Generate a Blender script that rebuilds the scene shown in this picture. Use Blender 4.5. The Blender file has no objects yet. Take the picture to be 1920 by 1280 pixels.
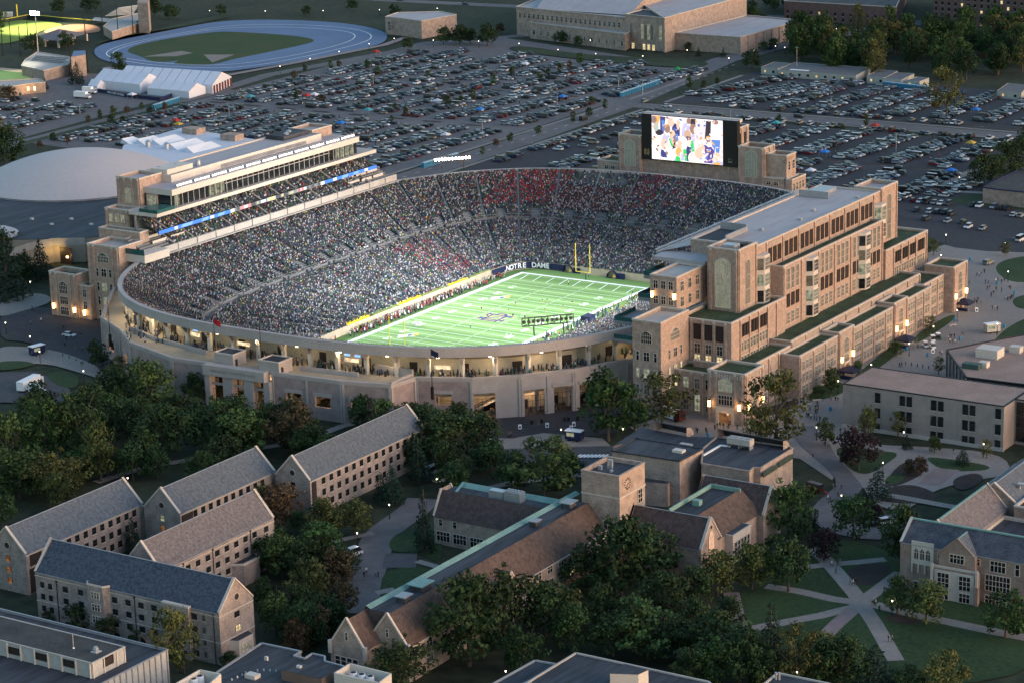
import bpy, bmesh, math, random
import numpy as np
from mathutils import Vector, Matrix
random.seed(7)
rng = np.random.default_rng(7)
R = math.radians
sc = bpy.context.scene
col = sc.collection
G = 4.0            # campus ground level; the playing field lies at z = 0

# ------------------------------------------------------------------ camera
F_PX, CAM = 4634.33, Vector((429.057, -646.37, 203.846))
YAW, PIT, ROL = -0.57945, 0.26674, -0.02847
FW = Vector((math.sin(YAW)*math.cos(PIT), math.cos(YAW)*math.cos(PIT), -math.sin(PIT)))
_rt = Vector((math.cos(YAW), -math.sin(YAW), 0)); _up = _rt.cross(FW)
RT = _rt*math.cos(ROL) + _up*math.sin(ROL); UP = RT.cross(FW)
cam = bpy.data.cameras.new('camera'); cam.sensor_width = 36; cam.lens = F_PX/1920*36
cam.clip_start = 5; cam.clip_end = 6000
co = bpy.data.objects.new('camera', cam); col.objects.link(co)
M = Matrix((RT, UP, -FW)).transposed().to_4x4(); M.translation = CAM
co.matrix_world = M; sc.camera = co

def _ray(px, py):
    return FW + RT*((px-960)/F_PX) - UP*((py-640)/F_PX)
def at(px, py, z=G):
    """survey point of the photograph taken at height z"""
    d = _ray(px, py); return CAM + d*((z-CAM.z)/d.z)
def at_x(px, py, x):
    d = _ray(px, py); return CAM + d*((x-CAM.x)/d.x)
def at_y(px, py, y):
    d = _ray(px, py); return CAM + d*((y-CAM.y)/d.y)
def proj(v):
    d = Vector(v)-CAM; w = d.dot(FW)
    return 960+F_PX*d.dot(RT)/w, 640-F_PX*d.dot(UP)/w

# ------------------------------------------------------------------ materials
MATS = {}
def nodes(name):
    m = bpy.data.materials.new(name); m.use_nodes = True
    nt = m.node_tree; b = nt.nodes['Principled BSDF']
    return m, nt, b
def mat(name, c, rough=.8, var=.12, scale=.5, scale2=6., metal=0., spec=.3, c2=None, stretch=None, bump=0.):
    """base colour broken up by two noises"""
    if name in MATS: return MATS[name]
    m, nt, b = nodes(name); L = nt.links
    b.inputs['Roughness'].default_value = rough; b.inputs['Metallic'].default_value = metal
    b.inputs['Specular IOR Level'].default_value = spec
    tc = nt.nodes.new('ShaderNodeTexCoord'); src = tc.outputs['Object']
    if stretch:
        mp = nt.nodes.new('ShaderNodeMapping'); mp.inputs['Scale'].default_value = stretch
        L.new(src, mp.inputs['Vector']); src = mp.outputs['Vector']
    n1 = nt.nodes.new('ShaderNodeTexNoise'); n1.inputs['Scale'].default_value = scale; n1.inputs['Detail'].default_value = 4
    n2 = nt.nodes.new('ShaderNodeTexNoise'); n2.inputs['Scale'].default_value = scale2; n2.inputs['Detail'].default_value = 2
    L.new(src, n1.inputs['Vector']); L.new(src, n2.inputs['Vector'])
    ad = nt.nodes.new('ShaderNodeMath'); ad.operation = 'ADD'; L.new(n1.outputs['Fac'], ad.inputs[0]); L.new(n2.outputs['Fac'], ad.inputs[1])
    rp = nt.nodes.new('ShaderNodeMapRange'); rp.inputs[1].default_value = .78; rp.inputs[2].default_value = 1.22
    L.new(ad.outputs[0], rp.inputs[0])
    mx = nt.nodes.new('ShaderNodeMix'); mx.data_type = 'RGBA'
    ca = tuple(v*(1-var) for v in c); cb = c2 or tuple(min(1, v*(1+var)) for v in c)
    mx.inputs[6].default_value = (*ca, 1); mx.inputs[7].default_value = (*cb, 1)
    L.new(rp.outputs[0], mx.inputs[0]); L.new(mx.outputs[2], b.inputs['Base Color'])
    if bump:
        bp = nt.nodes.new('ShaderNodeBump'); bp.inputs['Strength'].default_value = bump; bp.inputs['Distance'].default_value = .1
        L.new(ad.outputs[0], bp.inputs['Height']); L.new(bp.outputs[0], b.inputs['Normal'])
    MATS[name] = m; return m
def emis(name, c, s, base=(.03, .03, .03)):
    if name in MATS: return MATS[name]
    m, nt, b = nodes(name)
    b.inputs['Base Color'].default_value = (*base, 1)
    b.inputs['Emission Color'].default_value = (*c, 1); b.inputs['Emission Strength'].default_value = s
    MATS[name] = m; return m
def litglass(name, c, s, c2):
    """window with an uneven lit room behind it"""
    m, nt, b = nodes(name); L = nt.links; b.inputs['Base Color'].default_value = (.02, .02, .018, 1); b.inputs['Roughness'].default_value = .2
    tc = nt.nodes.new('ShaderNodeTexCoord'); n = nt.nodes.new('ShaderNodeTexVoronoi'); n.inputs['Scale'].default_value = 1.1; oi = nt.nodes.new('ShaderNodeObjectInfo')
    ad = nt.nodes.new('ShaderNodeVectorMath'); L.new(tc.outputs['Object'], ad.inputs[0]); L.new(oi.outputs['Location'], ad.inputs[1]); L.new(ad.outputs[0], n.inputs['Vector'])
    mx = nt.nodes.new('ShaderNodeMix'); mx.data_type = 'RGBA'; mx.inputs[6].default_value = (*c, 1); mx.inputs[7].default_value = (*c2, 1); L.new(n.outputs['Color'], mx.inputs[0])
    L.new(mx.outputs[2], b.inputs['Emission Color']); b.inputs['Emission Strength'].default_value = s; MATS[name] = m; return m
def attr_mat(name, rough=.8, emit=0.):
    """colour from the mesh's own 'col' attribute"""
    m, nt, b = nodes(name)
    a = nt.nodes.new('ShaderNodeAttribute'); a.attribute_name = 'col'
    b.inputs['Roughness'].default_value = rough
    if emit:
        b.inputs['Base Color'].default_value = (.02, .02, .02, 1)
        nt.links.new(a.outputs['Color'], b.inputs['Emission Color']); b.inputs['Emission Strength'].default_value = emit
    else:
        nt.links.new(a.outputs['Color'], b.inputs['Base Color'])
    MATS[name] = m; return m
def objcol_mat(name, rough=.4, spec=.5, metal=0.):
    """colour from the object's own colour"""
    m, nt, b = nodes(name)
    a = nt.nodes.new('ShaderNodeObjectInfo'); b.inputs['Roughness'].default_value = rough
    b.inputs['Specular IOR Level'].default_value = spec; b.inputs['Metallic'].default_value = metal
    nt.links.new(a.outputs['Color'], b.inputs['Base Color']); MATS[name] = m; return m

brick = mat('brick', (.37, .27, .216), .85, .24, .9, 3.2)
brick2 = mat('tan_brick', (.345, .262, .214), .85, .28, .5, 3.2)
brick3 = mat('grey_buff_brick', (.29, .235, .208), .85, .30, .4, 3.2)
wallbrick = mat('pink_grey_brick', (.30, .23, .215), .85, .2, .4, 4)
stone = mat('limestone', (.50, .44, .38), .75, .1, .5, 5)
pale = mat('pale_precast', (.55, .50, .44), .7, .06, .2, 2)
concrete = mat('concrete', (.40, .375, .345), .85, .1, .25, 3)
concdark = mat('weathered_concrete', (.25, .25, .255), .9, .2, .2, 2)
ribbed = mat('precast_panel', (.36, .36, .35), .8, .12, .3, 2)
roofgrey = mat('light_membrane_roof', (.37, .345, .35), .7, .09, .25, .9, stretch=(1, .12, 1))
roofdark = mat('black_membrane_roof', (.042, .045, .055), .75, .38, .22, .9, stretch=(1, .13, 1))
roofgravel = mat('gravel_roof', (.055, .055, .053), .95, .3, .25, 3)
rooftan = mat('tan_gravel_roof', (.29, .205, .17), .95, .16, .15, 2.5)
greenroof = mat('planted_roof', (.040, .062, .030), .95, .4, .25, 1.5)
slate = mat('slate_tiles', (.098, .112, .128), .7, .32, 1.3, 4.2)
slateb = mat('blue_slate_tiles', (.045, .057, .080), .65, .5, 1.3, 4.)
slatep = mat('pinkish_slate_tiles', (.135, .12, .122), .7, .35, 1.3, 4.)
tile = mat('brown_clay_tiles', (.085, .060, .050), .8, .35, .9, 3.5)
tiled = mat('shaded_brown_tiles', (.068, .048, .046), .8, .35, .9, 3.5)  # darker copy of tile; shade coloured into slopes away from the low sun
copper = mat('green_copper', (.17, .295, .265), .6, .15, .3, 3)
asphalt = mat('asphalt', (.062, .062, .068), .9, .22, .03, .5)
asphalt2 = mat('dark_asphalt', (.036, .036, .042), .9, .22, .03, .5)
asphold = mat('worn_asphalt', (.120, .114, .118), .9, .14, .025, .4)
paving = mat('pale_paving', (.215, .195, .18), .85, .12, .05, 1)
pavepink = mat('brick_paving', (.20, .155, .15), .85, .12, .15, 2)
grass = mat('grass', (.022, .040, .016), .95, .35, .05, .6, c2=(.038, .054, .022))
lawnm = mat('mown_lawn', (.019, .048, .015), .95, .3, .07, .9, c2=(.032, .062, .020))
groundm = mat('rough_ground', (.017, .030, .013), .95, .4, .02, .3, c2=(.036, .042, .022))
mulch = mat('mulch_bed', (.035, .026, .024), .95, .3, .3, 3)
turf = mat('field_turf', (.110, .205, .058), .9, .10, .06, 2)
white = mat('white_paint', (.78, .78, .78), .6, .03)
yellow = mat('yellow_paint', (.80, .62, .05), .6, .03)
navy = mat('navy_panel', (.012, .020, .065), .6, .05)
glass = mat('dark_glass', (.016, .019, .022), .12, .5, .2, .6, spec=.6)
glassg = mat('blinds_glass', (.13, .125, .10), .25, .3, .3, 1.2, spec=.5)
louver = mat('brown_louvre', (.028, .020, .020), .6, .15, .5, 4)
glow = litglass('lit_window_glass', (1, .80, .42), .26, (.35, .24, .10))
glowd = litglass('dim_lit_glass', (.80, .82, .55), .10, (.10, .11, .08))
glowt = litglass('tracery_lit_glass', (.66, .72, .52), .075, (.34, .37, .27))
glowo = litglass('orange_lit_glass', (1, .42, .14), .06, (.2, .06, .02))
lampw = emis('warm_lamp', (1, .58, .20), 2.2)
lampc = emis('white_lamp', (1, .88, .68), 1.6)
led = emis('floodlight_led', (.92, .96, 1), 5)
black = mat('black_metal', (.012, .012, .013), .5, .1)
metal = mat('grey_metal', (.32, .33, .35), .45, .1, metal=.4)
galv = mat('galvanised_steel', (.45, .46, .48), .4, .1, metal=.6)
wood = mat('bark', (.085, .068, .055), .95, .3, .8, 5)
blue = mat('blue_plastic', (.035, .21, .36), .5, .08)
tealm = mat('teal_glass_balustrade', (.03, .10, .095), .2, .1)
canvas = mat('white_tent_canvas', (.58, .60, .66), .7, .04, .1, 1)
navyc = mat('navy_canvas', (.016, .020, .045), .8, .1)

# ------------------------------------------------------------------ mesh helper
class MB:
    def __init__(s): s.v = []; s.f = []; s.m = []; s.mats = []
    def mi(s, m):
        if m not in s.mats: s.mats.append(m)
        return s.mats.index(m)
    def face(s, pts, m):
        n = len(s.v); s.v += [tuple(p) for p in pts]; s.f.append(tuple(range(n, n+len(pts)))); s.m.append(s.mi(m))
    def box(s, x0, x1, y0, y1, z0, z1, m, mt=None, top=True, bot=True):
        a = [(x0, y0), (x1, y0), (x1, y1), (x0, y1)]
        s.prism(a, z0, z1, m, mt, top, bot)
    def prism(s, poly, z0, z1, m, mt=None, top=True, bot=True):
        n = len(s.v); k = len(poly)
        ar = sum(poly[i][0]*poly[(i+1) % k][1]-poly[(i+1) % k][0]*poly[i][1] for i in range(k))
        if ar < 0: poly = poly[::-1]
        s.v += [(p[0], p[1], z0) for p in poly]+[(p[0], p[1], z1) for p in poly]
        i0 = s.mi(m)
        for i in range(k):
            j = (i+1) % k; s.f.append((n+i, n+j, n+k+j, n+k+i)); s.m.append(i0)
        if top: s.f.append(tuple(range(n+k, n+2*k))); s.m.append(s.mi(mt or m))
        if bot: s.f.append(tuple(range(n+k-1, n-1, -1))); s.m.append(i0)
    def tube(s, p, q, r0, r1, m, seg=8, caps=True):
        p, q = Vector(p), Vector(q); d = (q-p).normalized()
        a = d.orthogonal().normalized(); b = d.cross(a); n = len(s.v)
        for c, r in ((p, r0), (q, r1)):
            for i in range(seg):
                t = 2*math.pi*i/seg; s.v.append(tuple(c+a*(r*math.cos(t))+b*(r*math.sin(t))))
        k = s.mi(m)
        for i in range(seg):
            j = (i+1) % seg; s.f.append((n+i, n+j, n+seg+j, n+seg+i)); s.m.append(k)
        if caps:
            s.f.append(tuple(range(n+seg, n+2*seg))); s.m.append(k); s.f.append(tuple(range(n+seg-1, n-1, -1))); s.m.append(k)
    def ball(s, c, r, m, seg=8, rings=5, sz=1.):
        n = len(s.v); k = s.mi(m)
        for i in range(rings+1):
            t = math.pi*i/rings
            for j in range(seg):
                u = 2*math.pi*j/seg
                s.v.append((c[0]+r*math.sin(t)*math.cos(u), c[1]+r*math.sin(t)*math.sin(u), c[2]+r*sz*math.cos(t)))
        for i in range(rings):
            for j in range(seg):
                j2 = (j+1) % seg
                s.f.append((n+i*seg+j, n+(i+1)*seg+j, n+(i+1)*seg+j2, n+i*seg+j2)); s.m.append(k)
    def bar(s, p, q, w, h, m):
        """box beam from p to q, w wide, h high (centred)"""
        p, q = Vector(p), Vector(q); d = (q-p).normalized()
        sd = d.cross(Vector((0, 0, 1)))
        sd = sd.normalized() if sd.length > 1e-4 else Vector((1, 0, 0))
        u = sd.cross(d)
        c = [p+sd*a*w/2+u*b*h/2 for a, b in ((-1, -1), (1, -1), (1, 1), (-1, 1))]
        e = [q+sd*a*w/2+u*b*h/2 for a, b in ((-1, -1), (1, -1), (1, 1), (-1, 1))]
        for i in range(4):
            j = (i+1) % 4; s.face((c[i], c[j], e[j], e[i]), m)
        s.face(c[::-1], m); s.face(e, m)
    def strip(s, A, B, m, closed=False):
        """quads between two point lists"""
        n = len(A)
        for i in range(n if closed else n-1):
            j = (i+1) % n; s.face((A[i], A[j], B[j], B[i]), m)
    def mesh(s, name, off=(0, 0, 0)):
        me = bpy.data.meshes.new(name)
        v = s.v if off == (0, 0, 0) else [(a-off[0], b-off[1], c-off[2]) for a, b, c in s.v]
        me.from_pydata(v, [], s.f)
        for m in s.mats: me.materials.append(m)
        me.polygons.foreach_set('material_index', s.m); me.update()
        return me
    def build(s, name, parent=None):
        off = (0, 0, 0)
        if parent is not None: off = tuple(WLOC.get(parent.name, (0, 0, 0)))
        o = bpy.data.objects.new(name, s.mesh(name, off)); col.objects.link(o)
        if parent is not None: o.parent = parent; WLOC[o.name] = off
        return o
WLOC = {}
LABELS = {}
def tag(o, label, cat, group=None, kind=None):
    if label: LABELS.setdefault(label, []).append(o); o['label'] = label
    if cat: o['category'] = cat
    if group: o['group'] = group
    if kind: o['kind'] = kind
    return o
def thing(name, loc, label, cat, group=None, rz=0):
    o = bpy.data.objects.new(name, None); o.empty_display_size = .5; col.objects.link(o)
    o.location = loc; o.rotation_euler.z = rz; WLOC[o.name] = tuple(loc)
    return tag(o, label, cat, group)
def struct(o): o['kind'] = 'structure'; return o
def child(name, me, parent, loc=(0, 0, 0), rz=0, scale=None):
    o = bpy.data.objects.new(name, me); col.objects.link(o); o.parent = parent
    o.location = loc; o.rotation_euler.z = rz
    if scale: o.scale = scale
    return o
def copy_tree(src, loc, rz, label, group=None, scale=None, cat=None):
    r = src.copy(); col.objects.link(r); r.location = loc; r.rotation_euler = (0, 0, rz)
    if scale: r.scale = scale
    if cat: r['category'] = cat
    if group: r['group'] = group
    for c in src.children:
        d = c.copy(); col.objects.link(d); d.parent = r
        for e in c.children:
            g = e.copy(); col.objects.link(g); g.parent = d
    LABELS.setdefault(label, []).append(r); r['label'] = label
    return r
def lamp(kind, loc, energy, color=(1, .8, .5), radius=.3, aim=None, size=None, blend=.6):
    l = bpy.data.lights.new('lamp', kind); l.energy = energy; l.color = color
    if kind != 'SUN': l.shadow_soft_size = radius
    o = bpy.data.objects.new('lamp', l); col.objects.link(o); o.location = loc
    if aim is not None: o.rotation_euler = (Vector(aim)-Vector(loc)).to_track_quat('-Z', 'Y').to_euler()
    if size: l.spot_size = R(size); l.spot_blend = blend
    return o
def text_mesh(body, size, m, extr=.02, bold=0.):
    cu = bpy.data.curves.new('t', 'FONT'); cu.body = body; cu.size = size; cu.extrude = extr; cu.align_x = 'CENTER'; cu.align_y = 'CENTER'
    cu.offset = bold; cu.resolution_u = 3
    o = bpy.data.objects.new('t', cu); col.objects.link(o)
    bpy.context.view_layer.update()
    dg = bpy.context.evaluated_depsgraph_get()
    me = bpy.data.meshes.new_from_object(o.evaluated_get(dg)); bpy.data.objects.remove(o)
    me.materials.clear(); me.materials.append(m); return me
SKY, SUN, FL, CL, EXPO, HAZE = .15, .50, 62000, 55, 2.3, 0
# ------------------------------------------------------------------ stadium bowl
def sup(a, b, n, th):
    c, s = np.abs(np.cos(th))/a, np.abs(np.sin(th))/b
    r = (c**n+s**n)**(-1/n)
    y = r*np.sin(th); return np.stack([r*np.cos(th), np.where(y > 90, y+(y-90)*.07, y)], -1)
_TH = np.linspace(0, 2*np.pi, 2401)
_cache = {}
def ring(t):
    k = round(float(t), 4)
    if k not in _cache:
        q = min(1, max(0, t)); a, b, n = 31.5+65.5*t, 63.2+55.8*t, 9-6.2*q**.45
        p = sup(a, b, n, _TH); p[:, 0] = np.where(p[:, 0] > 0, p[:, 0]*(1+.19*(1-q)), p[:, 0]); d = np.r_[0, np.cumsum(np.linalg.norm(np.diff(p, axis=0), axis=1))]
        _cache[k] = (p, d)
    return _cache[k]
def rows_at(t, u):
    p, d = ring(t); s = (np.asarray(u) % 1.0)*d[-1]
    return np.stack([np.interp(s, d, p[:, 0]), np.interp(s, d, p[:, 1])], -1)
def P(t, u): return rows_at(t, [u])[0]
def rowlen(t): return ring(t)[1][-1]
NR = 74; T1, T2 = .505, .527
def tz(t):
    if t <= T1: return 2.5+t/T1*8.2
    if t < T2: return 10.7
    return 11.7+(t-T2)/(1-T2)*11.6
stad = thing('stadium', (0, 0, 0), 'large oval football stadium filled with a crowd under floodlights', 'stadium')
N = 240; U0 = np.arange(N)/N
ts = [i/NR for i in range(NR+1)]
bowl = MB()
seatc = mat('concrete_terrace', (.16, .165, .17), .9, .15, .3, 3)
vv = []; ff = []
for i in range(NR):
    a, b = rows_at(ts[i], U0), rows_at(ts[i+1], U0); z = tz(ts[i]); z2 = tz(ts[i+1])
    n = len(vv)
    vv += [(x, y, z) for x, y in a]+[(x, y, z) for x, y in b]+[(x, y, z2) for x, y in b]
    for j in range(N):
        k = (j+1) % N
        ff.append((n+j, n+k, n+N+k, n+N+j)); ff.append((n+N+j, n+N+k, n+2*N+k, n+2*N+j))
bowl.v, bowl.f, bowl.m = vv, ff, [0]*len(ff); bowl.mats = [seatc]
bowl.build('seating_terrace', stad)
def rp(t, z, us=U0): return [(x, y, z) for x, y in rows_at(t, us)]
# rim: parapet, outer fascia and soffit of the upper deck
m = MB(); rim = mat('rim_concrete', (.37, .335, .32), .85, .1, .15, 2)
m.strip(rp(1, 23.2), rp(1, 24.2), rim, True); m.strip(rp(1, 24.2), rp(1.022, 24.2), rim, True)
m.strip(rp(1.022, 24.2), rp(1.022, 21.5), rim, True); m.strip(rp(1.022, 21.5), rp(.985, 21.3), rim, True)
m.strip(rp(.985, 21.3), rp(.86, 19.2), rim, True)
m.build('rim_beam', stad)
# concourse: back wall, floor
warmw = mat('concourse_wall', (.42, .38, .31), .8, .1, .2, 2)
m = MB(); m.strip(rp(.862, 15.2), rp(.862, 19.6), warmw, True); m.build('concourse_back_wall', stad)
OUT = [(-97, -74), (-93.5, -79), (-74.5, -105), (-60, -113), (-47, -123), (-25, -130.4), (-11.5, -129.6), (10, -128.8), (33, -127), (47, -123.5), (49, -114.5), (63.5, -108.2), (73.6, -99.4), (83.8, -87.7), (91.3, -72.6), (99, -66)]
uu = np.linspace(.5, 1.0, 161)
m = MB(); flr = mat('concourse_floor', (.32, .27, .20), .8, .12, .2, 2)
inn = [tuple(p) for p in rows_at(.86, np.linspace(.578, .935, 60))]
poly = [(p[0], p[1], 15.2) for p in inn]+[(x, y, 15.2) for x, y in OUT[::-1]]
def clipped_floor():
    bm = bmesh.new(); vs = [bm.verts.new(p) for p in poly]; bm.faces.new(vs); bmesh.ops.triangulate(bm, faces=bm.faces[:])
    for f in bm.faces:
        m.face([v.co[:] for v in f.verts] if f.normal.z > 0 else [v.co[:] for v in f.verts][::-1], flr)
clipped_floor(); m.build('concourse_floor', stad)
# lower inner wall behind the outer wall openings and the ground floor
m = MB(); us = np.linspace(.57, .95, 80)
m.strip(rp(.84, 4, us), rp(.84, 15.1, us), warmw); m.build('ground_concourse_wall', stad)
def wall_seg(mb, p, q, z0, z1, th, holes, mm, cap=None, mtop=None):
    """upright wall from p to q with rectangular openings (s0, s1, za, zb)"""
    p, q = Vector((*p, 0)), Vector((*q, 0)); L = (q-p).length; d = (q-p)/L; nrm = Vector((d.y, -d.x, 0))
    def piece(s0, s1, a, b, mm_):
        if s1-s0 < .02 or b-a < .02: return
        A, B = p+d*s0, p+d*s1; poly = [(A.x, A.y), (B.x, B.y), (B.x-nrm.x*th, B.y-nrm.y*th), (A.x-nrm.x*th, A.y-nrm.y*th)]
        mb.prism(poly, a, b, mm_)
    s = 0
    for s0, s1, za, zb in sorted(holes):
        piece(s, s0, z0, z1, mm); piece(s0, s1, z0, za, mm); piece(s0, s1, zb, z1, mm); s = s1
    piece(s, L, z0, z1, mm)
    if cap:
        A, B = p+nrm*.15, q+nrm*.15; C = q-nrm*(th+.1); D = p-nrm*(th+.1)
        mb.prism([(A.x, A.y), (B.x, B.y), (C.x, C.y), (D.x, D.y)], z1+.003, z1+1.1, cap)
def seglen(i): return math.dist(OUT[i], OUT[i+1])
stonew = mat('gate_stone', (.36, .318, .298), .85, .1, .3, 3)
for i in range(len(OUT)-1):
    m = MB(); L = seglen(i); h = []; mm = wallbrick; top = 15.0
    if i in (2, 3, 4): h = [(L*.32, L*.62, 7.2, 10.6)]
    if i == 6: continue
    if i == 7: h = [(4.5, 9.5, 7.6, 10.8), (14, 19, 7.6, 10.8)]
    if i == 8: h = [(2.5, 7.2, 7.4, 10.6), (9.4, 13.2, 7.4, 10.6)]
    if i == 10: h = [(5.4, 9.8, 8.2, 11.4)]
    if i == 11: mm = stonew; h = [(.3, 6.3, 4.02, 11.6)]
    if i == 12: mm = stonew; h = [(1.0, 6.8, 4.02, 11.6), (9.5, 14.6, 4.02, 11.6)]
    if i == 13: mm = stonew; h = [(1.6, 6.6, 4.02, 11.6), (9.5, 14.5, 4.02, 11.0)]
    wall_seg(m, OUT[i], OUT[i+1], 3.5, top, .8, h, mm, stonew)
    # flat pilasters
    p, q = Vector((*OUT[i], 0)), Vector((*OUT[i+1], 0)); d = (q-p).normalized(); nn = Vector((d.y, -d.x, 0))
    for s in (0.35, L-.35) if L < 14 else (.35, L/2, L-.35):
        if any(a-.4 < s < b+.4 for a, b, _, _ in h): continue
        c = p+d*s
        m.prism([(c.x-d.x*.3, c.y-d.y*.3), (c.x+d.x*.3, c.y+d.y*.3), (c.x+d.x*.3+nn.x*.25, c.y+d.y*.3+nn.y*.25), (c.x-d.x*.3+nn.x*.25, c.y-d.y*.3+nn.y*.25)], 4, 15, stonew if mm is wallbrick else stonew)
    for a, b, za, zb in h:      # stone lintels / sills and railings in the openings
        A, B = p+d*(a-.5), p+d*(b+.5)
        m.bar((*(A+nn*.12).xy, zb+.45), (*(B+nn*.12).xy, zb+.45), .25, .9, stonew)
        A, B = p+d*a-nn*.5, p+d*b-nn*.5
        for zz in (za+.9, za+1.2): m.bar((*A.xy, zz), (*B.xy, zz), .06, .06, black)
        if za < 5:
            for zz in (6.2, 8.2, 9.8): m.bar((*A.xy, zz), (*B.xy, zz), .08, .08, black)
            k = int((b-a)/1.1)
            for e in range(k+1):
                c = A+(B-A)*(e/k); m.bar((*c.xy, 4), (*c.xy, 9.8), .08, .08, black)
    o = m.build('outer_wall', stad)
# south half of the outer wall follows the rim
m = MB(); us = np.linspace(-.0625, .5625, 120)
m.strip(rp(1.018, 4, us)[::-1], rp(1.018, 21.6, us)[::-1], wallbrick); m.build('outer_wall', stad)
# ring columns with curved brackets
def colu(x, y):
    m = MB(); m.box(x-.55, x+.55, y-.55, y+.55, 15.2, 20.6, pale)
    v = Vector((x, y, 0)).normalized()
    for k in range(4):
        a = Vector((x, y, 19.4+k*.42))+v*(.3*k); b = Vector((x, y, 19.9+k*.42))+v*(.3*k+1.0)
        m.bar(a, b, .8, .9, rim)
    m.build('column', stad)
for q in np.linspace(.592, .925, 27):
    x, y = P(.972, q); colu(float(x), float(y))
# dark doors, kiosks and lit stands in the concourse back wall
def on_wall(u, w, z0, z1, mm, name, off=.15):
    x, y = P(.862, u); x2, y2 = P(.862, u+.0005); d = Vector((x2-x, y2-y, 0)).normalized(); n = Vector((d.y, -d.x, 0)); c = Vector((x, y, 0))+n*off
    m = MB(); m.prism([tuple((c+d*a+n*b).xy) for a, b in ((-w/2, 0), (w/2, 0), (w/2, -.3), (-w/2, -.3))], z0, z1, mm); return m.build(name, stad)
for u in np.linspace(.60, .92, 16):
    on_wall(u, random.uniform(2.2, 3.6), 15.2, 18, louver, 'concourse_door')
stand = litglass('lit_stand_counter', (1, .80, .5), .35, (.25, .15, .08))
for u in (.700, .729, .785, .8255): on_wall(u, 4.6, 16.3, 17.3, stand, 'concession_stand', .3)
bsign = emis('blue_menu_board', (.25, .5, 1), .3)
for u in (.783, .788, .701): on_wall(u, 1.8, 18.0, 18.5, bsign, 'menu_board', .35)
# things standing inside the ground level behind the gates
for u in np.linspace(.60, .93, 26):
    x, y = P(.93, u); m = MB(); m.box(x-.45, x+.45, y-.45, y+.45, G, 15, concdark); m.build('interior_column', stad)
    x, y = P(.845, u+.004); x2, y2 = P(.845, u+.009); m = MB(); m.bar((x, y, 5.3), (x2, y2, 5.3), .5, 2.6, louver); m.build('interior_door', stad)
    if int(u*1000) % 2: a, b = P(.9, u), P(.9, u+.018); m = MB(); m.bar((*a, 5), (*b, 10.5), 2.4, .5, concdark); m.bar((*a, 6), (*b, 11.5), .1, .1, black); m.build('stair_flight', stad)
for zz in (9.8,):
    m = MB(); us = np.linspace(.585, .93, 70); m.strip(rp(.90, zz, us), rp(.985, zz, us), concdark); m.strip(rp(.985, zz, us), rp(.985, zz+.9, us), concrete); m.build('mezzanine', stad)
# aisles and portals
aisle = mat('aisle_steps', (.20, .20, .20), .9, .1, .4, 3)
NA = 46
for k in range(NA):
    u = (k+.5)/NA
    for t0, t1 in ((0, T1), (T2, 1)):
        x, y = P(.5*(t0+t1), u)
        if y < -76 and x > -34: continue
        m = MB(); A = []; B = []
        for t in np.linspace(t0, t1-.004, 24):
            w = .34/rowlen(t); a, b = P(t, u-w), P(t, u+w); z = tz(t)+.22
            A.append((*a, z)); B.append((*b, z))
        m.strip(A, B, aisle); m.build('aisle', stad)
PORT = [(k+.0)/NA for k in range(NA)]
for u in PORT:
    x, y = P(.55, u)
    if y < -76 and x > -34: continue
    a = Vector((*P(.515, u), 10.7)); b = Vector((*P(.575, u), 10.7)); d = (b-a).normalized(); s = Vector((-d.y, d.x, 0))
    m = MB()
    for sg in (-1, 1):
        m.bar(a+s*sg*1.3+Vector((0, 0, .5)), b+s*sg*1.3+Vector((0, 0, 1.5)), .2, 1.2, seatc)
    m.bar(b+s*1.3+Vector((0, 0, 1.8)), b-s*1.3+Vector((0, 0, 1.8)), .2, 1.0, seatc)
    m.bar(b-d*.3+s*1.3+Vector((0, 0, .9)), b-d*.3-s*1.3+Vector((0, 0, .9)), .1, 1.8, black)  # black panel paints the shade inside the portal opening
    m.build('portal', stad)
# walkway rail
m = MB(); us = np.linspace(-.18, .68, 150)
m.strip(rp(.529, 11.7, us), rp(.529, 12.2, us), seatc); m.strip(rp(.5295, 12.6, us), rp(.5295, 12.68, us), galv)
m.build('walkway_railing', stad)
# wall round the field
tan = mat('field_wall_stone', (.45, .37, .27), .8, .1, .5, 4)
m = MB(); m.strip(rp(.0, -.05), rp(.0, 2.6), tan, True); m.strip(rp(0, 2.6), rp(.006, 2.6), tan, True); m.build('field_wall', stad)
def u_of(x, y):
    p, d = ring(0); i = int(np.argmin((p[:, 0]-x)**2+(p[:, 1]-y)**2)); return d[i]/d[-1]
ua, ub = u_of(-31.4, 45.5), u_of(-12, 63.2)
m = MB(); us = np.linspace(ub, ua, 40); m.strip(rp(-.004, .25, us), rp(-.004, 2.45, us), navy); ban = m.build('wall_banner', stad)
letters = MB.__new__(MB); letters.__init__()
um = u_of(-26.4, 60.6); Ls = 'NOTRE DAME'
for i, ch in enumerate(Ls):
    if ch == ' ': continue
    me = text_mesh(ch, 2.5, white, .03, .05); s = (i-4.5)*1.75
    u = um-s/rowlen(0); x, y = P(-.008, u); x2, y2 = P(-.008, u-.0015); d = Vector((x2-x, y2-y, 0)).normalized()
    Mx = Matrix(((d.x, 0, -d.y*-1, x), (d.y, 0, -d.x, y), (0, 1, 0, 1.35), (0, 0, 0, 1)))
    for f in me.polygons: letters.face([tuple(Mx @ me.vertices[k].co) for k in f.vertices], white)
letters.build('banner_lettering', ban)
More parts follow.
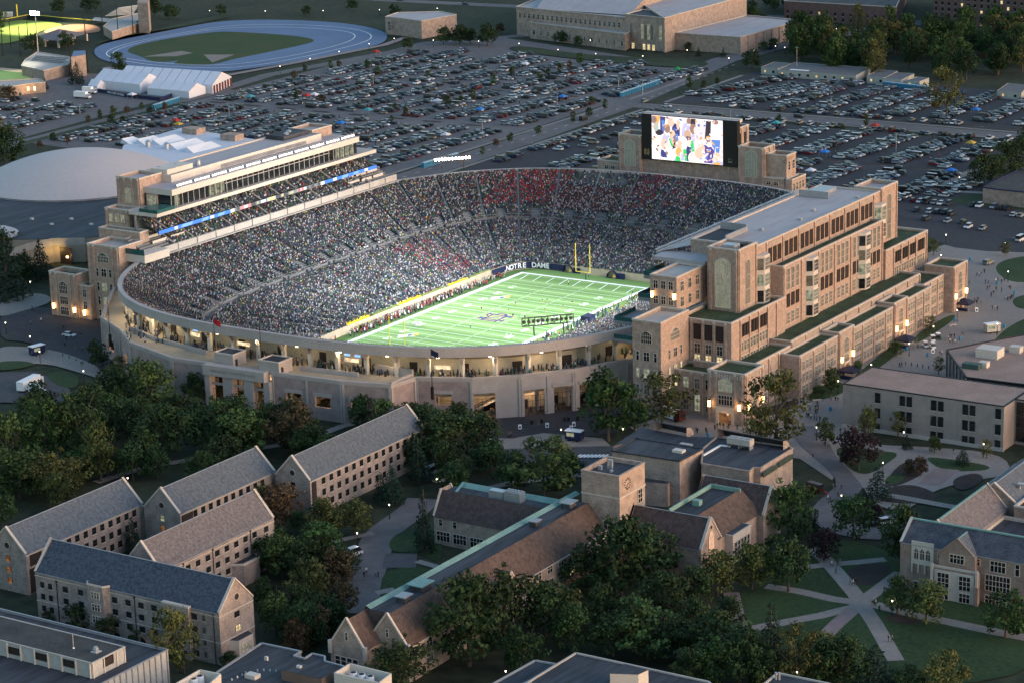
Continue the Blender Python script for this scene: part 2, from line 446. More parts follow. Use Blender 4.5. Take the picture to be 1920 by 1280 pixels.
def nd_mono(mb, o, ex, ey, s, mm, out=None, off=0.):
    """interlocked N and D monogram in the plane (ex, ey) at o, s high"""
    o, ex, ey = Vector(o), Vector(ex), Vector(ey); nz = ex.cross(ey)
    def st(x0, y0, x1, y1, w, mt, k):
        a, b = Vector((x0, y0)), Vector((x1, y1)); d = (b-a).normalized(); n = Vector((-d.y, d.x))*w/2
        mb.face([o+ex*(p.x*s)+ey*(p.y*s)+nz*(off+k) for p in (a+n, a-n, b-n, b+n)][::-1], mt)
    S = [(-.30, -.5, -.30, .5), (.30, -.5, .30, .5), (-.34, .48, .34, -.48), (-.42, .46, -.16, .46), (.16, .46, .44, .46), (-.42, -.46, -.16, -.46), (.16, -.46, .42, -.46),
         (-.52, .28, .22, .28), (-.52, -.28, .22, -.28), (-.46, -.28, -.46, .28), (.22, .28, .50, .10), (.50, .12, .50, -.12), (.50, -.10, .22, -.28)]
    for k, q in enumerate(S):
        if out: st(*q, .17, out, .0005*k)
    for k, q in enumerate(S): st(*q, .105, mm, .012+.0005*k)
gold = mat('gold_mark', (.62, .42, .10), .5, .05)
m = MB(); u = u_of(-14.0, 63.2); x, y = P(0, u); nd_mono(m, (x+.2, y-.12, 1.35), (1, 0, 0), (0, 0, 1), 1.7, gold)
m.build('wall_monogram', ban)
# planting along the top of the field wall
hedgem = mat('clipped_hedge', (.16, .20, .06), .95, .3, .8, 5); flow = mat('yellow_flowers', (.75, .50, .01), .9, .15, .8, 6)
def bed(side, p0, p1, kind):
    a, b = at(*p0, 2.9).y, at(*p1, 2.9).y; x = -32.2 if side < 0 else 38.3
    m = MB(); n = max(6, int((b-a)*1.4))
    for i in range(n):
        y = a+(b-a)*(i+.5)/n
        for k in range(2):
            m.ball((x+(k-.5)*.9+random.uniform(-.1, .1), y, 2.9), random.uniform(.5, .66), flow if kind == 'f' else hedgem, 6, 4, .6)
    m.box(x-.95, x+.95, a, b, 2.3, 2.68, tan); m.box(x-.85, x+.85, a+.1, b-.1, 2.683, 2.95, flow if kind == 'f' else hedgem)
    o = m.build('flower_bed' if kind == 'f' else 'hedge_bed')
    return tag(o, ('bright yellow flower bed' if kind == 'f' else 'clipped green hedge')+(' along the far sideline wall' if side < 0 else ' along the near sideline wall'), 'flower bed' if kind == 'f' else 'hedge', 'planting along the sideline walls')
def s1(x, y): return 640+x/6.4, 490+y/6.4
def s2(x, y): return 920+x/6.4, 490+y/6.4
for a, b, k in ((s1(40, 758), s1(340, 658), 'f'), (s1(350, 638), s1(690, 530), 'h'), (s1(670, 520), s1(960, 418), 'f'), (s1(950, 408), s1(1260, 305), 'h'), (s1(1270, 290), s1(1530, 203), 'f'), (s1(1540, 192), s1(1790, 100), 'h')): bed(-1, a, b, k)
for a, b, k in ((s2(1020, 835), s2(1310, 720), 'f'), (s2(1320, 712), s2(1560, 600), 'h'), (s2(1575, 585), s2(1820, 495), 'f')): bed(1, a, b, k)

# ------------------------------------------------------------------ field
m = MB(); m.face([(x, y, 0) for x, y in rows_at(-.002, U0)], turf); field = struct(m.build('football_field'))
yd = .9144; HW = 24.384
turfl = mat('light_turf', (.15, .262, .08), .9, .1, .06, 2)
m = MB()
for k in range(-6, 7):
    a = k*10*yd-(2.5*yd) ; b = a+5*yd
    if k in (-6,): a += 0
    m.face([(-HW, a, .008), (HW, a, .008), (HW, b, .008), (-HW, b, .008)], turfl)
m.build('mown_bands', field)
m = MB(); Z = .02
def ln(x0, y0, x1, y1, w, mm=white, z=Z):
    a, b = Vector((x0, y0)), Vector((x1, y1)); d = (b-a).normalized(); n = Vector((-d.y, d.x))*w/2
    m.face([(*(a+n), z), (*(a-n), z), (*(b-n), z), (*(b+n), z)][::-1], mm)
for k in range(-10, 11): ln(-HW, k*5*yd, HW, k*5*yd, .15)
for s in (-1, 1):
    ln(s*(HW+.75), -60*yd-1.5, s*(HW+.75), 60*yd+1.5, 1.5, z=.024); ln(-HW, s*(60*yd+.55), HW, s*(60*yd+.55), 1.1, z=.028)
    for y in np.arange(-49, 50):
        ln(s*6.1-.35, y*yd, s*6.1+.35, y*yd, .14); ln(s*(HW-.1), y*yd, s*(HW-.8), y*yd, .14)
    for i in range(9):
        x = -HW+2.6+i*5.3; ln(x, s*59.3*yd, x+1.1, s*51.2*yd, .28)
m.build('field_lines', field)
nm = MB()
for k in range(-40, 41, 10):
    tx = str(50-abs(k))
    for s in (-1, 1):
        for i, chh in enumerate(tx):
            me = text_mesh(chh, 2.75, white, 0, .04); dy = (i-.5)*2.3
            for f in me.polygons:
                q = []
                for vi in f.vertices:
                    c = me.vertices[vi].co
                    q.append((s*(HW-7.3)-s*c.y, k*yd+s*(dy+c.x), .035) if s > 0 else (-(HW-7.3)+c.y, k*yd-(dy+c.x), .035))
                nm.face(q, white)
nm.build('yard_numbers', field)
m = MB(); nd_mono(m, (0, 0, .03), (0, 1, 0), (-1, 0, 0), 9.5, mat('navy_turf_paint', (.03, .04, .12), .9, .1), mat('gold_turf_paint', (.45, .36, .12), .9, .1), .0)
m.build('midfield_monogram', field)
m = MB(); wp = white; nv = MATS['navy_turf_paint']
def logo25(y0, s):
    c = Vector((-12.5, y0, .04)); e = Vector((.62, .78, 0)); g = Vector((-.78, .62, 0))
    def q(pts, mm, z): m.face([tuple(c+e*a*s+g*b*s+Vector((0, 0, z))) for a, b in pts], mm)
    q([(-6, -1.9), (2, -1.9), (3.4, 1.9), (-4.6, 1.9)], wp, 0); q([(-1.5, -1.5), (.6, -1.5), (1.6, 1.2), (-.4, 1.2)], nv, .01); q([(.6, -1.6), (3.6, -1.6), (4.6, 1.3), (1.7, 1.3)], yellow, .015); q([(1.3, -.8), (2.9, -.8), (3.4, .7), (1.9, .7)], nv, .02)
logo25(25*yd, .72); logo25(-25*yd-8, .72); m.build('sponsor_patch', field)
def goal(y, s, lab):
    t = thing('goal_post', (0, y+s*1.8, 0), lab, 'goal post', 'goal posts')
    gp = yellow
    m = MB(); m.tube((0, y+s*1.8, 0), (0, y+s*1.8, 2.2), .16, .16, mat('navy_post_pad', (.02, .03, .10)), 10); m.build('padded_base', t)
    m = MB(); m.tube((0, y+s*1.8, 2.2), (0, y+s*1.6, 2.7), .1, .1, gp); m.tube((0, y+s*1.6, 2.7), (0, y, 3.05), .1, .1, gp); m.build('gooseneck', t)
    m = MB(); m.tube((-2.82, y, 3.05), (2.82, y, 3.05), .13, .13, gp); m.build('crossbar', t)
    for q in (-1, 1):
        m = MB(); m.tube((q*2.82, y, 3.05), (q*2.82, y, 13.0), .14, .12, gp); m.build('upright', t)
goal(60*yd, 1, 'yellow goal post at the far end of the field before the crowd'); goal(-60*yd, -1, 'yellow goal post at the near end of the field behind the rim')
# bench-side shelters and stunt gear at the far end
for px, py, lab in ((1068, 510, 'dark blue inflatable tunnel beside the far goal post'), (1150, 521, 'dark blue inflatable tunnel nearest the far right corner of the field')):
    c = at(px, py, 0); t = thing('inflatable_tunnel', c, lab, 'tunnel')
    m = MB(); n = 10
    for i in range(n):
        a0, a1 = math.pi*i/n, math.pi*(i+1)/n
        f = lambda a, y: (c.x+2.0*math.cos(a), c.y+y, 2.6*math.sin(a))
        m.face([f(a0, -1.5), f(a1, -1.5), f(a1, 4), f(a0, 4)], navy)
    m.box(c.x+2.1, c.x+4.8, c.y-1, c.y+3, 0, 1.9, navy); m.build('shell', t)
    m = MB(); m.tube((c.x+1.2, c.y-1.62, .9), (c.x+1.2, c.y-1.5, .9), .55, .55, gold, 12); m.build('emblem', t)
c = at(1103, 603, 0); t = thing('medical_tent', c, 'square dark blue tent by the near sideline bench', 'tent')
m = MB(); m.box(c.x-1.6, c.x+1.6, c.y-2, c.y+2, 0, 2.0, navy); m.build('tent_wall', t)
m = MB(); [m.face([(c.x+a*1.7, c.y+b*2.1, 2.02), (c.x+a2*1.7, c.y+b2*2.1, 2.02), (c.x, c.y, 2.9)], navyc) for a, b, a2, b2 in ((-1, -1, 1, -1), (1, -1, 1, 1), (1, 1, -1, 1), (-1, 1, -1, -1))]; m.build('tent_roof', t)

# ------------------------------------------------------------------ north gate with the stone lintel
def gate():
    z0 = 13.3
    a, b = Vector((-12.2, -130.6, 0)), Vector((10.4, -129.4, 0)); d = (b-a).normalized(); n = Vector((d.y, -d.x, 0))
    def blk(s0, s1, f, bk, za, zb, mm, mt=None):
        A, B = a+d*s0, a+d*s1; return [tuple((A+n*f).xy), tuple((B+n*f).xy), tuple((B-n*bk).xy), tuple((A-n*bk).xy)], za, zb, mm, mt
    m = MB(); m.prism(*blk(0, 21.2, 1.6, 1.2, z0, 16.2, stonew)); ln_ = m.build('gate_lintel', stad)
    me = text_mesh('UNIVERSITY OF NOTRE DAME', 1.15, mat('carved_letters', (.22, .20, .19)), .02)
    c = a+d*10.6+n*1.63
    child('lintel_lettering', me, ln_, (c.x, c.y, 14.8), 0).rotation_euler = (R(90), 0, math.atan2(d.y, d.x))
    for s0, s1 in ((.1, 1.9), (6.4, 9.6), (13.6, 16.8), (20.4, 22.4)):
        m = MB(); m.prism(*blk(s0, s1, 1.0, 1.5, 4, z0-.003, stonew)); m.build('gate_pier', stad)
    m = MB(); m.prism(*blk(1.9, 20.4, -.2, .5, 10.2, 10.9, concrete)); m.build('gate_balcony', stad)
    for s0, s1 in ((1.9, 6.4), (9.6, 13.6), (16.8, 20.4)):
        m = MB()
        for k in range(7):
            A = a+d*(s0+(s1-s0)*k/6)-n*.6; m.bar((A.x, A.y, 4), (A.x, A.y, 9), .09, .09, black)
        for zz in (5, 7, 9): m.bar((*(a+d*s0-n*.6).xy, zz), (*(a+d*s1-n*.6).xy, zz), .09, .09, black)
        m.build('gate_grille', stad)
    for (bx, by), (tx, ty), (lx, ly), (rx, ry) in (((437.5, 689), (437, 667.5), (397.5, 662.5), (466, 658)), ((523.5, 704), (523, 682), (482.5, 676), (552, 672))):
        nb = at(bx, by, 15.2); zt = 18.7
        lf = at(lx, ly, zt); rt = at(rx, ry, zt); x0, x1, y0, y1 = lf.x, nb.x, nb.y, rt.y
        t = MB(); t.box(x0, x1, y0, y1, 15.2, zt, stonew, top=False); t.box(x0-.1, x1+.1, y0-.1, y0+.3, zt, zt+.3, stone); t.box(x0-.1, x1+.1, y1-.3, y1+.1, zt, zt+.3, stone)
        t.box(x0-.1, x0+.3, y0+.3, y1-.3, zt, zt+.3, stone); t.box(x1-.3, x1+.1, y0+.3, y1-.3, zt, zt+.3, stone)
        w = t.build('stair_tower', stad)
        t = MB(); t.box(x0+.31, x1-.31, y0+.31, y1-.31, zt-.4, zt-.05, roofdark); t.build('tower_roof', w)
        t = MB(); t.box(x1+.004, x1+.06, y0+1, y0+2, 15.25, 17.4, louver); t.build('door', w)
gate()
# projecting stone block right of the brick wall, plus ramp wall and platforms of the concourse
m = MB(); m.box(34.5, 47.2, -113.6, -112.8, 15.2, 17.6, stonew); m.box(46.4, 47.2, -123.2, -113.6, 15.2, 16.6, stonew); m.build('ramp_wall', stad)
m = MB(); ramp = [(-58, -110.5), (-44, -116), (-20, -121), (14, -121.5), (33, -119.5)]
for p, q in zip(ramp, ramp[1:]):
    if p[0] in (-20,): continue
    wall_seg(m, p, q, 15.2, 16.4, .5, [], stonew)
m.build('ramp_wall', stad)

# ------------------------------------------------------------------ light racks on the rim
def rack(p, q, lit, lab, zl=24.2):
    p, q = Vector(p), Vector(q); c = (p+q)/2
    t = thing('light_rack', (c.x, c.y, zl), lab, 'light rack', 'light racks on the rim')
    d = (q-p).normalized(); inw = Vector((-c.x, -c.y, 0)).normalized(); fr = mat('rack_steel', (.12, .10, .09), .6, .1)
    m = MB(); L = (q-p).length
    for z in (0, 2.3): m.bar(p+Vector((0, 0, z)), q+Vector((0, 0, z)), .28, .28, fr)
    for k in range(9):
        a = p+(q-p)*(k/8); m.bar(a, a+Vector((0, 0, 2.3)), .2, .2, fr)
    for a, b in ((0, .5), (.5, 1)): m.bar(p+(q-p)*a, p+(q-p)*b+Vector((0, 0, 2.3)), .12, .12, fr)
    m.build('truss', t)
    for f in (.22, .8):
        a = p+(q-p)*f; m = MB(); m.bar((a.x-inw.x*1.0, a.y-inw.y*1.0, zl-.6), a, .35, .35, fr); m.build('support', t)
    n = 11
    for k in range(n):
        a = p+(q-p)*((k+.5)/n)+Vector((0, 0, 1.1)); m = MB()
        m.tube(a-inw*.25, a+inw*.35, .35, .55, fr, 10); m.tube(a+inw*.351, a+inw*.36, .5, .5, led if lit else metal, 10)
        if lit: m.tube(a-inw*.26, a-inw*.255, .25, .25, lampc, 10)
        m.build('floodlight', t)
pa = at(976, 622, 26.0); pb = at(1068, 607, 26.0)
rack((67.2, -88, 26.2), (78.2, -78.6, 26.6), False, 'unlit brown truss of floodlights seen from behind on the near rim')
rack((-88.5, 95, 26.4), (-79, 105.5, 26.4), True, 'lit row of white floodlights on the far left rim')
# slender flagpoles clamped to the outer wall
def flagpole(b, t_, lab, flag=None):
    base = at(*b, 12.5); h = 1.0
    lo, hi = 12.5, 40
    for _ in range(40):
        mid = (lo+hi)/2
        if proj((base.x, base.y, mid))[1] > t_[1]: lo = mid
        else: hi = mid
    base = Vector((base.x+.6, base.y-1.2, 12.5)); t = thing('flagpole', base, lab, 'flagpole', 'flagpoles on the outer wall')
    m = MB(); m.tube(base, (base.x, base.y, lo), .14, .07, black); m.build('pole', t)
    m = MB(); m.box(base.x-.35, base.x+.35, base.y-.3, base.y+.3, 10.6, 14.2, black); m.build('bracket', t)
    if flag:
        m = MB(); A = [(base.x+i*.4, base.y+.12*math.sin(i*1.4), lo-.1-i*.12) for i in range(7)]; m.strip(A, [(x, y, z-1.7) for x, y, z in A], flag); m.build('flag', t)
red = mat('red_cloth', (.42, .012, .02), .7, .1)
flagpole((209, 635), (205, 556), 'dark flagpole on the wall beside the left brick tower')
flagpole((408, 692), (403, 594), 'dark flagpole with a red flag left of the stone gate', red)
flagpole((494, 707), (489, 588), 'dark flagpole at the right end of the stone gate')
flagpole((812, 733), (810, 651), 'dark flagpole with a furled navy flag on the brick wall block', navy)
# ------------------------------------------------------------------ building kit
ROTZ = {'N': 0., 'W': R(90), 'S': R(180), 'E': R(-90)}
_wm = {}
def win_mesh(w, h, style, gl):
    """glass in local XZ, facing -Y, origin at the sill centre -> (glass mesh, frame mesh)"""
    k = (round(w, 2), round(h, 2), style, gl.name)
    if k in _wm: return _wm[k]
    g = MB(); f = MB(); fm = stone if style in ('stone', 'arch', 'lancet') else (pale if style == 'pale' else black)
    arch = style in ('arch', 'lancet'); n = 10
    def outline(w_, h_, rise):
        if not arch: return [(-w_/2, 0), (w_/2, 0), (w_/2, h_), (-w_/2, h_)]
        pts = [(-w_/2, 0), (w_/2, 0)]
        for i in range(n+1):
            t = i/n
            x = w_/2-w_*t; y = h_-rise+rise*math.sin(math.pi*t)**(.75 if style == 'arch' else 1.3)
            pts.append((x, y))
        return pts
    rise = w*(.28 if style == 'arch' else .6)
    pts = outline(w, h, rise)
    g.face([(x, -.06, z) for x, z in pts], gl)
    b = .16 if style != 'plain' else .05; o = outline(w+2*b, h+b, rise); o = [(x, z if z > 0 else -b*.6) for x, z in o]
    d = .16 if style != 'plain' else .09
    for i in range(len(pts)):
        j = (i+1) % len(pts)
        f.face([(pts[i][0], -d, pts[i][1]), (o[i][0], -d, o[i][1]), (o[j][0], -d, o[j][1]), (pts[j][0], -d, pts[j][1])][::-1], fm)
        f.face([(pts[i][0], -d, pts[i][1]), (pts[j][0], -d, pts[j][1]), (pts[j][0], 0, pts[j][1]), (pts[i][0], 0, pts[i][1])], fm)
        f.face([(o[i][0], -d, o[i][1]), (o[i][0], 0, o[i][1]), (o[j][0], 0, o[j][1]), (o[j][0], -d, o[j][1])], fm)
    if style not in ('blank',):
        k1 = max(1, round(w/(.62 if arch else .8)))
        if style == 'plain': k1 = max(1, round(w/1.0))
        hh = h-(rise*.35 if arch else 0)
        for i in range(1, k1):
            x = -w/2+w*i/k1; f.box(x-.05, x+.05, -d+.01, -.062, 0, hh, fm)
        if style == 'plain': zs = [h*.45]; f.box(-w/2-.12, w/2+.12, -.14, 0, -.2, -.052, stone)
        else: zs = [h*.62] if h < 3 else [h*.33, h*.66]
        for z in zs: f.box(-w/2, w/2, -d+.015, -.063, z-.05, z+.05, fm)
    r = (g.mesh('window'), f.mesh('window_frame')); _wm[k] = r; return r
class Bld:
    """one building; windows are parts with their own frame, past a hundred the smallest become one part"""
    def __init__(s, name, loc, label, cat, group=None):
        s.t = thing(name, loc, label, cat, group); s.loc = Vector(loc); s.wins = []; s.louv = []
    def win(s, p, face, w, h, style='stone', gl=None): s.wins.append((Vector(p), face, w, h, style, gl or glass, 'window'))
    def lou(s, p, face, w, h): s.louv.append((Vector(p), face, w, h, 'blank', louver, 'louvre_panel'))
    def wall(s, mb, name='wall'): return mb.build(name, s.t)
    def done(s):
        for L in (s.wins, s.louv):
            L.sort(key=lambda q: -q[2]*q[3])
            for p, f, w, h, st, gl, nm in L[:100]:
                a, b = win_mesh(w, h, st, gl)
                o = child(nm, a, s.t, p-s.loc, ROTZ[f])
                child('window_frame' if nm == 'window' else 'panel_frame', b, o)
            if L[100:]:
                m = MB()
                for p, f, w, h, st, gl, nm in L[100:]:
                    c, sn = math.cos(ROTZ[f]), math.sin(ROTZ[f])
                    for me in win_mesh(w, h, st, gl):
                        for q in me.polygons:
                            m.face([(p.x+c*v.x-sn*v.y, p.y+sn*v.x+c*v.y, p.z+v.z) for v in (me.vertices[i].co for i in q.vertices)], me.materials[q.material_index])
                o = m.build(L[0][6], s.t); o['kind'] = 'stuff'
        return s
    def block(s, x0, x1, y0, y1, z0, z1, wm, roof=roofgrey, par=1.0, cap=stone, capw=.45, caph=.4, pil=(), pm=None, name='wall'):
        """walls with parapet and coping, sunken roof; pil: (face, coordinate) pilasters"""
        m = MB(); m.box(x0, x1, y0, y1, z0, z1-caph, wm, top=False)
        e = .12
        m.box(x0-e, x1+e, y0-e, y0+capw, z1-caph, z1, cap); m.box(x0-e, x1+e, y1-capw, y1+e, z1-caph, z1, cap)
        m.box(x0-e, x0+capw, y0+capw, y1-capw, z1-caph, z1, cap); m.box(x1-capw, x1+e, y0+capw, y1-capw, z1-caph, z1, cap)
        for f, c in pil:
            w = .32
            if f == 'W': m.box(x1+.003, x1+.3, c-w, c+w, z0, z1-caph-.5, wm); m.box(x1+.003, x1+.34, c-w-.03, c+w+.03, z1-caph-.5, z1-caph-.005, cap)
            if f == 'N': m.box(c-w, c+w, y0-.3, y0-.003, z0, z1-caph-.5, wm); m.box(c-w-.03, c+w+.03, y0-.34, y0-.003, z1-caph-.5, z1-caph-.005, cap)
            if f == 'E': m.box(x0-.3, x0-.003, c-w, c+w, z0, z1-caph-.5, wm)
        # corbel table of small pale bricks under the coping of the long faces
        o = s.wall(m, name)
        if roof:
            m = MB(); m.box(x0+.02, x1-.02, y0+.02, y1-.02, z1-par-.2, z1-par, roof)
            m.strip([(x0+capw, y0+capw, z1-par), (x1-capw, y0+capw, z1-par), (x1-capw, y1-capw, z1-par), (x0+capw, y1-capw, z1-par)], [(x0+capw, y0+capw, z1-caph), (x1-capw, y0+capw, z1-caph), (x1-capw, y1-capw, z1-caph), (x0+capw, y1-capw, z1-caph)], wm, True)
            m.build('roof', s.t)
        return o
    def corbel(s, face, c, a, b, z, step=.75):
        m = MB(); n = int((b-a)/step)
        for i in range(n):
            q = a+(b-a)*(i+.5)/n
            if face == 'W': m.box(c+.003, c+.14, q-.16, q+.16, z, z+1.0, stone)
            else: m.box(q-.16, q+.16, c-.14, c-.003, z, z+1.0, stone)
        m.build('corbel_table', s.t)
def lantern(p, face, lab, en=70):
    t = thing('wall_lantern', p, lab, 'wall lantern', 'glowing wall lanterns')
    d = {'W': (1, 0), 'N': (0, -1), 'E': (-1, 0)}[face]; c = Vector(p)+Vector((*d, 0))*.45
    m = MB(); m.box(c.x-.28, c.x+.28, c.y-.28, c.y+.28, c.z-.9, c.z+.9, lampw); m.build('lamp_glass', t)
    m = MB(); m.box(c.x-.36, c.x+.36, c.y-.36, c.y+.36, c.z+.9, c.z+1.1, black); m.box(c.x-.36, c.x+.36, c.y-.36, c.y+.36, c.z-1.05, c.z-.9, black); m.build('lamp_frame', t)
    q = Vector(p)+Vector((*d, 0))*1.5; lamp("POINT", q, en*.35, (1, .55, .2), .4)

# ------------------------------------------------------------------ west building (right of the stadium)
W = Bld('stadium_building', (120, 0, G), 'long stepped brick building with planted roof terraces along the right side of the stadium', 'building')
wb = brick
XP = 133.6
W.block(99, 107.9, -81.7, -66, G, 30.8, wb, concrete, 1.2)                      # corner tower with terrace
W.block(95.8, 104.2, -66, -50.5, 29.5, 39.6, wb, concrete, .7)                   # upper terrace block
W.block(104.5, 121, -65.6, -33, G, 28.4, wb, greenroof, .9, pil=[('N', x) for x in (108.5, 112.2, 115.7, 119.2)]+[('W', y) for y in (-60.4, -54.9, -49.4, -43.9, -38.4)])
W.block(106.4, 116.2, -52.2, -41, 27.3, 45.6, wb, roofgrey, 1.4, pil=[('W', -51.6), ('W', -41.6), ('N', 107.4), ('N', 115.4)])
W.block(107.2, 116.2, 42, 54.3, 27.3, 45.2, wb, roofgrey, 1.4, pil=[('W', 42.6), ('W', 53.7)])
W.block(95, 115.9, -41, 42, 26, 44.4, wb, roofgrey, .5, pil=[('W', -34.6+10.3*i) for i in range(8)])
W.block(108, 120, -32.2, 35.6, 17, 37.0, wb, greenroof, .8, pil=[('W', y) for y in (-31.6, -20.6, -9.2, 1.4, 12.6, 23.4, 35)])
W.block(104.5, 121, 35.6, 67.2, G, 27.4, wb, greenroof, .9, pil=[('W', y) for y in (41.5, 47, 52.6, 58.2, 66.4)])
W.block(112, 127.8, -42.8, 46.2, G, 18.6, wb, greenroof, .7, pil=[('W', -42.2+8.8*i) for i in range(11)])
W.block(110.5, 127.6, -68.1, -42.8, G, 17.4, wb, greenroof, .8, pil=[('W', -62), ('W', -56), ('W', -50)])
W.block(103.5, 120.8, -74.6, -65.9, G, 16.2, wb, greenroof, .8, pil=[('N', 106.5), ('N', 110), ('N', 113.5), ('N', 117)])
W.block(120.8, 132.2, -79.1, -68.1, G, 18.8, wb, greenroof, .8, pil=[('N', 121.6), ('N', 123.4), ('N', 129.2), ('N', 131.4), ('W', -78.3), ('W', -69)])
W.block(127.8, XP, -49.1, -24.6, G, 16.6, wb, greenroof, .7, pil=[('W', -48.5), ('W', -40.4), ('W', -32.6)])
W.block(128.6, XP+.4, -24.6, -14.6, G, 17.4, wb, greenroof, .8, pil=[('W', -24), ('W', -15.2)])
W.block(127.8, XP, -14.6, 13.4, G, 16.2, wb, greenroof, .7, pil=[('W', -8), ('W', 0), ('W', 8)])
W.block(128.6, XP+.4, 13.4, 23.2, G, 17.2, wb, greenroof, .8, pil=[('W', 14), ('W', 22.6)])
W.block(127.8, XP, 23.2, 41.5, G, 16.2, wb, greenroof, .7, pil=[('W', 30), ('W', 36)])
W.block(118, 131.2, 41.5, 57.1, G, 16.4, wb, greenroof, .7, pil=[('W', 46.5), ('W', 52)])
W.block(124.8, 134.4, 57.1, 67.8, G, 18.8, wb, greenroof, .8, pil=[('W', 57.7), ('W', 67.2)])
# canopy toward the seats, roof step, north balcony block
m = MB()
m.face([(95, -41, 42.4), (95, 44, 42.4), (86, 47.5, 40.3), (86, -44, 40.3)][::-1], roofgrey); m.box(85.4, 86, -44, 47.5, 38.9, 40.35, pale); m.box(94.7, 95.1, -41, 44, 42.3, 44.3, pale)
m.box(86, 95, -45, -44, 38.6, 40.3, concdark); m.box(88, 104.4, -50, -41, 39.3, 40.4, roofgrey); m.box(87.4, 88, -50.2, -44, 38.2, 40.4, concdark)
m.build('canopy', W.t)
m = MB(); m.box(84.8, 85.3, -44, 47.5, 40.5, 40.9, galv)
for y in np.arange(-42, 48, 9.0):
    m.bar((85.1, y, 40.6), (90, y, 41.4), .15, .15, galv); m.bar((85.1, y, 40.7), (88, y+3, 42.6), .08, .08, galv)
m.build('catwalk', W.t)
m = MB(); m.box(97.5, 104, -49.5, -41.2, 30, 39.2, wb); m.build('balcony_room', W.t)
for i, x in enumerate((98.6, 100.6, 102.6)): W.win((x, -49.5, 34.6), 'N', 1.7, 3.4, 'stone', glowd if i else glass)
# seat platforms jutting toward the field (dark teal balustrades)
for y0, zz, x0 in ((-56, 35.2, 88), (-58, 29.2, 87.2), (-66, 23.9, 84), (-74, 21.2, 88)):
    m = MB(); m.box(x0, 99, y0, y0+12, zz, zz+1.0, concdark); m.build('seating_balcony', W.t)
    m = MB(); m.box(x0, 99, y0-.02, y0+.06, zz+1.003, zz+2.2, tealm); m.box(x0-.06, x0+.02, y0, y0+12, zz+1.003, zz+2.2, tealm); m.build('balustrade', W.t)
# roof plant pits
m = MB(); m.box(96, 104.5, -40.3, -25, 44.0, 44.05, roofdark); m.box(96, 104.4, -25, -24.6, 44, 46.2, metal); m.box(104.4, 104.8, -38, -24.6, 44, 45.6, metal); m.box(96, 106, 26, 26.4, 44, 46, metal); m.box(97.5, 103, 30, 38, 44, 45.2, galv); m.build('roof_plant', W.t)
for i in range(4):
    m = MB(); x, y = (107, 111, 109, 113)[i], (-22, -5, 8, 30)[i]; m.box(x, x+1.1, y, y+1.1, 43.9, 44.7, galv); m.build('roof_vent', W.t)
m = MB(); m.box(109.5, 113.5, -49.5, -46, 44.2, 45.9, galv); m.box(112.4, 114.4, -45.5, -43, 44.2, 45.5, louver); m.build('rooftop_unit', W.t)
# upper louvre row
for i in range(7):
    for k in (-1, 0, 1): W.lou((115.9, -34.6+10.3*(i+.5)+k*2.9, 37.6), 'W', 1.75, 4.2)
    W.corbel('W', 115.9, -34.6+10.3*i+1.2, -34.6+10.3*(i+1)-1.2, 42.5)
def rowW(x, ys, z, w, h, st='stone', gl=None):
    for y in ys: W.win((x, y, z), 'W', w, h, st, gl)
def tri(c, d=2.9): return [c-d, c, c+d]
for c in (-26.1, -3.9, 7, 18, 29.3):     # main tier
    big = c in (-26.1, 29.3)
    rowW(120, tri(c), 29.4, 1.5, 6.2, 'stone', glassg)
    for y in tri(c): W.lou((120, y, 24.4), 'W', 1.7, 3.6)
    rowW(120, tri(c), 19.4, 1.5, 3.2, 'stone', glassg)
def oriel(x, y, z0, z1, n):
    m = MB(); m.prism([(x+.003, y-3), (x+1.9, y-1.6), (x+1.9, y+1.6), (x+.003, y+3)], z0, z1, pale); m.build('bay_window_wall', W.t)
    h = (z1-z0)/n
    for k in range(n):
        gl = (glass, glowd, glassg)[k % 3]; W.win((x+1.9, y, z0+k*h+.5), 'W', 2.6, h-1.3, 'pale', gl); 
        m = MB(); a = Vector((x+.25, y-2.82, 0)); b = Vector((x+1.7, y-1.75, 0)); off = Vector((.06, -.08, 0)); q = a+off, b+off
        m.face([(*q[0].xy, z0+k*h+.5), (*q[1].xy, z0+k*h+.5), (*q[1].xy, z0+k*h+h-.8), (*q[0].xy, z0+k*h+h-.8)], gl); m.build('side_light', W.t)
oriel(120, -14.9, 18.6, 36.2, 4); oriel(120, 20.9, 18.6, 36.2, 4)
oriel(116.2, -38.4, 27.6, 41.5, 3); oriel(116.2, 40.2, 30, 40.8, 2)
for c0, zt, ys in ((0, 0, (-57.6, -52.1, -46.6)), (1, 0, (44.2, 49.8, 55.4, 62.2))):
    top = 27.2 if c0 == 0 else 26.2
    for c in ys:
        for y in tri(c, 1.75): W.lou((121, y, top-4.2), 'W', 1.25, 3.3); W.win((121, y, top-8.3), 'W', 1.2, 2.6, 'stone', glassg)
        rowW(121, tri(c, 1.75), top-12, 1.2, 2.2, 'stone', glassg)
for x in (110.4, 113.9, 117.4, 106.8):
    W.lou((x, -65.6, 22.6), 'N', 1.9, 4.2); W.win((x, -65.6, 18.7), 'N', 1.7, 2.6, 'stone', glowd if x < 110 else glass); W.win((x, -65.6, 16.3), 'N', 1.7, 1.9, 'stone', glow)
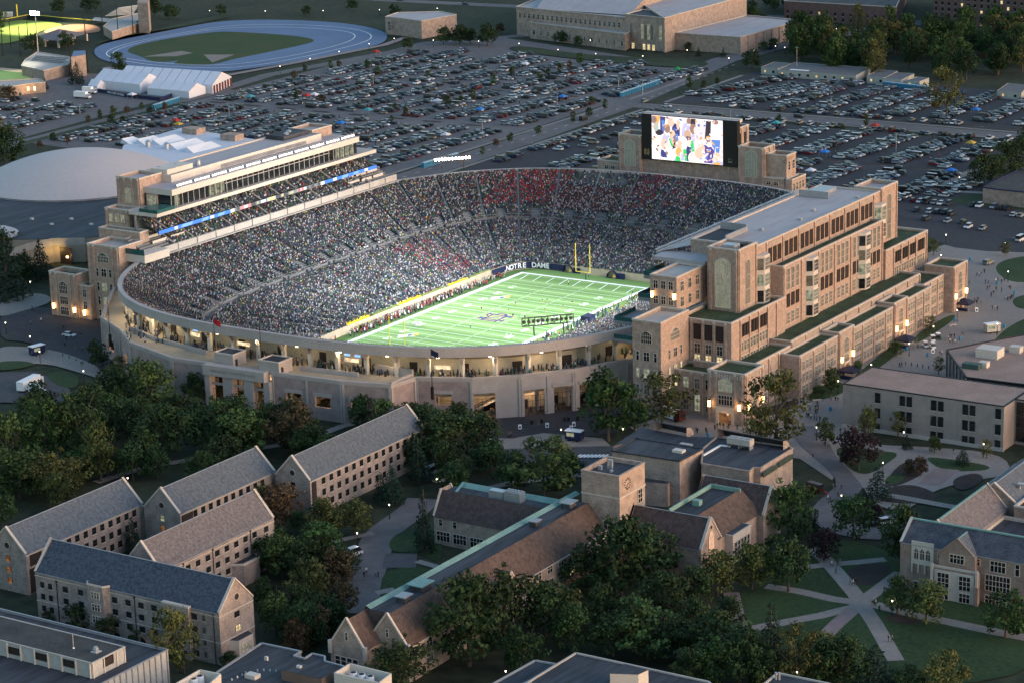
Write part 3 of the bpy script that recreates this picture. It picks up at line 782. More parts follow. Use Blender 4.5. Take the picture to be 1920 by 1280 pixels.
# third tier band windows
for i in range(10): rowW(127.8, tri(-37.8+8.8*i, 2.0), 12.9, 1.4, 3.0, 'stone', glassg)
for i in range(10): W.corbel('W', 127.8, -41.4+8.8*i, -34.2+8.8*i, 16.9)
def strip_windows(x, bays, zs=((4.9, 2.6), (8.4, 2.6), (12.0, 2.4)), d=2.1):
    for a, b in bays:
        c = (a+b)/2; n = 3 if b-a > 6 else 2; dd = (b-a-1.6)/n
        for k in range(n):
            y = c+(k-(n-1)/2)*dd
            for z, h in zs: W.win((x, y, z), 'W', 1.35, h, 'stone', glassg)
        W.corbel('W', x, a+.6, b-.6, 14.6)
strip_windows(XP, [(-48.5, -40.4), (-40.4, -32.6), (-32.6, -25)]); strip_windows(XP, [(-14.4, -8), (-8, 0), (0, 8), (8, 13.2)]); strip_windows(XP, [(23.4, 30), (30, 36), (36, 41.3)])
strip_windows(131.2, [(41.7, 46.5), (46.5, 52), (52, 57)]); strip_windows(127.6, [(-68, -62), (-62, -56), (-56, -50)], ((5, 2.6), (9, 3.6)))
def pavilion(x, y, z1, w=2.6):
    W.win((x, y, 10.4), 'W', w, z1-13.0, 'arch', glassg); W.win((x, y, 7.9), 'W', w, 2.0, 'stone', glassg)
    W.corbel('W', x, y-3.6, y+3.6, z1-2.1)
    m = MB(); m.box(x+.003, x+.08, y-1.2, y+1.2, G, 6.8, glowo); m.build('entrance_door', W.t); lamp('POINT', (x+1.6, y, 7.0), 16, (1, .6, .28), .3)
    m = MB(); m.box(x+.003, x+.5, y-1.9, y-1.25, G, 7.4, stone); m.box(x+.003, x+.5, y+1.25, y+1.9, G, 7.4, stone); m.box(x+.003, x+.5, y-1.9, y+1.9, 7.4, 7.9, stone); m.build('door_surround', W.t)
pavilion(XP+.4, -19.6, 17.4); pavilion(XP+.4, 18.3, 17.2); pavilion(134.4, 62.4, 18.8); pavilion(132.2, -73.6, 18.8)
W.win((126.3, -79.1, 13.2), 'N', 4.2, 3.6, 'arch', glowt); W.win((126.3, -79.1, 9.4), 'N', 4.2, 2.6, 'stone', glass); W.corbel('N', -79.1, 121.8, 131.2, 16.9)
m = MB(); m.box(124.3, 128.3, -79.2, -79.103, G, 7.2, glowo); m.build('entrance_door', W.t)
m = MB(); m.box(123.5, 124.28, -79.6, -79.103, G, 8.6, stone); m.box(128.32, 129.1, -79.6, -79.103, G, 8.6, stone); m.box(123.5, 129.1, -79.62, -79.103, 7.25, 8.9, stone); m.build('door_surround', W.t)
lamp('POINT', (126.3, -80.6, 6.4), 20, (1, .6, .28), .3)
for i, x in enumerate((105, 108.2, 111.7, 115.2, 118.6)):
    W.win((x, -74.6, 11.4), 'N', 1.6, 2.8, 'stone', (glowd, glow, glowd, glassg, glass)[i]); W.win((x, -74.6, 5), 'N', 1.6, 4.6, 'stone', (glass, glassg, glassg, glowd, glassg)[i])
# tower windows
W.win((111.3, -52.2, 28.4), 'N', 4.8, 14.2, 'arch', glowt); W.win((116.2, -46.6, 29), 'W', 2.6, 12.6, 'arch', glassg); W.win((116.2, 48.2, 28), 'W', 2.6, 14.2, 'arch', glassg)
for zz, gl in ((32.2, glass), (36.6, glass)):
    for x in (97.6, 100, 102.4): W.win((x, -66, zz-.9), 'N', 1.3, 2.2, 'stone', gl)
    for y in (-63, -58.6, -54.2): W.win((104.2, y, zz-1.6), 'W', 1.6, 2.6, 'stone', glass)
W.win((103.4, -81.7, 24.4), 'N', 3.2, 3.2, 'arch', glass); W.win((107.9, -73.8, 24.2), 'W', 4.6, 3.2, 'arch', glassg)
for zz, gl in ((19.4, glass), (14.6, glowd), (10, glassg)):
    for dx, w in ((-2.8, .8), (0, 1.7), (2.8, .8)): W.win((103.4+dx, -81.7, zz), 'N', w, 2.5, 'stone', gl); W.win((107.9, -73.8+dx*1.15, zz), 'W', w, 2.5, 'stone', gl if zz > 18 else glow)
for x, y0, y1, z in ((120.2, -64, -40, 0),): pass
W.done()
k = 0
for p, f, en in (((96.6, -66, 34.0), 'N', 40), ((103.6, -66, 34.0), 'N', 40), ((97.9, -50, 38.0), 'N', 30), ((121.6, -79.2, 9.4), 'N', 90), ((130.7, -79.2, 9.4), 'N', 90), ((132.2, -77.6, 9.4), 'W', 90), ((132.2, -69.4, 9.4), 'W', 90),
                 ((134, -23.4, 9.2), 'W', 90), ((134, -15.8, 9.2), 'W', 90), ((134, 14.4, 9.2), 'W', 90), ((134, 22, 9.2), 'W', 90), ((134.4, 58.3, 9.2), 'W', 90), ((134.4, 66.8, 9.2), 'W', 90)):
    lantern(p, f, ('glowing lantern on the upper terrace' if p[2] > 20 else 'glowing orange lantern beside an entrance pavilion'), en)

# ------------------------------------------------------------------ east building (left side of the stadium)
E_ = Bld('press_box_building', (-105, 0, G), 'tall brick press building with long glass front rising behind the left stands', 'building')
E_.block(-113, -103, -51.6, -40.5, G, 46.6, brick, roofgrey, 1.2, pil=[('N', -112.2), ('N', -103.8), ('N', -109.6), ('N', -106.4)])
E_.block(-113, -103, 41, 52.5, G, 46.8, brick, roofgrey, 1.2)
E_.block(-113, -99, -40.5, 41, G, 45.9, pale, roofgrey, .5, cap=pale)
E_.block(-119, -107.5, -47.4, -41, G, 32.6, brick, concrete, 1.0) if False else None
E_.block(-113.4, -103.2, -57.6, -51.7, G, 37.2, brick, concrete, 1.1, pil=[('N', -112.6), ('N', -104)])
pb = pale
m = MB(); m.box(-104, -91, -49.8, 52.6, 41.5, 43.4, pb, roofgrey); m.build('canopy', E_.t)
m = MB(); m.box(-103.9, -92, -49.4, 52.2, 37.4, 41.496, glass); m.build('glass_front', E_.t)
m = MB()
for y in np.arange(-49.4, 52.3, 2.83): m.box(-91.99, -91.8, y-.09, y+.09, 37.403, 41.49, concrete)
m.box(-91.99, -91.85, -22, 36, 40.2, 40.4, concrete); m.build('mullions', E_.t)
for k, y in enumerate((-46.4, -29, -26.2, -23.4, 40.6, 43.4, 46.3, 49.1)):
    m = MB(); m.box(-91.988, -91.93, y-1.2, y+1.2, 37.6, 41.3, glowd); m.build('lit_pane', E_.t)
m = MB(); m.box(-102, -90, -58.8, 61.2, 36.2, 37.396, pb, concrete); m.build('balcony_slab', E_.t)
m = MB(); m.box(-97.5, -89.9, -58.8, -50, 37.4, 38.5, tealm); m.build('balustrade', E_.t)
m = MB(); m.box(-102, -97.5, -50, -44, 37.402, 41.4, brick); m.build('terrace_room', E_.t)
# upper club seating: two raked tiers with the ribbon board between
def tier(x0, x1, z0, z1, n, y0, y1, name):
    m = MB()
    for i in range(n):
        xa, xb = x0+(x1-x0)*i/n, x0+(x1-x0)*(i+1)/n; za, zb = z0+(z1-z0)*i/n, z0+(z1-z0)*(i+1)/n
        m.face([(xa, y0, za), (xa, y1, za), (xb, y1, za), (xb, y0, za)][::-1], seatc); m.face([(xb, y0, za), (xb, y1, za), (xb, y1, zb), (xb, y0, zb)], seatc)
    m.build(name, E_.t)
tier(-90.3, -99.5, 31.0, 35.4, 8, -58, 61, 'upper_club_tier'); tier(-89.6, -98.5, 25.4, 30.0, 8, -65, 70, 'lower_club_tier')
m = MB(); m.box(-100.2, -99.6, -58.5, 61, 26, 36.2, concdark); m.build('club_back_wall', E_.t)
m = MB(); m.box(-90, -89.2, -66, 72, 23.9, 26.3, concrete); m.box(-89.2, -87.9, -66, 72, 24.0, 24.25, concrete); m.build('tier_front_wall', E_.t)
m = MB()
for y in np.arange(-60, 70, 9.6): m.bar((-89.0, y, 24.3), (-89.0, y, 26.7), .3, .3, concrete)
m.build('front_wall_post', E_.t)
def ytop(px, py=None): return at_x(px, 435.7+(px-298.5)*(308-435.7)/(706.8-298.5), -89.8).y
m = MB(); m.box(-90.6, -90, -58.3, 61.3, 30.45, 31.75, black); rb = m.build('ribbon_board', E_.t)
m = MB(); rblue = emis('ribbon_blue', (.02, .23, .95), 0.27); rlb = emis('ribbon_light_blue', (.25, .55, 1), 0.24); rgrey = emis('ribbon_grey', (.28, .32, .36), 0.22); rdk = emis('ribbon_dark', (.10, .12, .14), 0.14); rw = emis('ribbon_white', (1, .97, .9), 0.27); rr = emis('ribbon_red', (.9, .10, .12), 0.24); rp_ = emis('ribbon_pink', (.95, .35, .4), 0.22); ry = emis('ribbon_yellow', (1, .8, .35), 0.27)
for a, b, c in ((298.5, 433, rblue), (433, 440, rw), (440, 451, rgrey), (451, 471.6, rp_), (471.6, 480, rdk), (480, 500, rgrey), (500, 502, rblue), (502, 517, ry), (517, 518, rblue), (518, 527, rdk), (527, 533, rgrey), (533, 541, rdk), (541, 561, rgrey), (561, 569, rr), (569, 602, rgrey), (602, 609, rw), (609, 706.8, rblue)):
    m.face([(-89.97, ytop(a), 30.5), (-89.97, ytop(b), 30.5), (-89.97, ytop(b), 31.7), (-89.97, ytop(a), 31.7)], c)
for a, b, c in ((328, 334, rw), (395, 402, rw), (458, 465, rw), (444, 450, rdk), (490, 499, rw), (576, 580, rdk), (584, 590, rdk), (596, 601, rdk), (570, 575, rw), (625, 632, rw), (684, 690, rw), (340, 360, rlb), (378, 390, rlb), (408, 420, rlb), (640, 652, rlb), (662, 672, rlb)):
    m.face([(-89.955, ytop(a), 30.62), (-89.955, ytop(b), 30.62), (-89.955, ytop(b)+(.9 if c is rlb else 0), 31.58), (-89.955, ytop(a)+(.9 if c is rlb else 0), 31.58)], c)
m.build('ribbon_picture', rb)
for tx, px, mm in (('0', 484, ry), ('45', 530, ry), ('6:40', 547, ry), ('1', 558, ry), ('25', 565, rw)):
    o = child('score_digits', text_mesh(tx, 1.25, mm, .01, .04), rb, Vector((-89.93, ytop(px), 31.1))-Vector(WLOC[rb.name])); o.rotation_euler = (R(90), 0, R(90))
m = MB()
for i, (y, z) in enumerate([(-55, 27.2), (-55, 28.6), (-46, 27.2), (-46, 28.6), (58, 26.6), (58, 28.2), (64, 26.6), (64, 28.2), (50, 26.8), (50, 28.4)]): m.box(-93-(z-27)*1.6, -92.6-(z-27)*1.6, y-3.4, y+3.4, z, z+.9, pale)
m.build('suite_counter', E_.t)
m = MB()
for y in np.arange(-54, 61, 9.8):
    m.bar((-90.3, y, 31.5), (-99.4, y, 35.9), .9, .25, aisle); m.bar((-89.7, y+3, 25.9), (-98.4, y+3, 30.4), .9, .25, aisle)
m.build('aisle', E_.t)
# roof lights
for g in range(11):
    y0 = -46+g*8.95; m = MB()
    for k in range(8):
        y = y0+k*.98; m.box(-92.3, -91.9, y-.05, y+.6, 43.7, 44.7, metal); m.box(-91.89, -91.86, y+.05, y+.33, 43.98, 44.36, led)
    m.build('floodlight_bank', E_.t)
m = MB(); m.box(-92.4, -92.2, -46.5, 52, 43.45, 43.6, galv); m.box(-92.4, -92.2, -46.5, 52, 44.75, 44.85, galv); m.build('light_rail', E_.t)
m = MB(); m.box(-98.99, -98.9, -15, 32, 43.6, 44.9, louver if False else concdark); m.build('louvre_band', E_.t)
m = MB(); m.box(-112, -104, 26, 40, 45.5, 46.9, roofdark); m.box(-108, -101, -40, -27, 45.6, 47.4, pale); m.build('rooftop_plant', E_.t)
for x, y in ((-107, -37), (-105, -31), (-103, -22), (-106, 30), (-108, 34)):
    m = MB(); m.tube((x, y, 45.4), (x, y, 47.2), .9, .8, galv, 10); m.tube((x, y, 47.2), (x, y, 47.7), 1.1, .3, galv, 10); m.build('roof_vent', E_.t)
E_.win((-108, -51.6, 38.0), 'N', 4.0, 5.0, 'arch', glowt)
for zz, gl in ((33.4, glowd), (27.4, glowd)):
    for dx in (-2.6, 0, 2.4): E_.win((-108.2+dx, -57.6, zz-.6), 'N', 1.5, 2.5, 'stone', gl)
for y in (-48.6, -46): E_.win((-97.5, y, 37.8), 'W', 1.8, 2.9, 'stone', glass)
E_.win((-99.6, -50, 37.8), 'N', 3.2, 3.0, 'stone', glowd)
# corner stair tower and low block beside the ring
E_.block(-107.8, -94.3, -73.3, -62, G, 29.1, brick, concrete, 1.3, pil=[('N', -107), ('N', -105), ('N', -97.2), ('N', -95.1)])
E_.block(-122.8, -111, -75.9, -68.5, G, 19.0, brick, greenroof, 1.8, pil=[('N', -122), ('N', -119.8), ('N', -113.8), ('N', -111.8)])
E_.block(-111, -106, -75.2, -66, G, 15.6, brick, greenroof, 1.0); E_.block(-112.6, -95, -62, -57.7, G, 31.6, brick, greenroof, 1.0)
m = MB(); m.box(-94.3, -86.5, -70, -58, 23.8, 26.4, pb); m.box(-94.3, -86.5, -70.1, -70.02, 26.41, 28.2, tealm); m.build('bridge_balcony', E_.t)
E_.win((-101.2, -73.3, 23.4), 'N', 4.6, 3.0, 'arch', mat('green_tint_glass', (.02, .06, .06), .2)); 
for i, zz in enumerate((18.7, 14.0, 9.4, 5.0)):
    for dx, w in ((-2.7, .9), (0, 2.0), (2.7, .9)): E_.win((-101.2+dx, -73.3, zz), 'N', w, 2.5, 'stone', glowd if (i in (1, 2) and dx == 0) else glass)
E_.win((-116.9, -75.9, 12.0), 'N', 3.4, 3.9, 'arch', glass); E_.win((-116.9, -75.9, 8.4), 'N', 3.4, 2.5, 'stone', glass); E_.win((-116.9, -75.9, 4.9), 'N', 3.4, 2.5, 'stone', glass)
for zz in (11.6, 7.6): E_.win((-108.4, -75.2, zz), 'N', 1.3, 2.5, 'stone', glass)
E_.done()
for p in ((-121.3, -76, 7.6), (-112.3, -76, 7.2), (-108.6, -75.4, 6.6), (-99.6, -73.5, 6.0), (-94.9, -73.5, 6)): lantern(p, 'N', 'glowing orange lantern on the left brick tower', 80)

# ------------------------------------------------------------------ south building with the video board
S = Bld('scoreboard_building', (0, 133, G), 'brick building carrying the giant video board beyond the far end stands', 'building')
sb = brick2
S.block(-29.5, -19.8, 130, 139, G, 36.2, sb, roofdark, 1.6, pil=[('N', -28.9), ('N', -20.4)])
S.block(-39.3, -29.5, 131, 141, G, 25.4, sb, greenroof, .8)
S.block(20.3, 30.6, 130, 138.6, G, 35.5, sb, roofdark, 1.6, pil=[('N', 20.9), ('N', 30), ('W', 130.6), ('W', 134.4), ('W', 138)])
S.block(30.6, 38.9, 131.6, 139, G, 33.2, sb, roofdark, 1.4); S.block(30.7, 38.9, 126.6, 136, G, 24.9, sb, greenroof, .8) if False else S.block(30.6, 39.2, 130, 131.6, G, 25.0, sb, greenroof, .8)
S.block(38.9, 41.8, 130, 141, G, 25.0, sb, greenroof, .8)
S.block(-19.8, 20.3, 131.2, 136, G, 27.3, sb, concrete, .6, pil=[('N', -13), ('N', -3), ('N', 7), ('N', 16)])
S.block(-17, 19.5, 132.2, 140, 26, 41.6, sb, roofdark, 1, pil=[('W', 134), ('W', 138)])
m = MB(); m.box(-19.5, 20, 130, 132.1, 27.3, 44.3, navy if False else black, roofgrey); m.box(-19.5, 20, 132.1, 134, 43.4, 44.6, pale); vb = m.build('video_board', S.t)
for x in (-24.7, 25.5): S.win((x, 130, 24.4), 'N', 4.4, 9.6, 'arch', mat('pale_tracery_glass', (.28, .32, .26), .4, .15))
for y in (132.6, 136.2): 
    for z in (30.6, 26): S.win((30.6, y, z), 'W', 1.2, 2.8, 'stone', glass)
for y in (133.6, 137): S.win((38.9, y, 27.6), 'W', 1.2, 3, 'stone', glass); S.lou((19.5, y, 33.5), 'W', 1.5, 5.6)
for y in (131.6, 134, 136.4, 138.8): S.win((41.8, y, 20.6), 'W', 1.3, 2.6, 'stone', glass)
for x in (32.6, 35.6): S.win((x, 130, 22.3), 'N', 1.6, 1.2, 'stone', glass)
for x in (-35.4, -32.6): S.win((x, 131, 22.3), 'N', 1.6, 1.2, 'stone', glass)
S.done()
# picture on the board: shapes of a sunlit crowd close-up, drawn in the board's own width and height
BX0, BX1, BZ0, BZ1 = -15.2, 14.1, 27.75, 44.0
sk = []
def el(u, v, a, b, c, rot=0, n=16):
    sk.append(([(u+a*math.cos(2*math.pi*i/n)*math.cos(rot)-b*math.sin(2*math.pi*i/n)*math.sin(rot)*1.0, v+(a*math.cos(2*math.pi*i/n)*math.sin(rot)+b*math.sin(2*math.pi*i/n)*math.cos(rot))*1.0) for i in range(n)], c))
def pg(c, *p): sk.append((list(p), c))
Wh, Sk, Hb, Hd, Gr, Nv, Jn, Lv, Pk, Or, Bk = (1, .93, .96), (1, .70, .62), (.95, .56, .42), (.34, .2, .16), (.05, .62, .14), (.05, .06, .22), (.12, .25, .65), (.55, .52, .75), (1, .85, .82), (1, .45, .12), (.04, .03, .05)
pg(Wh, (0, 0), (1, 0), (1, 1), (0, 1)); pg(Pk, (.2, .4), (.75, .3), (.75, 1), (.2, 1))
pg(Or, (.08, .72), (.13, .99), (.07, .99), (.0, .99), (.0, .9)); el(.03, .90, .045, .09, Hd); pg(Nv, (.12, .55), (.17, .6), (.2, .98), (.12, .99)); pg(Jn, (.15, .66), (.19, .68), (.18, .9), (.14, .9))
el(.28, .87, .055, .1, Hb); pg(Nv, (.28, .52), (.40, .58), (.40, .78), (.33, .86), (.29, .76)); el(.35, .93, .05, .07, Pk); el(.375, .83, .022, .12, Hb); pg(Jn, (.33, .34), (.39, .38), (.37, .62), (.33, .6))
pg(Lv, (.42, .56), (.50, .54), (.55, .80), (.50, .9), (.44, .82)); el(.53, .93, .035, .07, Hd); pg(Bk, (.55, .80), (.63, .78), (.63, .99), (.56, .99)); el(.59, .76, .05, .12, Hd); el(.62, .73, .025, .08, Sk)
pg((.78, .7, .72), (.63, .35), (.66, .35), (.68, .7), (.70, .35), (.745, .35), (.765, .96), (.62, .96)); pg(Bk, (.75, .55), (.83, .55), (.84, .97), (.77, .97)); el(.93, .82, .08, .18, Wh); el(.9, .95, .045, .05, Hd)
pg(Jn, (.84, .56), (.97, .56), (.95, .2), (.905, .25), (.90, .42), (.885, .2), (.86, .3)); pg(Lv, (.54, .42), (.6, .38), (.62, .62), (.57, .66))
el(.10, .62, .05, .07, Bk); el(.06, .74, .04, .1, (.45, .5, .45)); el(.22, .72, .045, .1, Hd); pg(Lv, (.14, .46), (.22, .36), (.24, .55), (.18, .62)); el(.30, .55, .04, .15, Hb); el(.33, .48, .02, .12, Hd)
pg(Gr, (.24, .5), (.27, .34), (.30, .30), (.31, .36), (.28, .5)); el(.51, .6, .05, .13, (.62, .4, .28)); pg(Gr, (.53, .5), (.58, .5), (.61, .3), (.60, .16), (.57, .25)); el(.52, .54, .04, .05, Nv)
el(.45, .5, .05, .07, Pk); el(.53, .45, .03, .06, Sk); pg(Bk, (.29, .26), (.34, .3), (.34, .42), (.31, .4)); pg(Nv, (.5, .36), (.56, .34), (.565, .02), (.48, .02), (.475, .2))
el(.085, .42, .05, .1, (.98, .8, .72)); pg(Wh, (0, .0), (.12, .02), (.2, .14), (.14, .3), (.0, .34)); el(.18, .36, .05, .12, Hb); el(.2, .34, .02, .1, Sk); pg(Nv, (.12, .05), (.22, .06), (.19, .2), (.13, .25))
el(.39, .38, .055, .09, Hb); pg(Gr, (.44, .12), (.47, .02), (.5, .02), (.49, .28), (.45, .3)); el(.28, .16, .055, .10, Pk); el(.385, .21, .05, .1, Or); el(.42, .17, .02, .06, Sk); pg(Gr, (.31, 0), (.41, 0), (.4, .1), (.35, .12)); pg(Lv, (.41, .02), (.47, .03), (.45, .18), (.42, .16))
el(.80, .56, .038, .075, (.72, .42, .15)); el(.80, .49, .032, .06, Sk); pg(Bk, (.775, .505), (.825, .505), (.82, .535), (.78, .535)); pg((.10, .07, .30), (.72, .42), (.77, .42), (.80, .38), (.85, .40), (.88, .3), (.86, .02), (.74, .02), (.75, .25)); pg(Pk, (.775, .31), (.835, .30), (.835, .33), (.775, .33)); pg(Or, (.78, .275), (.83, .27), (.83, .29), (.78, .295))
el(.70, .34, .055, .1, Hb); pg(Pk, (.72, .05), (.78, .08), (.75, .28), (.70, .3)); el(.60, .10, .085, .15, (1, .84, .74)); el(.67, .22, .06, .12, Hb); el(.93, .18, .045, .1, Hb); el(.95, .13, .02, .07, Sk); pg(Lv, (.84, 0), (1, 0), (1, .08), (.92, .1), (.86, .06)); el(.92, .03, .05, .04, Or); pg(Pk, (.87, .25), (.95, .14), (.94, .13), (.87, .22))
q_ = random.Random(3)
for i in range(110):
    u, v = q_.random(), q_.random(); c = q_.choice((Wh, Sk, Hb, Hd, Pk, Lv, Or, Wh, Pk, Jn)); el(u, v, q_.uniform(.006, .02), q_.uniform(.01, .05), tuple(k*q_.uniform(.75, 1) for k in c), q_.uniform(-.6, .6), 8)
me_v, me_f, cols = [], [], []
for i, (pts, c) in enumerate(sk):
    n = len(me_v); pts = [(min(1, max(0, a)), min(1, max(0, b))) for a, b in pts]
    me_v += [(BX0+(BX1-BX0)*a, 129.99-.0022*i, BZ0+(BZ1-BZ0)*b) for a, b in pts]; me_f.append(tuple(range(n, n+len(pts)))); cols.append((*c, 1))
me = bpy.data.meshes.new('screen'); me.from_pydata([(x-WLOC[vb.name][0], y-WLOC[vb.name][1], z-WLOC[vb.name][2]) for x, y, z in me_v], [], me_f)
a = me.attributes.new('col', 'FLOAT_COLOR', 'FACE'); a.data.foreach_set('color', np.array(cols, np.float32).ravel())
me.materials.append(attr_mat('screen_picture', .3, .27)); child('screen', me, vb)
m = MB(); nd_mono(m, (-17.4, 129.96, 30.2), (1, 0, 0), (0, 0, 1), 2.2, mat('dim_gold_mark', (.30, .22, .08), .5, .1)); m.build('monogram', vb)
m = MB(); cc = ((.5, .4, .1), (.5, .25, .05), (.4, .05, .1), (.2, .1, .35), (.05, .15, .4), (.05, .35, .15))
for i in range(6):
    t = math.pi*(1-(i+.5)/6); m.prism([(0, 0), (0, 0.01), (0.01, 0)], 0, .001, black) if False else None
    c = mat('feather_%d' % i, tuple(v*.6 for v in cc[i]), .5, .05); o = (17.1, 129.96, 29.7)
    m.face([(o[0]+.35*math.cos(t), o[1]-.002*i, o[2]+.3*math.sin(t)), (o[0]+.9*math.cos(t-.22), o[1]-.002*i, o[2]+.9*math.sin(t-.22)), (o[0]+1.0*math.cos(t+.22), o[1]-.002*i, o[2]+1.0*math.sin(t+.22))][::-1], c)
m.box(16.3, 17.9, 129.95, 129.99, 29.0, 29.35, concdark); m.build('broadcaster_emblem', vb)
# ------------------------------------------------------------------ gabled buildings
def gable_y(B, x0, x1, y0, y1, ze, zr, wm, rm, name='', cop=stone, ov=.25, ends=(True, True)):
    """ridge along Y; coped gables at both ends"""
    xm = (x0+x1)/2; m = MB(); m.box(x0, x1, y0, y1, G, ze, wm, top=False)
    for y, s in ((y0, -1), (y1, 1)):
        pts = [(x0, y, ze), (x1, y, ze), (xm, y, zr+.35)]; m.face(pts if s < 0 else pts[::-1], wm)
        yy = y-s*.5; q = [(x0, yy, ze), (x1, yy, ze), (xm, yy, zr+.35)]; m.face(q[::-1] if s < 0 else q, wm)
        for xa in (x0, x1):
            o = .16*s; A = (xa, y+o, ze); A2 = (xa, yy, ze)
            m.face([(xa, y+o, ze+.05), (xm, y+o, zr+.45), (xm, yy, zr+.45), (xa, yy, ze+.05)] if (xa == x0) == (s > 0) else [(xa, y+o, ze+.05), (xa, yy, ze+.05), (xm, yy, zr+.45), (xm, y+o, zr+.45)], cop)
            m.bar((xa, y+s*.08, ze-.1), (xm, y+s*.08, zr+.28), .22, .3, cop)
    B.wall(m)
    m = MB(); e = ov; k = (zr-ze)/(xm-x0)
    m.face([(x1+e, y0+.5, ze-e*k), (x1+e, y1-.5, ze-e*k), (xm, y1-.5, zr), (xm, y0+.5, zr)], rm); m.face([(x0-e, y1-.5, ze-e*k), (x0-e, y0+.5, ze-e*k), (xm, y0+.5, zr), (xm, y1-.5, zr)], rm)
    for xa in (x0-e, x1+e): m.bar((xa, y0+.5, ze-e*k), (xa, y1-.5, ze-e*k), .14, .16, metal)
    m.bar((xm, y0+.5, zr+.02), (xm, y1-.5, zr+.02), .25, .12, metal)
    m.build('roof', B.t)
def gable_x(B, x0, x1, y0, y1, ze, zr, wm, rm, cop=stone, ends=(1, 1), roof='roof', gut=metal):
    ym = (y0+y1)/2; m = MB(); m.box(x0, x1, y0, y1, G, ze, wm, top=False)
    for x, s, on in ((x0, -1, ends[0]), (x1, 1, ends[1])):
        pts = [(x, y0, ze), (x, y1, ze), (x, ym, zr+.35)]; m.face(pts[::-1] if s < 0 else pts, wm); xx = x-s*.5
        q = [(xx, y0, ze), (xx, y1, ze), (xx, ym, zr+.35)]; m.face(q if s < 0 else q[::-1], wm)
        if on:
            for ya in (y0, y1):
                m.bar((x+s*.05, ya, ze-.1), (x+s*.05, ym, zr+.3), .3, .3, cop)
                f = [(x+s*.16, ya, ze+.1), (x+s*.16, ym, zr+.46), (xx, ym, zr+.46), (xx, ya, ze+.1)]
                m.face(f if (ya == y0) == (s > 0) else f[::-1], cop)
    B.wall(m)
    m = MB(); k = (zr-ze)/(ym-y0); e = .25
    m.face([(x0+.5, y0-e, ze-e*k), (x1-.5, y0-e, ze-e*k), (x1-.5, ym, zr), (x0+.5, ym, zr)], rm); m.face([(x1-.5, y1+e, ze-e*k), (x0+.5, y1+e, ze-e*k), (x0+.5, ym, zr), (x1-.5, ym, zr)], rm)
    for ya in (y0-e, y1+e): m.bar((x0+.5, ya, ze-e*k), (x1-.5, ya, ze-e*k), .14, .16, gut)
    m.bar((x0+.5, ym, zr+.02), (x1-.5, ym, zr+.02), .25, .12, metal)
    m.build(roof, B.t)
def rondel(B, p, face, r=.85):
    m = MB(); d = {'N': Vector((0, -1, 0)), 'W': Vector((1, 0, 0))}[face]; p = Vector(p)
    m.tube(p+d*.003, p+d*.1, r, r, stone, 20); m.tube(p+d*.101, p+d*.12, r*.86, r*.86, louver, 20); m.build('round_vent', B.t)
def drain(B, p, face, z1):
    d = {'N': Vector((0, -.1, 0)), 'W': Vector((.1, 0, 0))}[face]; p = Vector(p)+d
    m = MB(); m.tube((p.x, p.y, G), (p.x, p.y, z1), .09, .09, black, 6); m.box(p.x-.17, p.x+.17, p.y-.17, p.y+.17, z1-.4, z1, black); m.build('downpipe', B.t)
def bl(x, y): return (x/2.977, 850+y/2.977)
def bm_(x, y): return (640+x/2.977, 850+y/2.977)
def br(x, y): return (1280+x/2.977, 850+y/2.977)
def z2(x, y): return (1060+x/4.174, 780+y/4.174)
db = brick3
DG = 'brick dormitory wings with slate roofs'
D1 = Bld('dormitory', (87, -272, G), 'brick dormitory wing with dark blue slate roof nearest the bottom left', 'dormitory', DG)
gable_x(D1, 61.5, 113.3, -278, -266.7, 15.8, 21.4, db, slateb)
for (x, y) in ((237, 730), (280, 740), (365, 757), (450, 773), (640, 815), (715, 830), (787, 845), (860, 860), (915, 885), (995, 900), (1085, 907)):
    p = at_y(*bl(x, y), -278)
    for k in range(4): D1.win((p.x, -278, p.z-.65-2.75*k), 'N', 1.0 if x < 300 else 1.3, 1.25, 'plain')
for x in (1137, ):
    p = at_y(*bl(x, 918), -278)
    for k in range(4): D1.win((p.x, -278, p.z-.6-2.75*k), 'N', .45, 1.2, 'plain', glassg)
for x, y in ((315, 705), (750, 795), (955, 850), (1190, 885)): p = at_y(*bl(x, y), -278); drain(D1, p, 'N', p.z)
for x, y, w, h, gl in ((1322, 893, 1.5, 1.2, glass), (1328, 968, 1.5, 1.2, glow)): p = at_x(*bl(x, y), 113.3); D1.win((113.3, p.y, p.z-.6), 'W', w, h, 'plain', gl)
p = at_x(*bl(1319, 795), 113.3); rondel(D1, (113.3, p.y, p.z), 'W')
m = MB(); a = at_y(*bl(480, 800), -279.2).x; b = at_y(*bl(590, 800), -279.2).x
m.prism([(a-.3, -278.003), (a+.7, -279.3), (b-.7, -279.3), (b+.3, -278.003)], G+2.5, 16.0, db); m.prism([(a-.4, -278.003), (a+.65, -279.45), (b-.65, -279.45), (b+.4, -278.003)], 16.003, 16.4, stone); m.prism([(a, -278.02), (a+.8, -279.2), (b-.8, -279.2), (b, -278.02)], 16.41, 16.44, roofdark); D1.wall(m, 'bay')
for k in range(3):
    for q in (-.8, 0, .8): D1.win(((a+b)/2+q, -279.3, 13.2-2.75*k), 'N', .6, 1.4, 'stone', glass if k else glassg)
a = at_y(*bl(905, 850), -278.8).x; b = at_y(*bl(1050, 860), -278.8).x
m = MB(); m.box(a, b, -278.9, -278.003, G, 15.6, db); m.box(a-.1, b+.1, -279, -278.003, 15.603, 15.95, stone); D1.wall(m, 'bay')
for q in (.25, .75):
    for k in range(4): D1.win((a+(b-a)*q, -278.9, 12.9-2.75*k), 'N', 1.2, 1.2, 'plain')
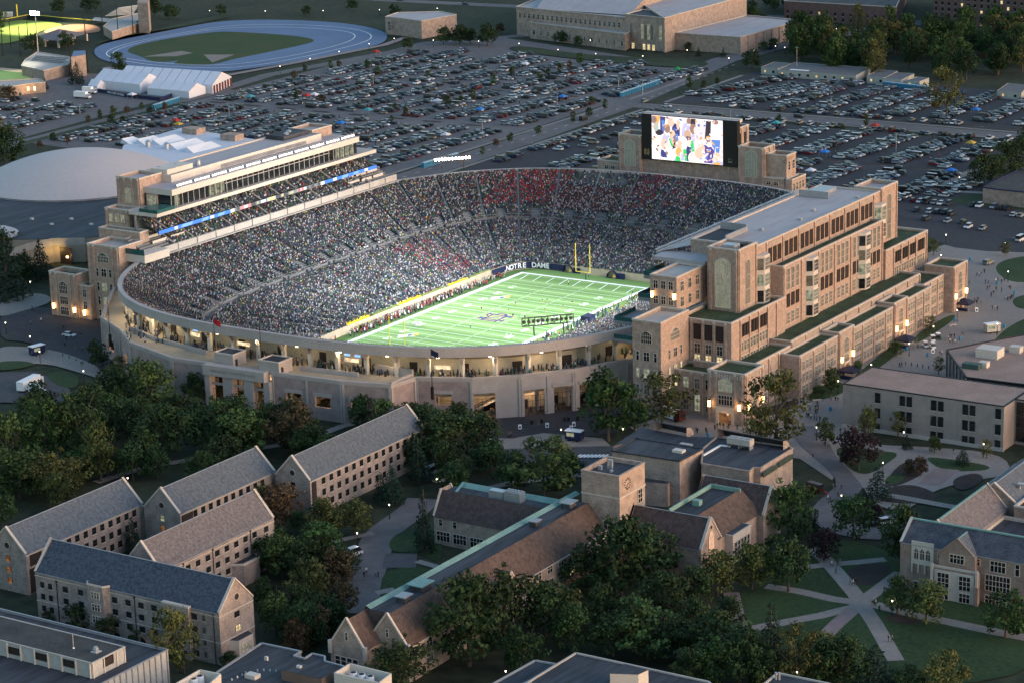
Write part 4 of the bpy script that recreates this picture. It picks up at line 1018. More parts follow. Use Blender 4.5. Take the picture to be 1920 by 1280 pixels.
m = MB(); m.prism([(113.303, -275.2), (115.2, -274.4), (115.2, -269.6), (113.303, -268.8)], G, 8.6, stone); m.prism([(113.303, -275), (115, -274.3), (115, -269.7), (113.303, -269)], 8.603, 8.7, roofdark); D1.wall(m, 'bay')
for q in (-273.2, -272, -270.8): D1.win((115.2, q, 5.8), 'W', .7, 1.6, 'stone', glowd)
m = MB()
for z in (14.7, 8.9): m.box(61.4, 113.42, -278.1, -278.003, z, z+.16, stone); m.box(113.303, 113.4, -278, -266.7, z, z+.16, stone)
m.build('string_course', D1.t); D1.done()
D2 = Bld('dormitory', (81, -245, G), 'brick dormitory wing with pinkish slate roof just behind the blue roofed wing', 'dormitory', DG)
gable_y(D2, 75.4, 85.9, -264.5, -224.6, 15.8, 21.4, db, slatep)
for (x, y) in ((1485, 420), (1420, 450), (1370, 475), (1318, 503), (1265, 527), (1212, 553), (1160, 580), (1105, 608), (1050, 635)):
    p = at_x(*bl(x, y), 85.9)
    for k in range(4): D2.win((85.9, p.y, p.z-.65-2.75*k), 'W', 1.35, 1.25, 'plain')
for x, y in ((1395, 425), (1185, 530), (1020, 610)): p = at_x(*bl(x, y), 85.9); drain(D2, p, 'W', p.z)
m = MB(); m.prism([(85.903, -240.5), (88.2, -239), (88.2, -233.5), (85.903, -232)], G, 8.9, db); m.prism([(85.903, -240.7), (88.35, -239.1), (88.35, -233.4), (85.903, -231.8)], 8.903, 9.3, stone); m.prism([(85.95, -240), (87.8, -238.8), (87.8, -233.7), (85.95, -232.5)], 9.31, 9.34, roofdark); D2.wall(m, 'bay')
m = MB(); m.box(85.903, 86.0, -264.5, -224.6, 14.7, 14.86, stone); m.build('string_course', D2.t); D2.done()
def rowdorm(x0, x1, y0, y1, lab, wins, gab, dark):
    B = Bld('dormitory', ((x0+x1)/2, (y0+y1)/2, G), lab, 'dormitory', DG)
    gable_y(B, x0, x1, y0, y1, 14, 19.2, db, slate)
    for y in wins:
        for k in range(3): B.win((x1, y, 11.6-2.95*k), 'W', 1.25, 1.5, 'plain')
    for i, gl in enumerate(gab): B.win(((x0+x1)/2+.1, y0, 11.2-2.6*i), 'N', 1.25, 1.4, 'plain', gl)
    rondel(B, ((x0+x1)/2+.1, y0, 15.1), 'N')
    for a, b, c, d in dark:
        m = MB(); m.box(x1+.003, x1+.12, a, b, c, d, louver); m.build('dark_glazing', B.t)
    m = MB(); m.box(x1+.003, x1+.1, y0, y1, 13.3, 13.5, stone); m.build('string_course', B.t)
    B.done()
rowdorm(37.2, 48.5, -267.4, -227.6, 'brick dormitory with grey slate roof cut by the left edge of the photo', [at_x(*bl(x, y), 48.5).y for x, y in ((750, 350), (707, 370), (662, 390), (618, 412), (572, 433), (527, 455), (480, 475), (433, 497), (387, 517), (340, 537))], (glowo, glowo, glowo), ((-266.2, -262.4, 10.6, 13.2), (-266.6, -263.4, 4.2, 10)))
rowdorm(50.3, 61.4, -229.2, -193, 'brick dormitory with grey slate roof between two other staggered wings', [at_x(*bl(x, y), 61.4).y for x, y in ((1092, 355), (1135, 333), (1178, 312), (1220, 290), (1262, 270), (1302, 250), (1345, 230), (1385, 210), (1425, 190), (1465, 165))], (glowd, glowo), ((-228.6, -224.6, 10.4, 13.2),))
rowdorm(63.0, 73.7, -195, -146, 'brick dormitory with grey slate roof closest to the stadium gate', list(np.arange(-189.6, -147, 3.15)), (glass, glass), ((-194.4, -192.6, 4.2, 13.2),))

# ------------------------------------------------------------------ long brick hall with clock tower
H = Bld('brick_hall', (148, -225, G), 'long brick hall with brown tiled roof, copper ridge strip and square clock tower', 'hall')
hb = brick2; zt = 18.0; ze = 12.0
m = MB(); m.box(137.6, 153, -266, -186.9, G, ze, hb, top=False)
m.face([(142.8, -266, ze), (153, -266, ze), (148.6, -266, zt+.3), (147.6, -266, zt+.3)], hb); H.wall(m)
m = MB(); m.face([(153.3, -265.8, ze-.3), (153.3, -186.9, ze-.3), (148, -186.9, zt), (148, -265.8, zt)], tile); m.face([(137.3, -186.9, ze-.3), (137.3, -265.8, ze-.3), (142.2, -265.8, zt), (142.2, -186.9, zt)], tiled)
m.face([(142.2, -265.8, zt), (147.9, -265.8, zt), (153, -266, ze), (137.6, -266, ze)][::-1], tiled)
m.bar((153.35, -265.8, ze-.3), (153.35, -186.9, ze-.3), .2, .2, concrete); m.build('tiled_roof', H.t)
m = MB(); m.box(142.9, 148, -265, -187, zt-.5, zt-.3, roofdark); m.build('flat_roof', H.t)
m = MB(); m.face([(142.9, -265, zt-.25), (142.9, -182, zt-.25), (141.7, -182, zt+.35), (141.7, -265, zt+.35)][::-1], copper); m.face([(141.7, -265, zt+.35), (141.7, -182, zt+.35), (141.3, -182, zt-.6), (141.3, -265, zt-.6)][::-1], copper)
for y in np.arange(-264.5, -182, .9): m.bar((142.88, y, zt-.23), (141.7, y, zt+.38), .05, .05, copper)
m.build('copper_ridge', H.t)
# twin gables at the near end
def hgable(x0, x1, y, zp, back, rm, lanc):
    xm = (x0+x1)/2; m = MB(); m.box(x0, x1, y, back if back < -260 else -262, G, ze, hb, top=False); m.face([(x0, y, ze), (x1, y, ze), (xm, y, zp)], hb)
    m.face([(x0, y+.5, ze), (x1, y+.5, ze), (xm, y+.5, zp)][::-1], hb)
    for xa in (x0, x1):
        m.bar((xa, y, ze-.1), (xm, y, zp+.2), .5, .35, stone); m.box(xa-.35, xa+.35, y-.35, y+.35, ze-2.2, ze+.6, stone)
    H.wall(m, 'gable')
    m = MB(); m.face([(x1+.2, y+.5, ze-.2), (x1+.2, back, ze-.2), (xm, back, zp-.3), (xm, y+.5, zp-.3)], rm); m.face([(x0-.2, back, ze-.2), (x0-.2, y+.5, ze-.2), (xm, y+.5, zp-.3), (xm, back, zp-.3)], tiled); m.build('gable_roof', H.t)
    H.win((xm-.1, y, 13.3), 'N', .55, 1.6, 'stone', glass)
hgable(137.6, 146.4, -272.2, 18.0, -264, tile, 0); hgable(143.2, 153.2, -266.6, 18.3, -262, tile, 0)
for q in (-1.5, 0, 1.5, -3): H.win((142.4+q, -272.2, 7.2), 'N', 1.2, 2.2, 'stone', glass)
m = MB(); m.box(146.0, 146.3, -272, -266.8, G, 12, hb); H.wall(m, 'gable_side')
# wall dormer gable on the west side
p = at_x(*bm_(945, 645), 153.4)
m = MB(); m.prism([(152, p.y-2.6), (153.5, p.y-2.6), (153.5, p.y+2.6), (152, p.y+2.6)], G, ze, hb); m.face([(153.5, p.y-2.6, ze), (153.5, p.y+2.6, ze), (153.5, p.y, ze+3.7)], hb)
for s in (-1, 1): m.bar((153.5, p.y+s*2.6, ze), (153.5, p.y, ze+3.8), .3, .3, stone); m.face([(153.4, p.y+s*2.7, ze), (153.4, p.y, ze+3.7), (149.2, p.y, ze+3.7), (152.6, p.y+s*2.7, ze)][::s], tiled)
H.wall(m, 'dormer')
for x, y in ((1465, 455), (1405, 495), (1287, 570), (1225, 605), (1163, 645), (1100, 685), (1038, 720)):
    p = at_x(*bm_(x, y), 153); lit = x in (1465,)
    H.win((153, p.y, p.z-.8), 'W', 2.0, 1.6, 'stone', glow if lit else glass); H.win((153, p.y, p.z-4.2), 'W', 2.2, 2.0, 'stone', glow if x == 1287 else glass)
for y in np.arange(-232, -264, -5.4): H.win((153, y, 9.4), 'W', 2, 1.6, 'stone'); H.win((153, y, 6), 'W', 2.2, 2, 'stone')
for x, y, s in ((450, 745, 2.4), (355, 815, 1.6), (1085, 395, 1.3), (1275, 290, 1.8)):
    p = at(*bm_(x, y), zt); m = MB(); m.box(p.x-.8*s, p.x+.5*s, p.y-.8*s, p.y+.8*s, zt-.3, zt+.9, roofdark); m.box(p.x-s, p.x+.7*s, p.y-s, p.y+s, zt+.9, zt+1.1, copper if s > 2 else metal); m.build('roof_ventilator', H.t)
# clock tower
m = MB(); tx0, tx1, ty0, ty1, tz1 = 146.3, 156.4, -186.8, -175.2, 25.6
H.block(tx0, tx1, ty0, ty1, G, tz1, hb, roofdark, 1.0, cap=hb, capw=.5, caph=.35, name='clock_tower')
m = MB(); m.box(tx0-.12, tx1+.12, ty0-.14, ty0-.003, 20.0, 20.3, stone); m.box(tx1+.003, tx1+.14, ty0-.14, ty1+.14, 20.0, 20.3, stone); m.build('string_course', H.t)
H.win((tx1, -177.6, 16.6), 'W', 1.8, 3.2, 'stone'); H.win((152.6, ty0, 12.2), 'N', .9, 2, 'stone')
clk = mat('dark_bronze', (.13, .092, .072), .6); ck = at_x(*z2(488, 525), tx1+.1); m = MB()
for i in range(12):
    t = 2*math.pi*i/12; c0 = Vector((tx1+.12, ck.y+1.05*math.sin(t), ck.z+1.05*math.cos(t))); c1 = Vector((tx1+.12, ck.y+1.4*math.sin(t), ck.z+1.4*math.cos(t))); m.bar(c0, c1, .1, .2, clk)
for t, r in ((R(215), 1.0), (R(95), .65)): m.bar((tx1+.16, ck.y, ck.z), (tx1+.16, ck.y+r*math.sin(t), ck.z+r*math.cos(t)), .08, .12, clk)
m.build('clock', H.t)
m = MB(); m.tube((150, -181, 24.6), (150, -181, 26.6), .06, .06, galv, 6); m.box(149.6, 150.8, -180.6, -180, 24.6, 26.8, galv); m.box(148.2, 149, -182.5, -181.8, 24.6, 25.6, galv); m.box(151.5, 152, -183, -182, 24.6, 25.1, galv); m.build('roof_mast', H.t)
# north-east wing with plant on a flat roof
m = MB(); m.box(110.2, 141.8, -195, -184.6, G, 11, hb, top=False); m.face([(110.2, -184.6, 11), (110.2, -195, 11), (110.2, -192.0, 16.7), (110.2, -187.6, 16.7)], hb); H.wall(m, 'wing_wall')
m = MB(); m.face([(110.5, -195.3, 10.7), (141.7, -195.3, 10.7), (141.7, -191.4, 16.5), (110.5, -191.4, 16.5)], tiled); m.bar((110.2, -195, 11), (110.2, -191.6, 16.8), .4, .4, stone); m.bar((110.2, -184.6, 11), (110.2, -187.6, 16.8), .4, .4, stone); m.build('wing_roof', H.t)
m = MB(); m.box(110.6, 141.6, -191.3, -186.4, 15.6, 15.8, roofdark); m.build('wing_flat_roof', H.t)
m = MB(); m.face([(112, -186.4, 15.8), (141.7, -186.4, 15.8), (141.7, -185.2, 16.8), (112, -185.2, 16.8)], copper); m.face([(113.4, -191.2, 15.82), (112, -185.2, 16.8), (112.8, -185.2, 16.8), (114.2, -191.2, 15.82)], copper); m.build('copper_edge', H.t)
m = MB(); m.box(122.4, 126.4, -189.6, -187.6, 15.8, 17.7, galv); m.box(126.7, 131.2, -189.8, -187.4, 15.8, 18.1, galv)
for i in range(5):
    for k in range(2): m.tube((127.2+i*.85, -189.2+k*1.1, 18.1), (127.2+i*.85, -189.2+k*1.1, 18.35), .34, .34, metal, 10)
m.build('rooftop_chiller', H.t)
for x in (112.2, 116.2): H.win((x, -195, 8.8), 'N', 1.0, 1.5, 'stone')
H.win((120, -195, 8.9), 'N', .4, 1, 'stone')
for x in (112.8, 117.5, 122.3, 127, 131): H.win((x, -195, 5), 'N', 3.6, 2.3, 'stone', glass)
# chapel-like hall west of the tower
zc = 17.0
gable_x(H, 156.4, 176.6, -185.4, -175.8, 11, 16.9, hb, tiled, ends=(0, 1), roof='chapel_roof')
m = MB(); m.box(164.2, 176.6, -175.8, -157.6, G, 11, hb, top=False); H.wall(m, 'chapel_wall')
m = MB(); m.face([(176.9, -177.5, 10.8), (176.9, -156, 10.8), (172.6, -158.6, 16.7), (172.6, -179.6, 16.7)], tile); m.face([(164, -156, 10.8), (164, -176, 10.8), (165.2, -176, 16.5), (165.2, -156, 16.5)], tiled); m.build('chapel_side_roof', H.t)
m = MB(); m.face([(165.2, -179.8, 16.2), (172.6, -179.8, 16.2), (172.6, -160, 16.2), (165.2, -160, 16.2)], roofdark); m.build('chapel_flat_roof', H.t)
m = MB(); m.bar((165.5, -180, 16.75), (165.5, -159.9, 16.75), .35, 1.0, copper); m.bar((165.5, -159.9, 16.75), (173.2, -159.9, 16.75), .35, 1.0, copper); m.build('copper_edge', H.t)
m = MB(); m.box(167.6, 169.4, -173, -171.4, 16.2, 17.5, copper); m.build('roof_ventilator', H.t)
gable_x(H, 160, 178.4, -158.2, -149.5, 11, 16.8, hb, tiled, ends=(0, 1), roof='rear_chapel_roof')
H.win((176.6, -180.6, 9.3), 'W', 2.3, 4.6, 'lancet', emis('niche_glow', (1, .5, .28), .25)); lamp('POINT', (178.6, -180.6, 8.2), 14, (1, .6, .35), .3)
rondel(H, (176.6, -180.6, 14.8), 'W', .5)
m = MB(); m.box(176.603, 178.6, -173.8, -165.2, G, 10.6, stone); m.box(176.603, 178.8, -174, -165, 10.603, 11, stone); m.box(176.8, 178.4, -173.6, -165.4, 11.003, 11.05, roofdark); H.wall(m, 'stone_bay')
for i in range(5): H.win((178.6, -172.6+i*1.55, 5.6), 'W', 1.0, 3.4, 'stone')
for i in range(3): H.win((178.4, -154.8+i*.9, 8.4), 'W', .6, 1.6, 'stone')
H.done()

# ------------------------------------------------------------------ flat-roofed brick block behind the tower
A = Bld('arts_building', (150, -132, G), 'flat roofed brick building with black membrane roofs between clock tower and stadium', 'building')
def polyroof(B, px, z, z0, wm, rm, par=.0, name='wall', cap=None):
    pts = [tuple(at(x, y, z).xy) for x, y in px]; m = MB(); m.prism(pts, z0, z, wm, top=False); B.wall(m, name)
    m = MB(); m.prism(pts, z-.02, z+.06, rm); m.build('roof', B.t)
    if cap:
        m = MB(); n = len(pts)
        for i in range(n): m.bar((*pts[i], z+.2), (*pts[(i+1) % n], z+.2), .4, .35, cap)
        m.build('coping', B.t)
    return pts
polyroof(A, [z2(1065, 375), z2(1440, 435), z2(1475, 405), z2(1527, 410), z2(1780, 255), z2(1740, 240), z2(1190, 165), z2(1080, 255)], 14.5, G, hb, roofdark, cap=hb)
polyroof(A, [z2(365, 275), z2(895, 355), z2(1075, 258), z2(550, 175)], 15.6, G, hb, roofdark, cap=roofdark)
polyroof(A, [z2(375, 230), z2(550, 190), z2(1080, 262), z2(1190, 165), z2(960, 160), z2(700, 110), z2(600, 85)], 13.6, G, hb, roofdark)
polyroof(A, [z2(600, 445), z2(890, 462), z2(800, 527), z2(620, 512)], 10, G, hb, roofdark)
def curved(pxa, pxb, z, r):
    a, b = at(*pxa, z), at(*pxb, z); d = (b-a).normalized(); n = Vector((d.y, -d.x, 0)); m = MB(); k = 8; A_ = []; B2 = []
    for i in range(k+1):
        t = math.pi/2*i/k; o = n*(r*(1-math.cos(t)))*1.0+Vector((0, 0, r*math.sin(t)*.8-.2)); A_.append(a-n*r+n*0+o); B2.append(b-n*r+o)
    m.strip(A_, B2, roofdark); m.face(A_+[A_[-1]*1.0-Vector((0, 0, r*.8))], hb); m.face((B2+[B2[-1]-Vector((0, 0, r*.8))])[::-1], hb); m.build('curved_skylight', A.t)
curved(z2(700, 110), z2(950, 160), 13.6, 3.2); curved(z2(1190, 170), z2(1705, 265), 14.5, 3.2)
for a, b in ((z2(1540, 455), z2(1650, 385)), (z2(1660, 378), z2(1770, 308))):
    p, q = at(*a, 13.2), at(*b, 13.2); m = MB(); m.bar(p+Vector((.4, -.2, .0)), q+Vector((.4, -.2, .0)), .2, 1.3, mat('green_strip_glass', (.05, .07, .055), .3)); m.build('strip_window', A.t)
for (x, y), (sx, sy, sz), mm, zz in ((z2(888, 280), (1.4, 1, .7), pale, 15.6), (z2(945, 228), (1.6, .7, .5), concrete, 13.6)): p = at(x, y, zz); m = MB(); m.box(p.x-sx, p.x+sx, p.y-sy, p.y+sy, zz, zz+sz, mm); m.build('rooftop_unit', A.t)
for (x, y), zz in ((z2(1370, 228), 15.2), (z2(695, 430), 10.6)):
    p = at(x, y, zz); m = MB(); m.box(p.x-3.2, p.x+3.2, p.y-1.2, p.y+1.2, zz+.5, zz+2, concrete); [m.tube((p.x+i*1.5, p.y, zz+2), (p.x+i*1.5, p.y, zz+2.2), .5, .5, metal, 10) for i in (-1.5, -.5, .5, 1.5)]; [m.box(p.x+i-.1, p.x+i+.1, p.y-1, p.y+1, zz-.6, zz+.5, metal) for i in (-3, 0, 3)]; m.build('rooftop_chiller', A.t)
p, q, r_ = at(*z2(1078, 305), 14.7), at(*z2(1215, 225), 14.7), at(*z2(1290, 235), 14.7); m = MB(); m.bar(p, q, .5, .3, white); m.bar(q, r_, .5, .3, white); m.build('white_flashing', A.t)
p = at(*z2(862, 415), 12); A.win((p.x, at(*z2(862, 415), 12).y, 10.3), 'N', 1.2, 2.4, 'dark', louver); A.done()

# ------------------------------------------------------------------ precast classroom block on the right
C = Bld('classroom_building', (178, -58, G), 'low pale stone clad building with brown gravel roof and square windows at the right', 'building')
cw = mat('stone_cladding', (.275, .236, .214), .85, .12, .35, 3)
C.block(155.4, 201, -67, -48.8, G, 16.3, cw, rooftan, .15, cap=black, capw=.3, caph=.25)
C.block(201, 240, -59.5, -40, G, 16.3, cw, rooftan, .15, cap=black, capw=.3, caph=.25)
def z3(x, y): return (1560+x/5.333, 680+y/5.333)
for x, y, two in ((457, 350, 0), (739, 385, 1), (1053, 430, 1), (1370, 472, 1), (1663, 510, 0)):
    p = at_y(*z3(x, y), -67)
    for k in range(3):
        for dx in ((-1.0, 1.0) if two else (0,)):
            C.win((p.x+dx, -67, p.z-1.3-4.25*k), 'N', 1.45, 2.7, 'plain')
m = MB()
for x in np.arange(158, 201, 4.35): m.box(x-.05, x+.05, -67.05, -67.003, G, 16, concdark)
for z in (6.6, 10.2, 13.8): m.box(155.4, 201, -67.045, -67.003, z, z+.07, concdark)
m.box(155.2, 201.2, -67.3, -67.003, G, 5.0, concrete); m.build('panel_joints', C.t)
for z in (5, 8.6, 12.2):
    for x in (203.2, 206.6): C.win((x, -59.5, z), 'N', 3.0, 3.2, 'dark', glass)
C.done()
X = Bld('annex_building', (176, -15, G), 'wedge shaped glass walled annex with brown gravel roof beside the plaza', 'building')
ap = polyroof(X, [(1775, 657), (1860, 640), (1925, 628), (1960, 700), (1925, 722), (1812, 708)], 14.0, G, glass, rooftan, cap=black)
m = MB(); a, b = Vector((*ap[0], 0)), Vector((*ap[5], 0))
for i in range(7):
    c = a+(b-a)*(i/6)+Vector((-.1, -.1, 0)); m.box(c.x-.12, c.x+.12, c.y-.12, c.y+.12, G, 14, concrete)
m.build('mullions', X.t)
for (x, y), s, mm in (((1856, 668), (3.2, 2.6, 2.6), pale), ((1905, 660), (1.6, 1.4, 1.8), pale), ((1845, 688), (1.2, 1.2, 1.6), pale), ((1822, 690), (2.4, 1.2, 1.5), mat('green_canopy', (.05, .09, .08), .6))):
    p = at(x, y, 14); m = MB(); m.box(p.x-s[0], p.x+s[0], p.y-s[1], p.y+s[1], 14.06, 14+s[2], mm); m.build('rooftop_unit', X.t)
X.done()

# ------------------------------------------------------------------ gothic hall bottom right
K = Bld('gothic_hall', (235, -164, G), 'gothic brick hall with limestone windows and slate roof at the lower right', 'hall')
kb = mat('warm_brick', (.27, .195, .16), .85, .25, .4, 3)
gable_x(K, 217.8, 262, -169, -157.4, 14.8, 18.4, kb, slate if False else mat('dark_slate_tiles', (.060, .064, .078), .65, .4, .4, 2.6))
m = MB(); m.bar((218.3, -163.2, 18.5), (262, -163.2, 18.5), .6, .3, copper); m.build('copper_ridge', K.t)
def zk(x, y): return (1640+x/4.268, 820+y/4.268)
p = at_y(*zk(385, 925), -169); 
m = MB(); m.box(p.x-2.6, p.x+2.6, -169.25, -169.003, p.z-2.6, 15.6, stone)
for q in (-2.4, -.9, .7, 2.4): m.box(p.x+q-.15, p.x+q+.15, -169.4, -169.003, p.z-4.6, p.z-2.6, stone)
m.build('stone_tracery', K.t)
for q in (-1.4, 0, 1.4): K.win((p.x+q, -169.25, p.z-1.4), 'N', .95, 2.5, 'lancet')
c0 = at_y(*zk(670, 985), -169.6); m = MB(); m.box(c0.x-4.2, c0.x+4.2, -170.4, -169.003, G, 14.6, kb); m.face([(c0.x-4.2, -170.4, 14.6), (c0.x+4.2, -170.4, 14.6), (c0.x, -170.4, 18.2)], kb)
for s in (-1, 1): m.bar((c0.x+s*4.2, -170.4, 14.5), (c0.x, -170.4, 18.3), .35, .35, kb); m.face([(c0.x+s*4.2, -170.4, 14.6), (c0.x, -170.4, 18.1), (c0.x, -164.8, 18.1), (c0.x+s*4.2, -169, 14.6)][::-s], slate)
K.wall(m, 'cross_gable'); m = MB(); m.bar((c0.x, -169.8, 18.2), (c0.x, -165, 18.2), .3, .2, copper); m.build('copper_ridge', K.t)
m = MB(); m.box(c0.x-5.4, c0.x+5.4, -171.6, -170.403, G, 11.4, kb); m.box(c0.x-5.5, c0.x+5.5, -171.7, -171.4, 11.403, 11.9, stone)
for s in (-1, 1): m.box(c0.x+s*5.2-.5, c0.x+s*5.2+.5, -172.3, -171.603, G, 8.5, kb); m.box(c0.x+s*5.2-.3, c0.x+s*5.2+.3, -172, -171.603, 8.5, 12.2, stone)
K.wall(m, 'porch'); m = MB(); m.box(c0.x-4.6, c0.x+4.6, -171.85, -171.603, G, 10.9, stone); m.build('stone_panel', K.t)
K.win((c0.x, -170.4, 12.6), 'N', 3.2, 1.9, 'stone')
for s in (-1, 1): K.win((c0.x+s*2.5, -171.85, 7.2), 'N', 2.6, 3.2, 'stone'); K.win((c0.x+s*2.5, -171.85, 4.4), 'N', 2.4, 2, 'stone')
for x, y, w, h in ((528, 940, 1, 1.7), (825, 995, 1, 1.5), (987, 1035, 3.4, 2.4), (1143, 1062, .9, 2.6)): p = at_y(*zk(x, y), -169); K.win((p.x, -169, p.z-h/2), 'N', w, h, 'stone')
p = at_y(*zk(985, 1170), -169); K.win((p.x, -169, p.z-1.8), 'N', 5.6, 3.6, 'stone'); K.win((p.x, -169, p.z-5.2), 'N', 5.6, 2.2, 'stone')
p = at_y(*zk(335, 1180), -169); K.win((p.x, -169, p.z-1), 'N', 1, 2, 'stone')
# rear wings
gable_y(K, 216.4, 226.5, -157.2, -128, 11.5, 16.5, kb, slatep); m = MB(); m.bar((221.45, -156, 16.6), (221.45, -129, 16.6), .5, .25, copper); m.build('copper_ridge', K.t)
gable_y(K, 217, 229, -127.8, -98, 12.5, 16.8, kb, slate)
K.block(226.6, 262, -153, -131, G, 10.6, mat('cream_wall', (.42, .40, .33), .8, .1), roofdark, .8); K.block(224, 232, -157, -153.2, G, 13.2, kb, roofdark, .5); K.block(229.2, 262, -130.8, -104, G, 13.4, kb, roofdark, .7)
for i in range(3):
    m = MB(); y = -121+i*8.5; m.tube((226.6, y, 13.2), (226.6, y, 15.6), .35, .35, galv, 8); m.tube((226.3, y-.4, 15.5), (227.8, y+.3, 15.3), .4, .5, galv, 8); m.build('roof_cowl', K.t)
gable_x(K, 222, 250, -97.6, -86, 12, 17, kb, slateb, ends=(1, 0)); K.done()

# ------------------------------------------------------------------ roofs along the bottom edge
L1 = Bld('laboratory_building', (92, -310, G), 'precast concrete building with ribbed panels and rooftop penthouse at the bottom left corner', 'building')
L1.block(40, 113.8, -335, -295, G, 14.0, ribbed, roofdark, .5, cap=metal, capw=.25, caph=.25)
m = MB()
for y in np.arange(-334, -295, 1.75): m.box(113.803, 113.98, y-.12, y+.12, G, 13.7, concdark)
m.build('panel_ribs', L1.t)
y0 = at(*bl(690, 1075), 17).y; 
L1.block(60, 110.2, -313.4, -303.7, 13.6, 17.0, ribbed, roofgravel, .15, cap=concrete, capw=.2, caph=.2)
def zb(x, y): return (x/5.647, 1130+y/5.647)
for x, y in ((152, 508), (440, 570), (733, 640)):
    p = at_y(*zb(x, y), -313.4); L1.lou((p.x, -313.4, p.z-.6), 'N', 2.6, 1.25)
p = at_x(*zb(1145, 610), 110.2); L1.lou((110.2, p.y, p.z-.8), 'W', 2.6, 1.6)
m = MB()
for x, y in ((80, 505), (222, 540), (368, 570), (512, 605), (658, 640), (805, 675), (955, 700)): p = at_y(*zb(x, y), -313.5); m.box(p.x-.14, p.x+.14, -313.7, -313.403, 13.6, 16.8, pale)
for y in (-313.2, -310, -306.2, -303.9): m.box(110.203, 110.4, y-.12, y+.12, 13.6, 16.8, pale)
m.build('penthouse_fins', L1.t)
p = at(*zb(778, 470), 17); m = MB(); m.tube((p.x, p.y, 16.9), (p.x, p.y, 19.9), .1, .1, galv, 8); m.tube((p.x, p.y, 16.85), (p.x, p.y, 17.1), .3, .2, galv, 8); m.build('vent_pipe', L1.t)
p = at(*zb(1017, 510), 17); m = MB(); m.box(p.x-.8, p.x+.8, p.y-.8, p.y+.8, 16.85, 17.05, galv); m.tube((p.x, p.y, 17.05), (p.x, p.y, 17.6), .6, .6, galv, 12); m.tube((p.x, p.y, 17.6), (p.x, p.y, 18.0), .42, .42, galv, 12); m.build('roof_fan', L1.t)
p = at(*zb(1280, 605), 14); m = MB(); m.box(p.x-.7, p.x+.7, p.y-.5, p.y+.5, 13.5, 14.7, metal); m.build('rooftop_unit', L1.t)
L1.done()
L2 = Bld('service_building', (140, -295, G), 'dark flat roofed building with brown penthouse at the bottom edge', 'building')
def z4(x, y): return (320+x/3.84, 1160+y/3.84)
polyroof(L2, [z4(340, 385), z4(655, 180), z4(940, 240), z4(885, 272), z4(965, 290), z4(1020, 255), z4(1110, 275), z4(1110, 310), z4(1240, 345), z4(1700, 520), z4(200, 520)], 12, G, concdark, roofdark, cap=metal)
pts = polyroof(L2, [z4(795, 365), z4(880, 300), z4(1165, 375), z4(1085, 430)], 14.2, 11.5, mat('brown_penthouse', (.15, .105, .085), .8, .1), roofdark)
for x, y, s, h in ((590, 420, 1.3, .8), (690, 295, .35, .8), (925, 350, .5, .5)): p = at(*z4(x, y), 12.1 if x < 800 else 14.2); m = MB(); m.box(p.x-s, p.x+s, p.y-s*.7, p.y+s*.7, p.z-.02, p.z+h, pale); m.build('rooftop_unit', L2.t)
for x, y in ((440, 440), (480, 422), (515, 408), (540, 392), (625, 375), (670, 372), (715, 375), (760, 378)): p = at(*z4(x, y), 12.05); m = MB(); m.tube(p, p+Vector((0, 0, .45)), .22, .15, galv, 8); m.build('roof_vent', L2.t)
L2.done()
for i, px in enumerate(([z4(1180, 385), z4(1290, 318), z4(1585, 390), z4(1500, 455)], [z4(40, 460), z4(210, 362), z4(357, 392), z4(260, 480)])):
    T = Bld('cooling_tower', (0, 0, G), ('pale cooling plant box with three fan stacks' if i == 0 else 'pale cooling plant box with two fan stacks')+' at the bottom edge', 'cooling tower', 'rooftop cooling plant')
    pts = [at(*q, 15.5) for q in px]; c = sum(pts, Vector())/4; m = MB()
    for a, b in zip(pts, pts[1:]+pts[:1]):
        m.bar((a.x, a.y, 9.75), (b.x, b.y, 9.75), .3, 11.5, pale)
    T.wall(m, 'casing'); m = MB(); m.prism([tuple((c+(q-c)*.97).xy) for q in pts], 12.6, 12.7, metal); m.build('deck', T.t)
    for k in range(3 if i == 0 else 2):
        q = at(*((z4(1315, 395), z4(1375, 408), z4(1437, 422)) if i == 0 else (z4(210, 420), z4(165, 440)))[k], 14.4)
        m = MB(); m.tube((q.x, q.y, 12.7), (q.x, q.y, 14.8), .95, .75, white, 14); m.tube((q.x, q.y, 14.81), (q.x, q.y, 14.83), .6, .6, black, 14); m.build('fan_stack', T.t)
    T.done()
L3 = Bld('lecture_building', (200, -262, G), 'dark flat roofed building with a tan penthouse at the bottom centre edge', 'building')
def z5(x, y): return (900+x/3.2, 1180+y/3.2)
polyroof(L3, [z5(575, 145), z5(1370, 318), z5(1500, 420), z5(150, 420), z5(320, 300)], 12, G, concdark, roofdark, cap=concrete)
polyroof(L3, [z5(330, 190), z5(460, 212), z5(320, 302), z5(60, 420), z5(0, 380), z5(100, 318)], 10, G, concdark, roofdark, cap=concrete)
polyroof(L3, [z5(780, 262), z5(865, 205), z5(1010, 240), z5(950, 268)], 15, 11.9, pale, roofdark)
polyroof(L3, [z5(1785, 265), z5(2100, 330), z5(2100, 420), z5(1600, 420)], 12, G, concdark, roofdark, cap=concrete)
m = MB()
for q in (1775, 1795): p = at(*z5(q, 300), 12); m.tube(p, p+Vector((0, 0, 1.6)), .25, .25, galv, 10)
m.build('flue', L3.t); L3.done()
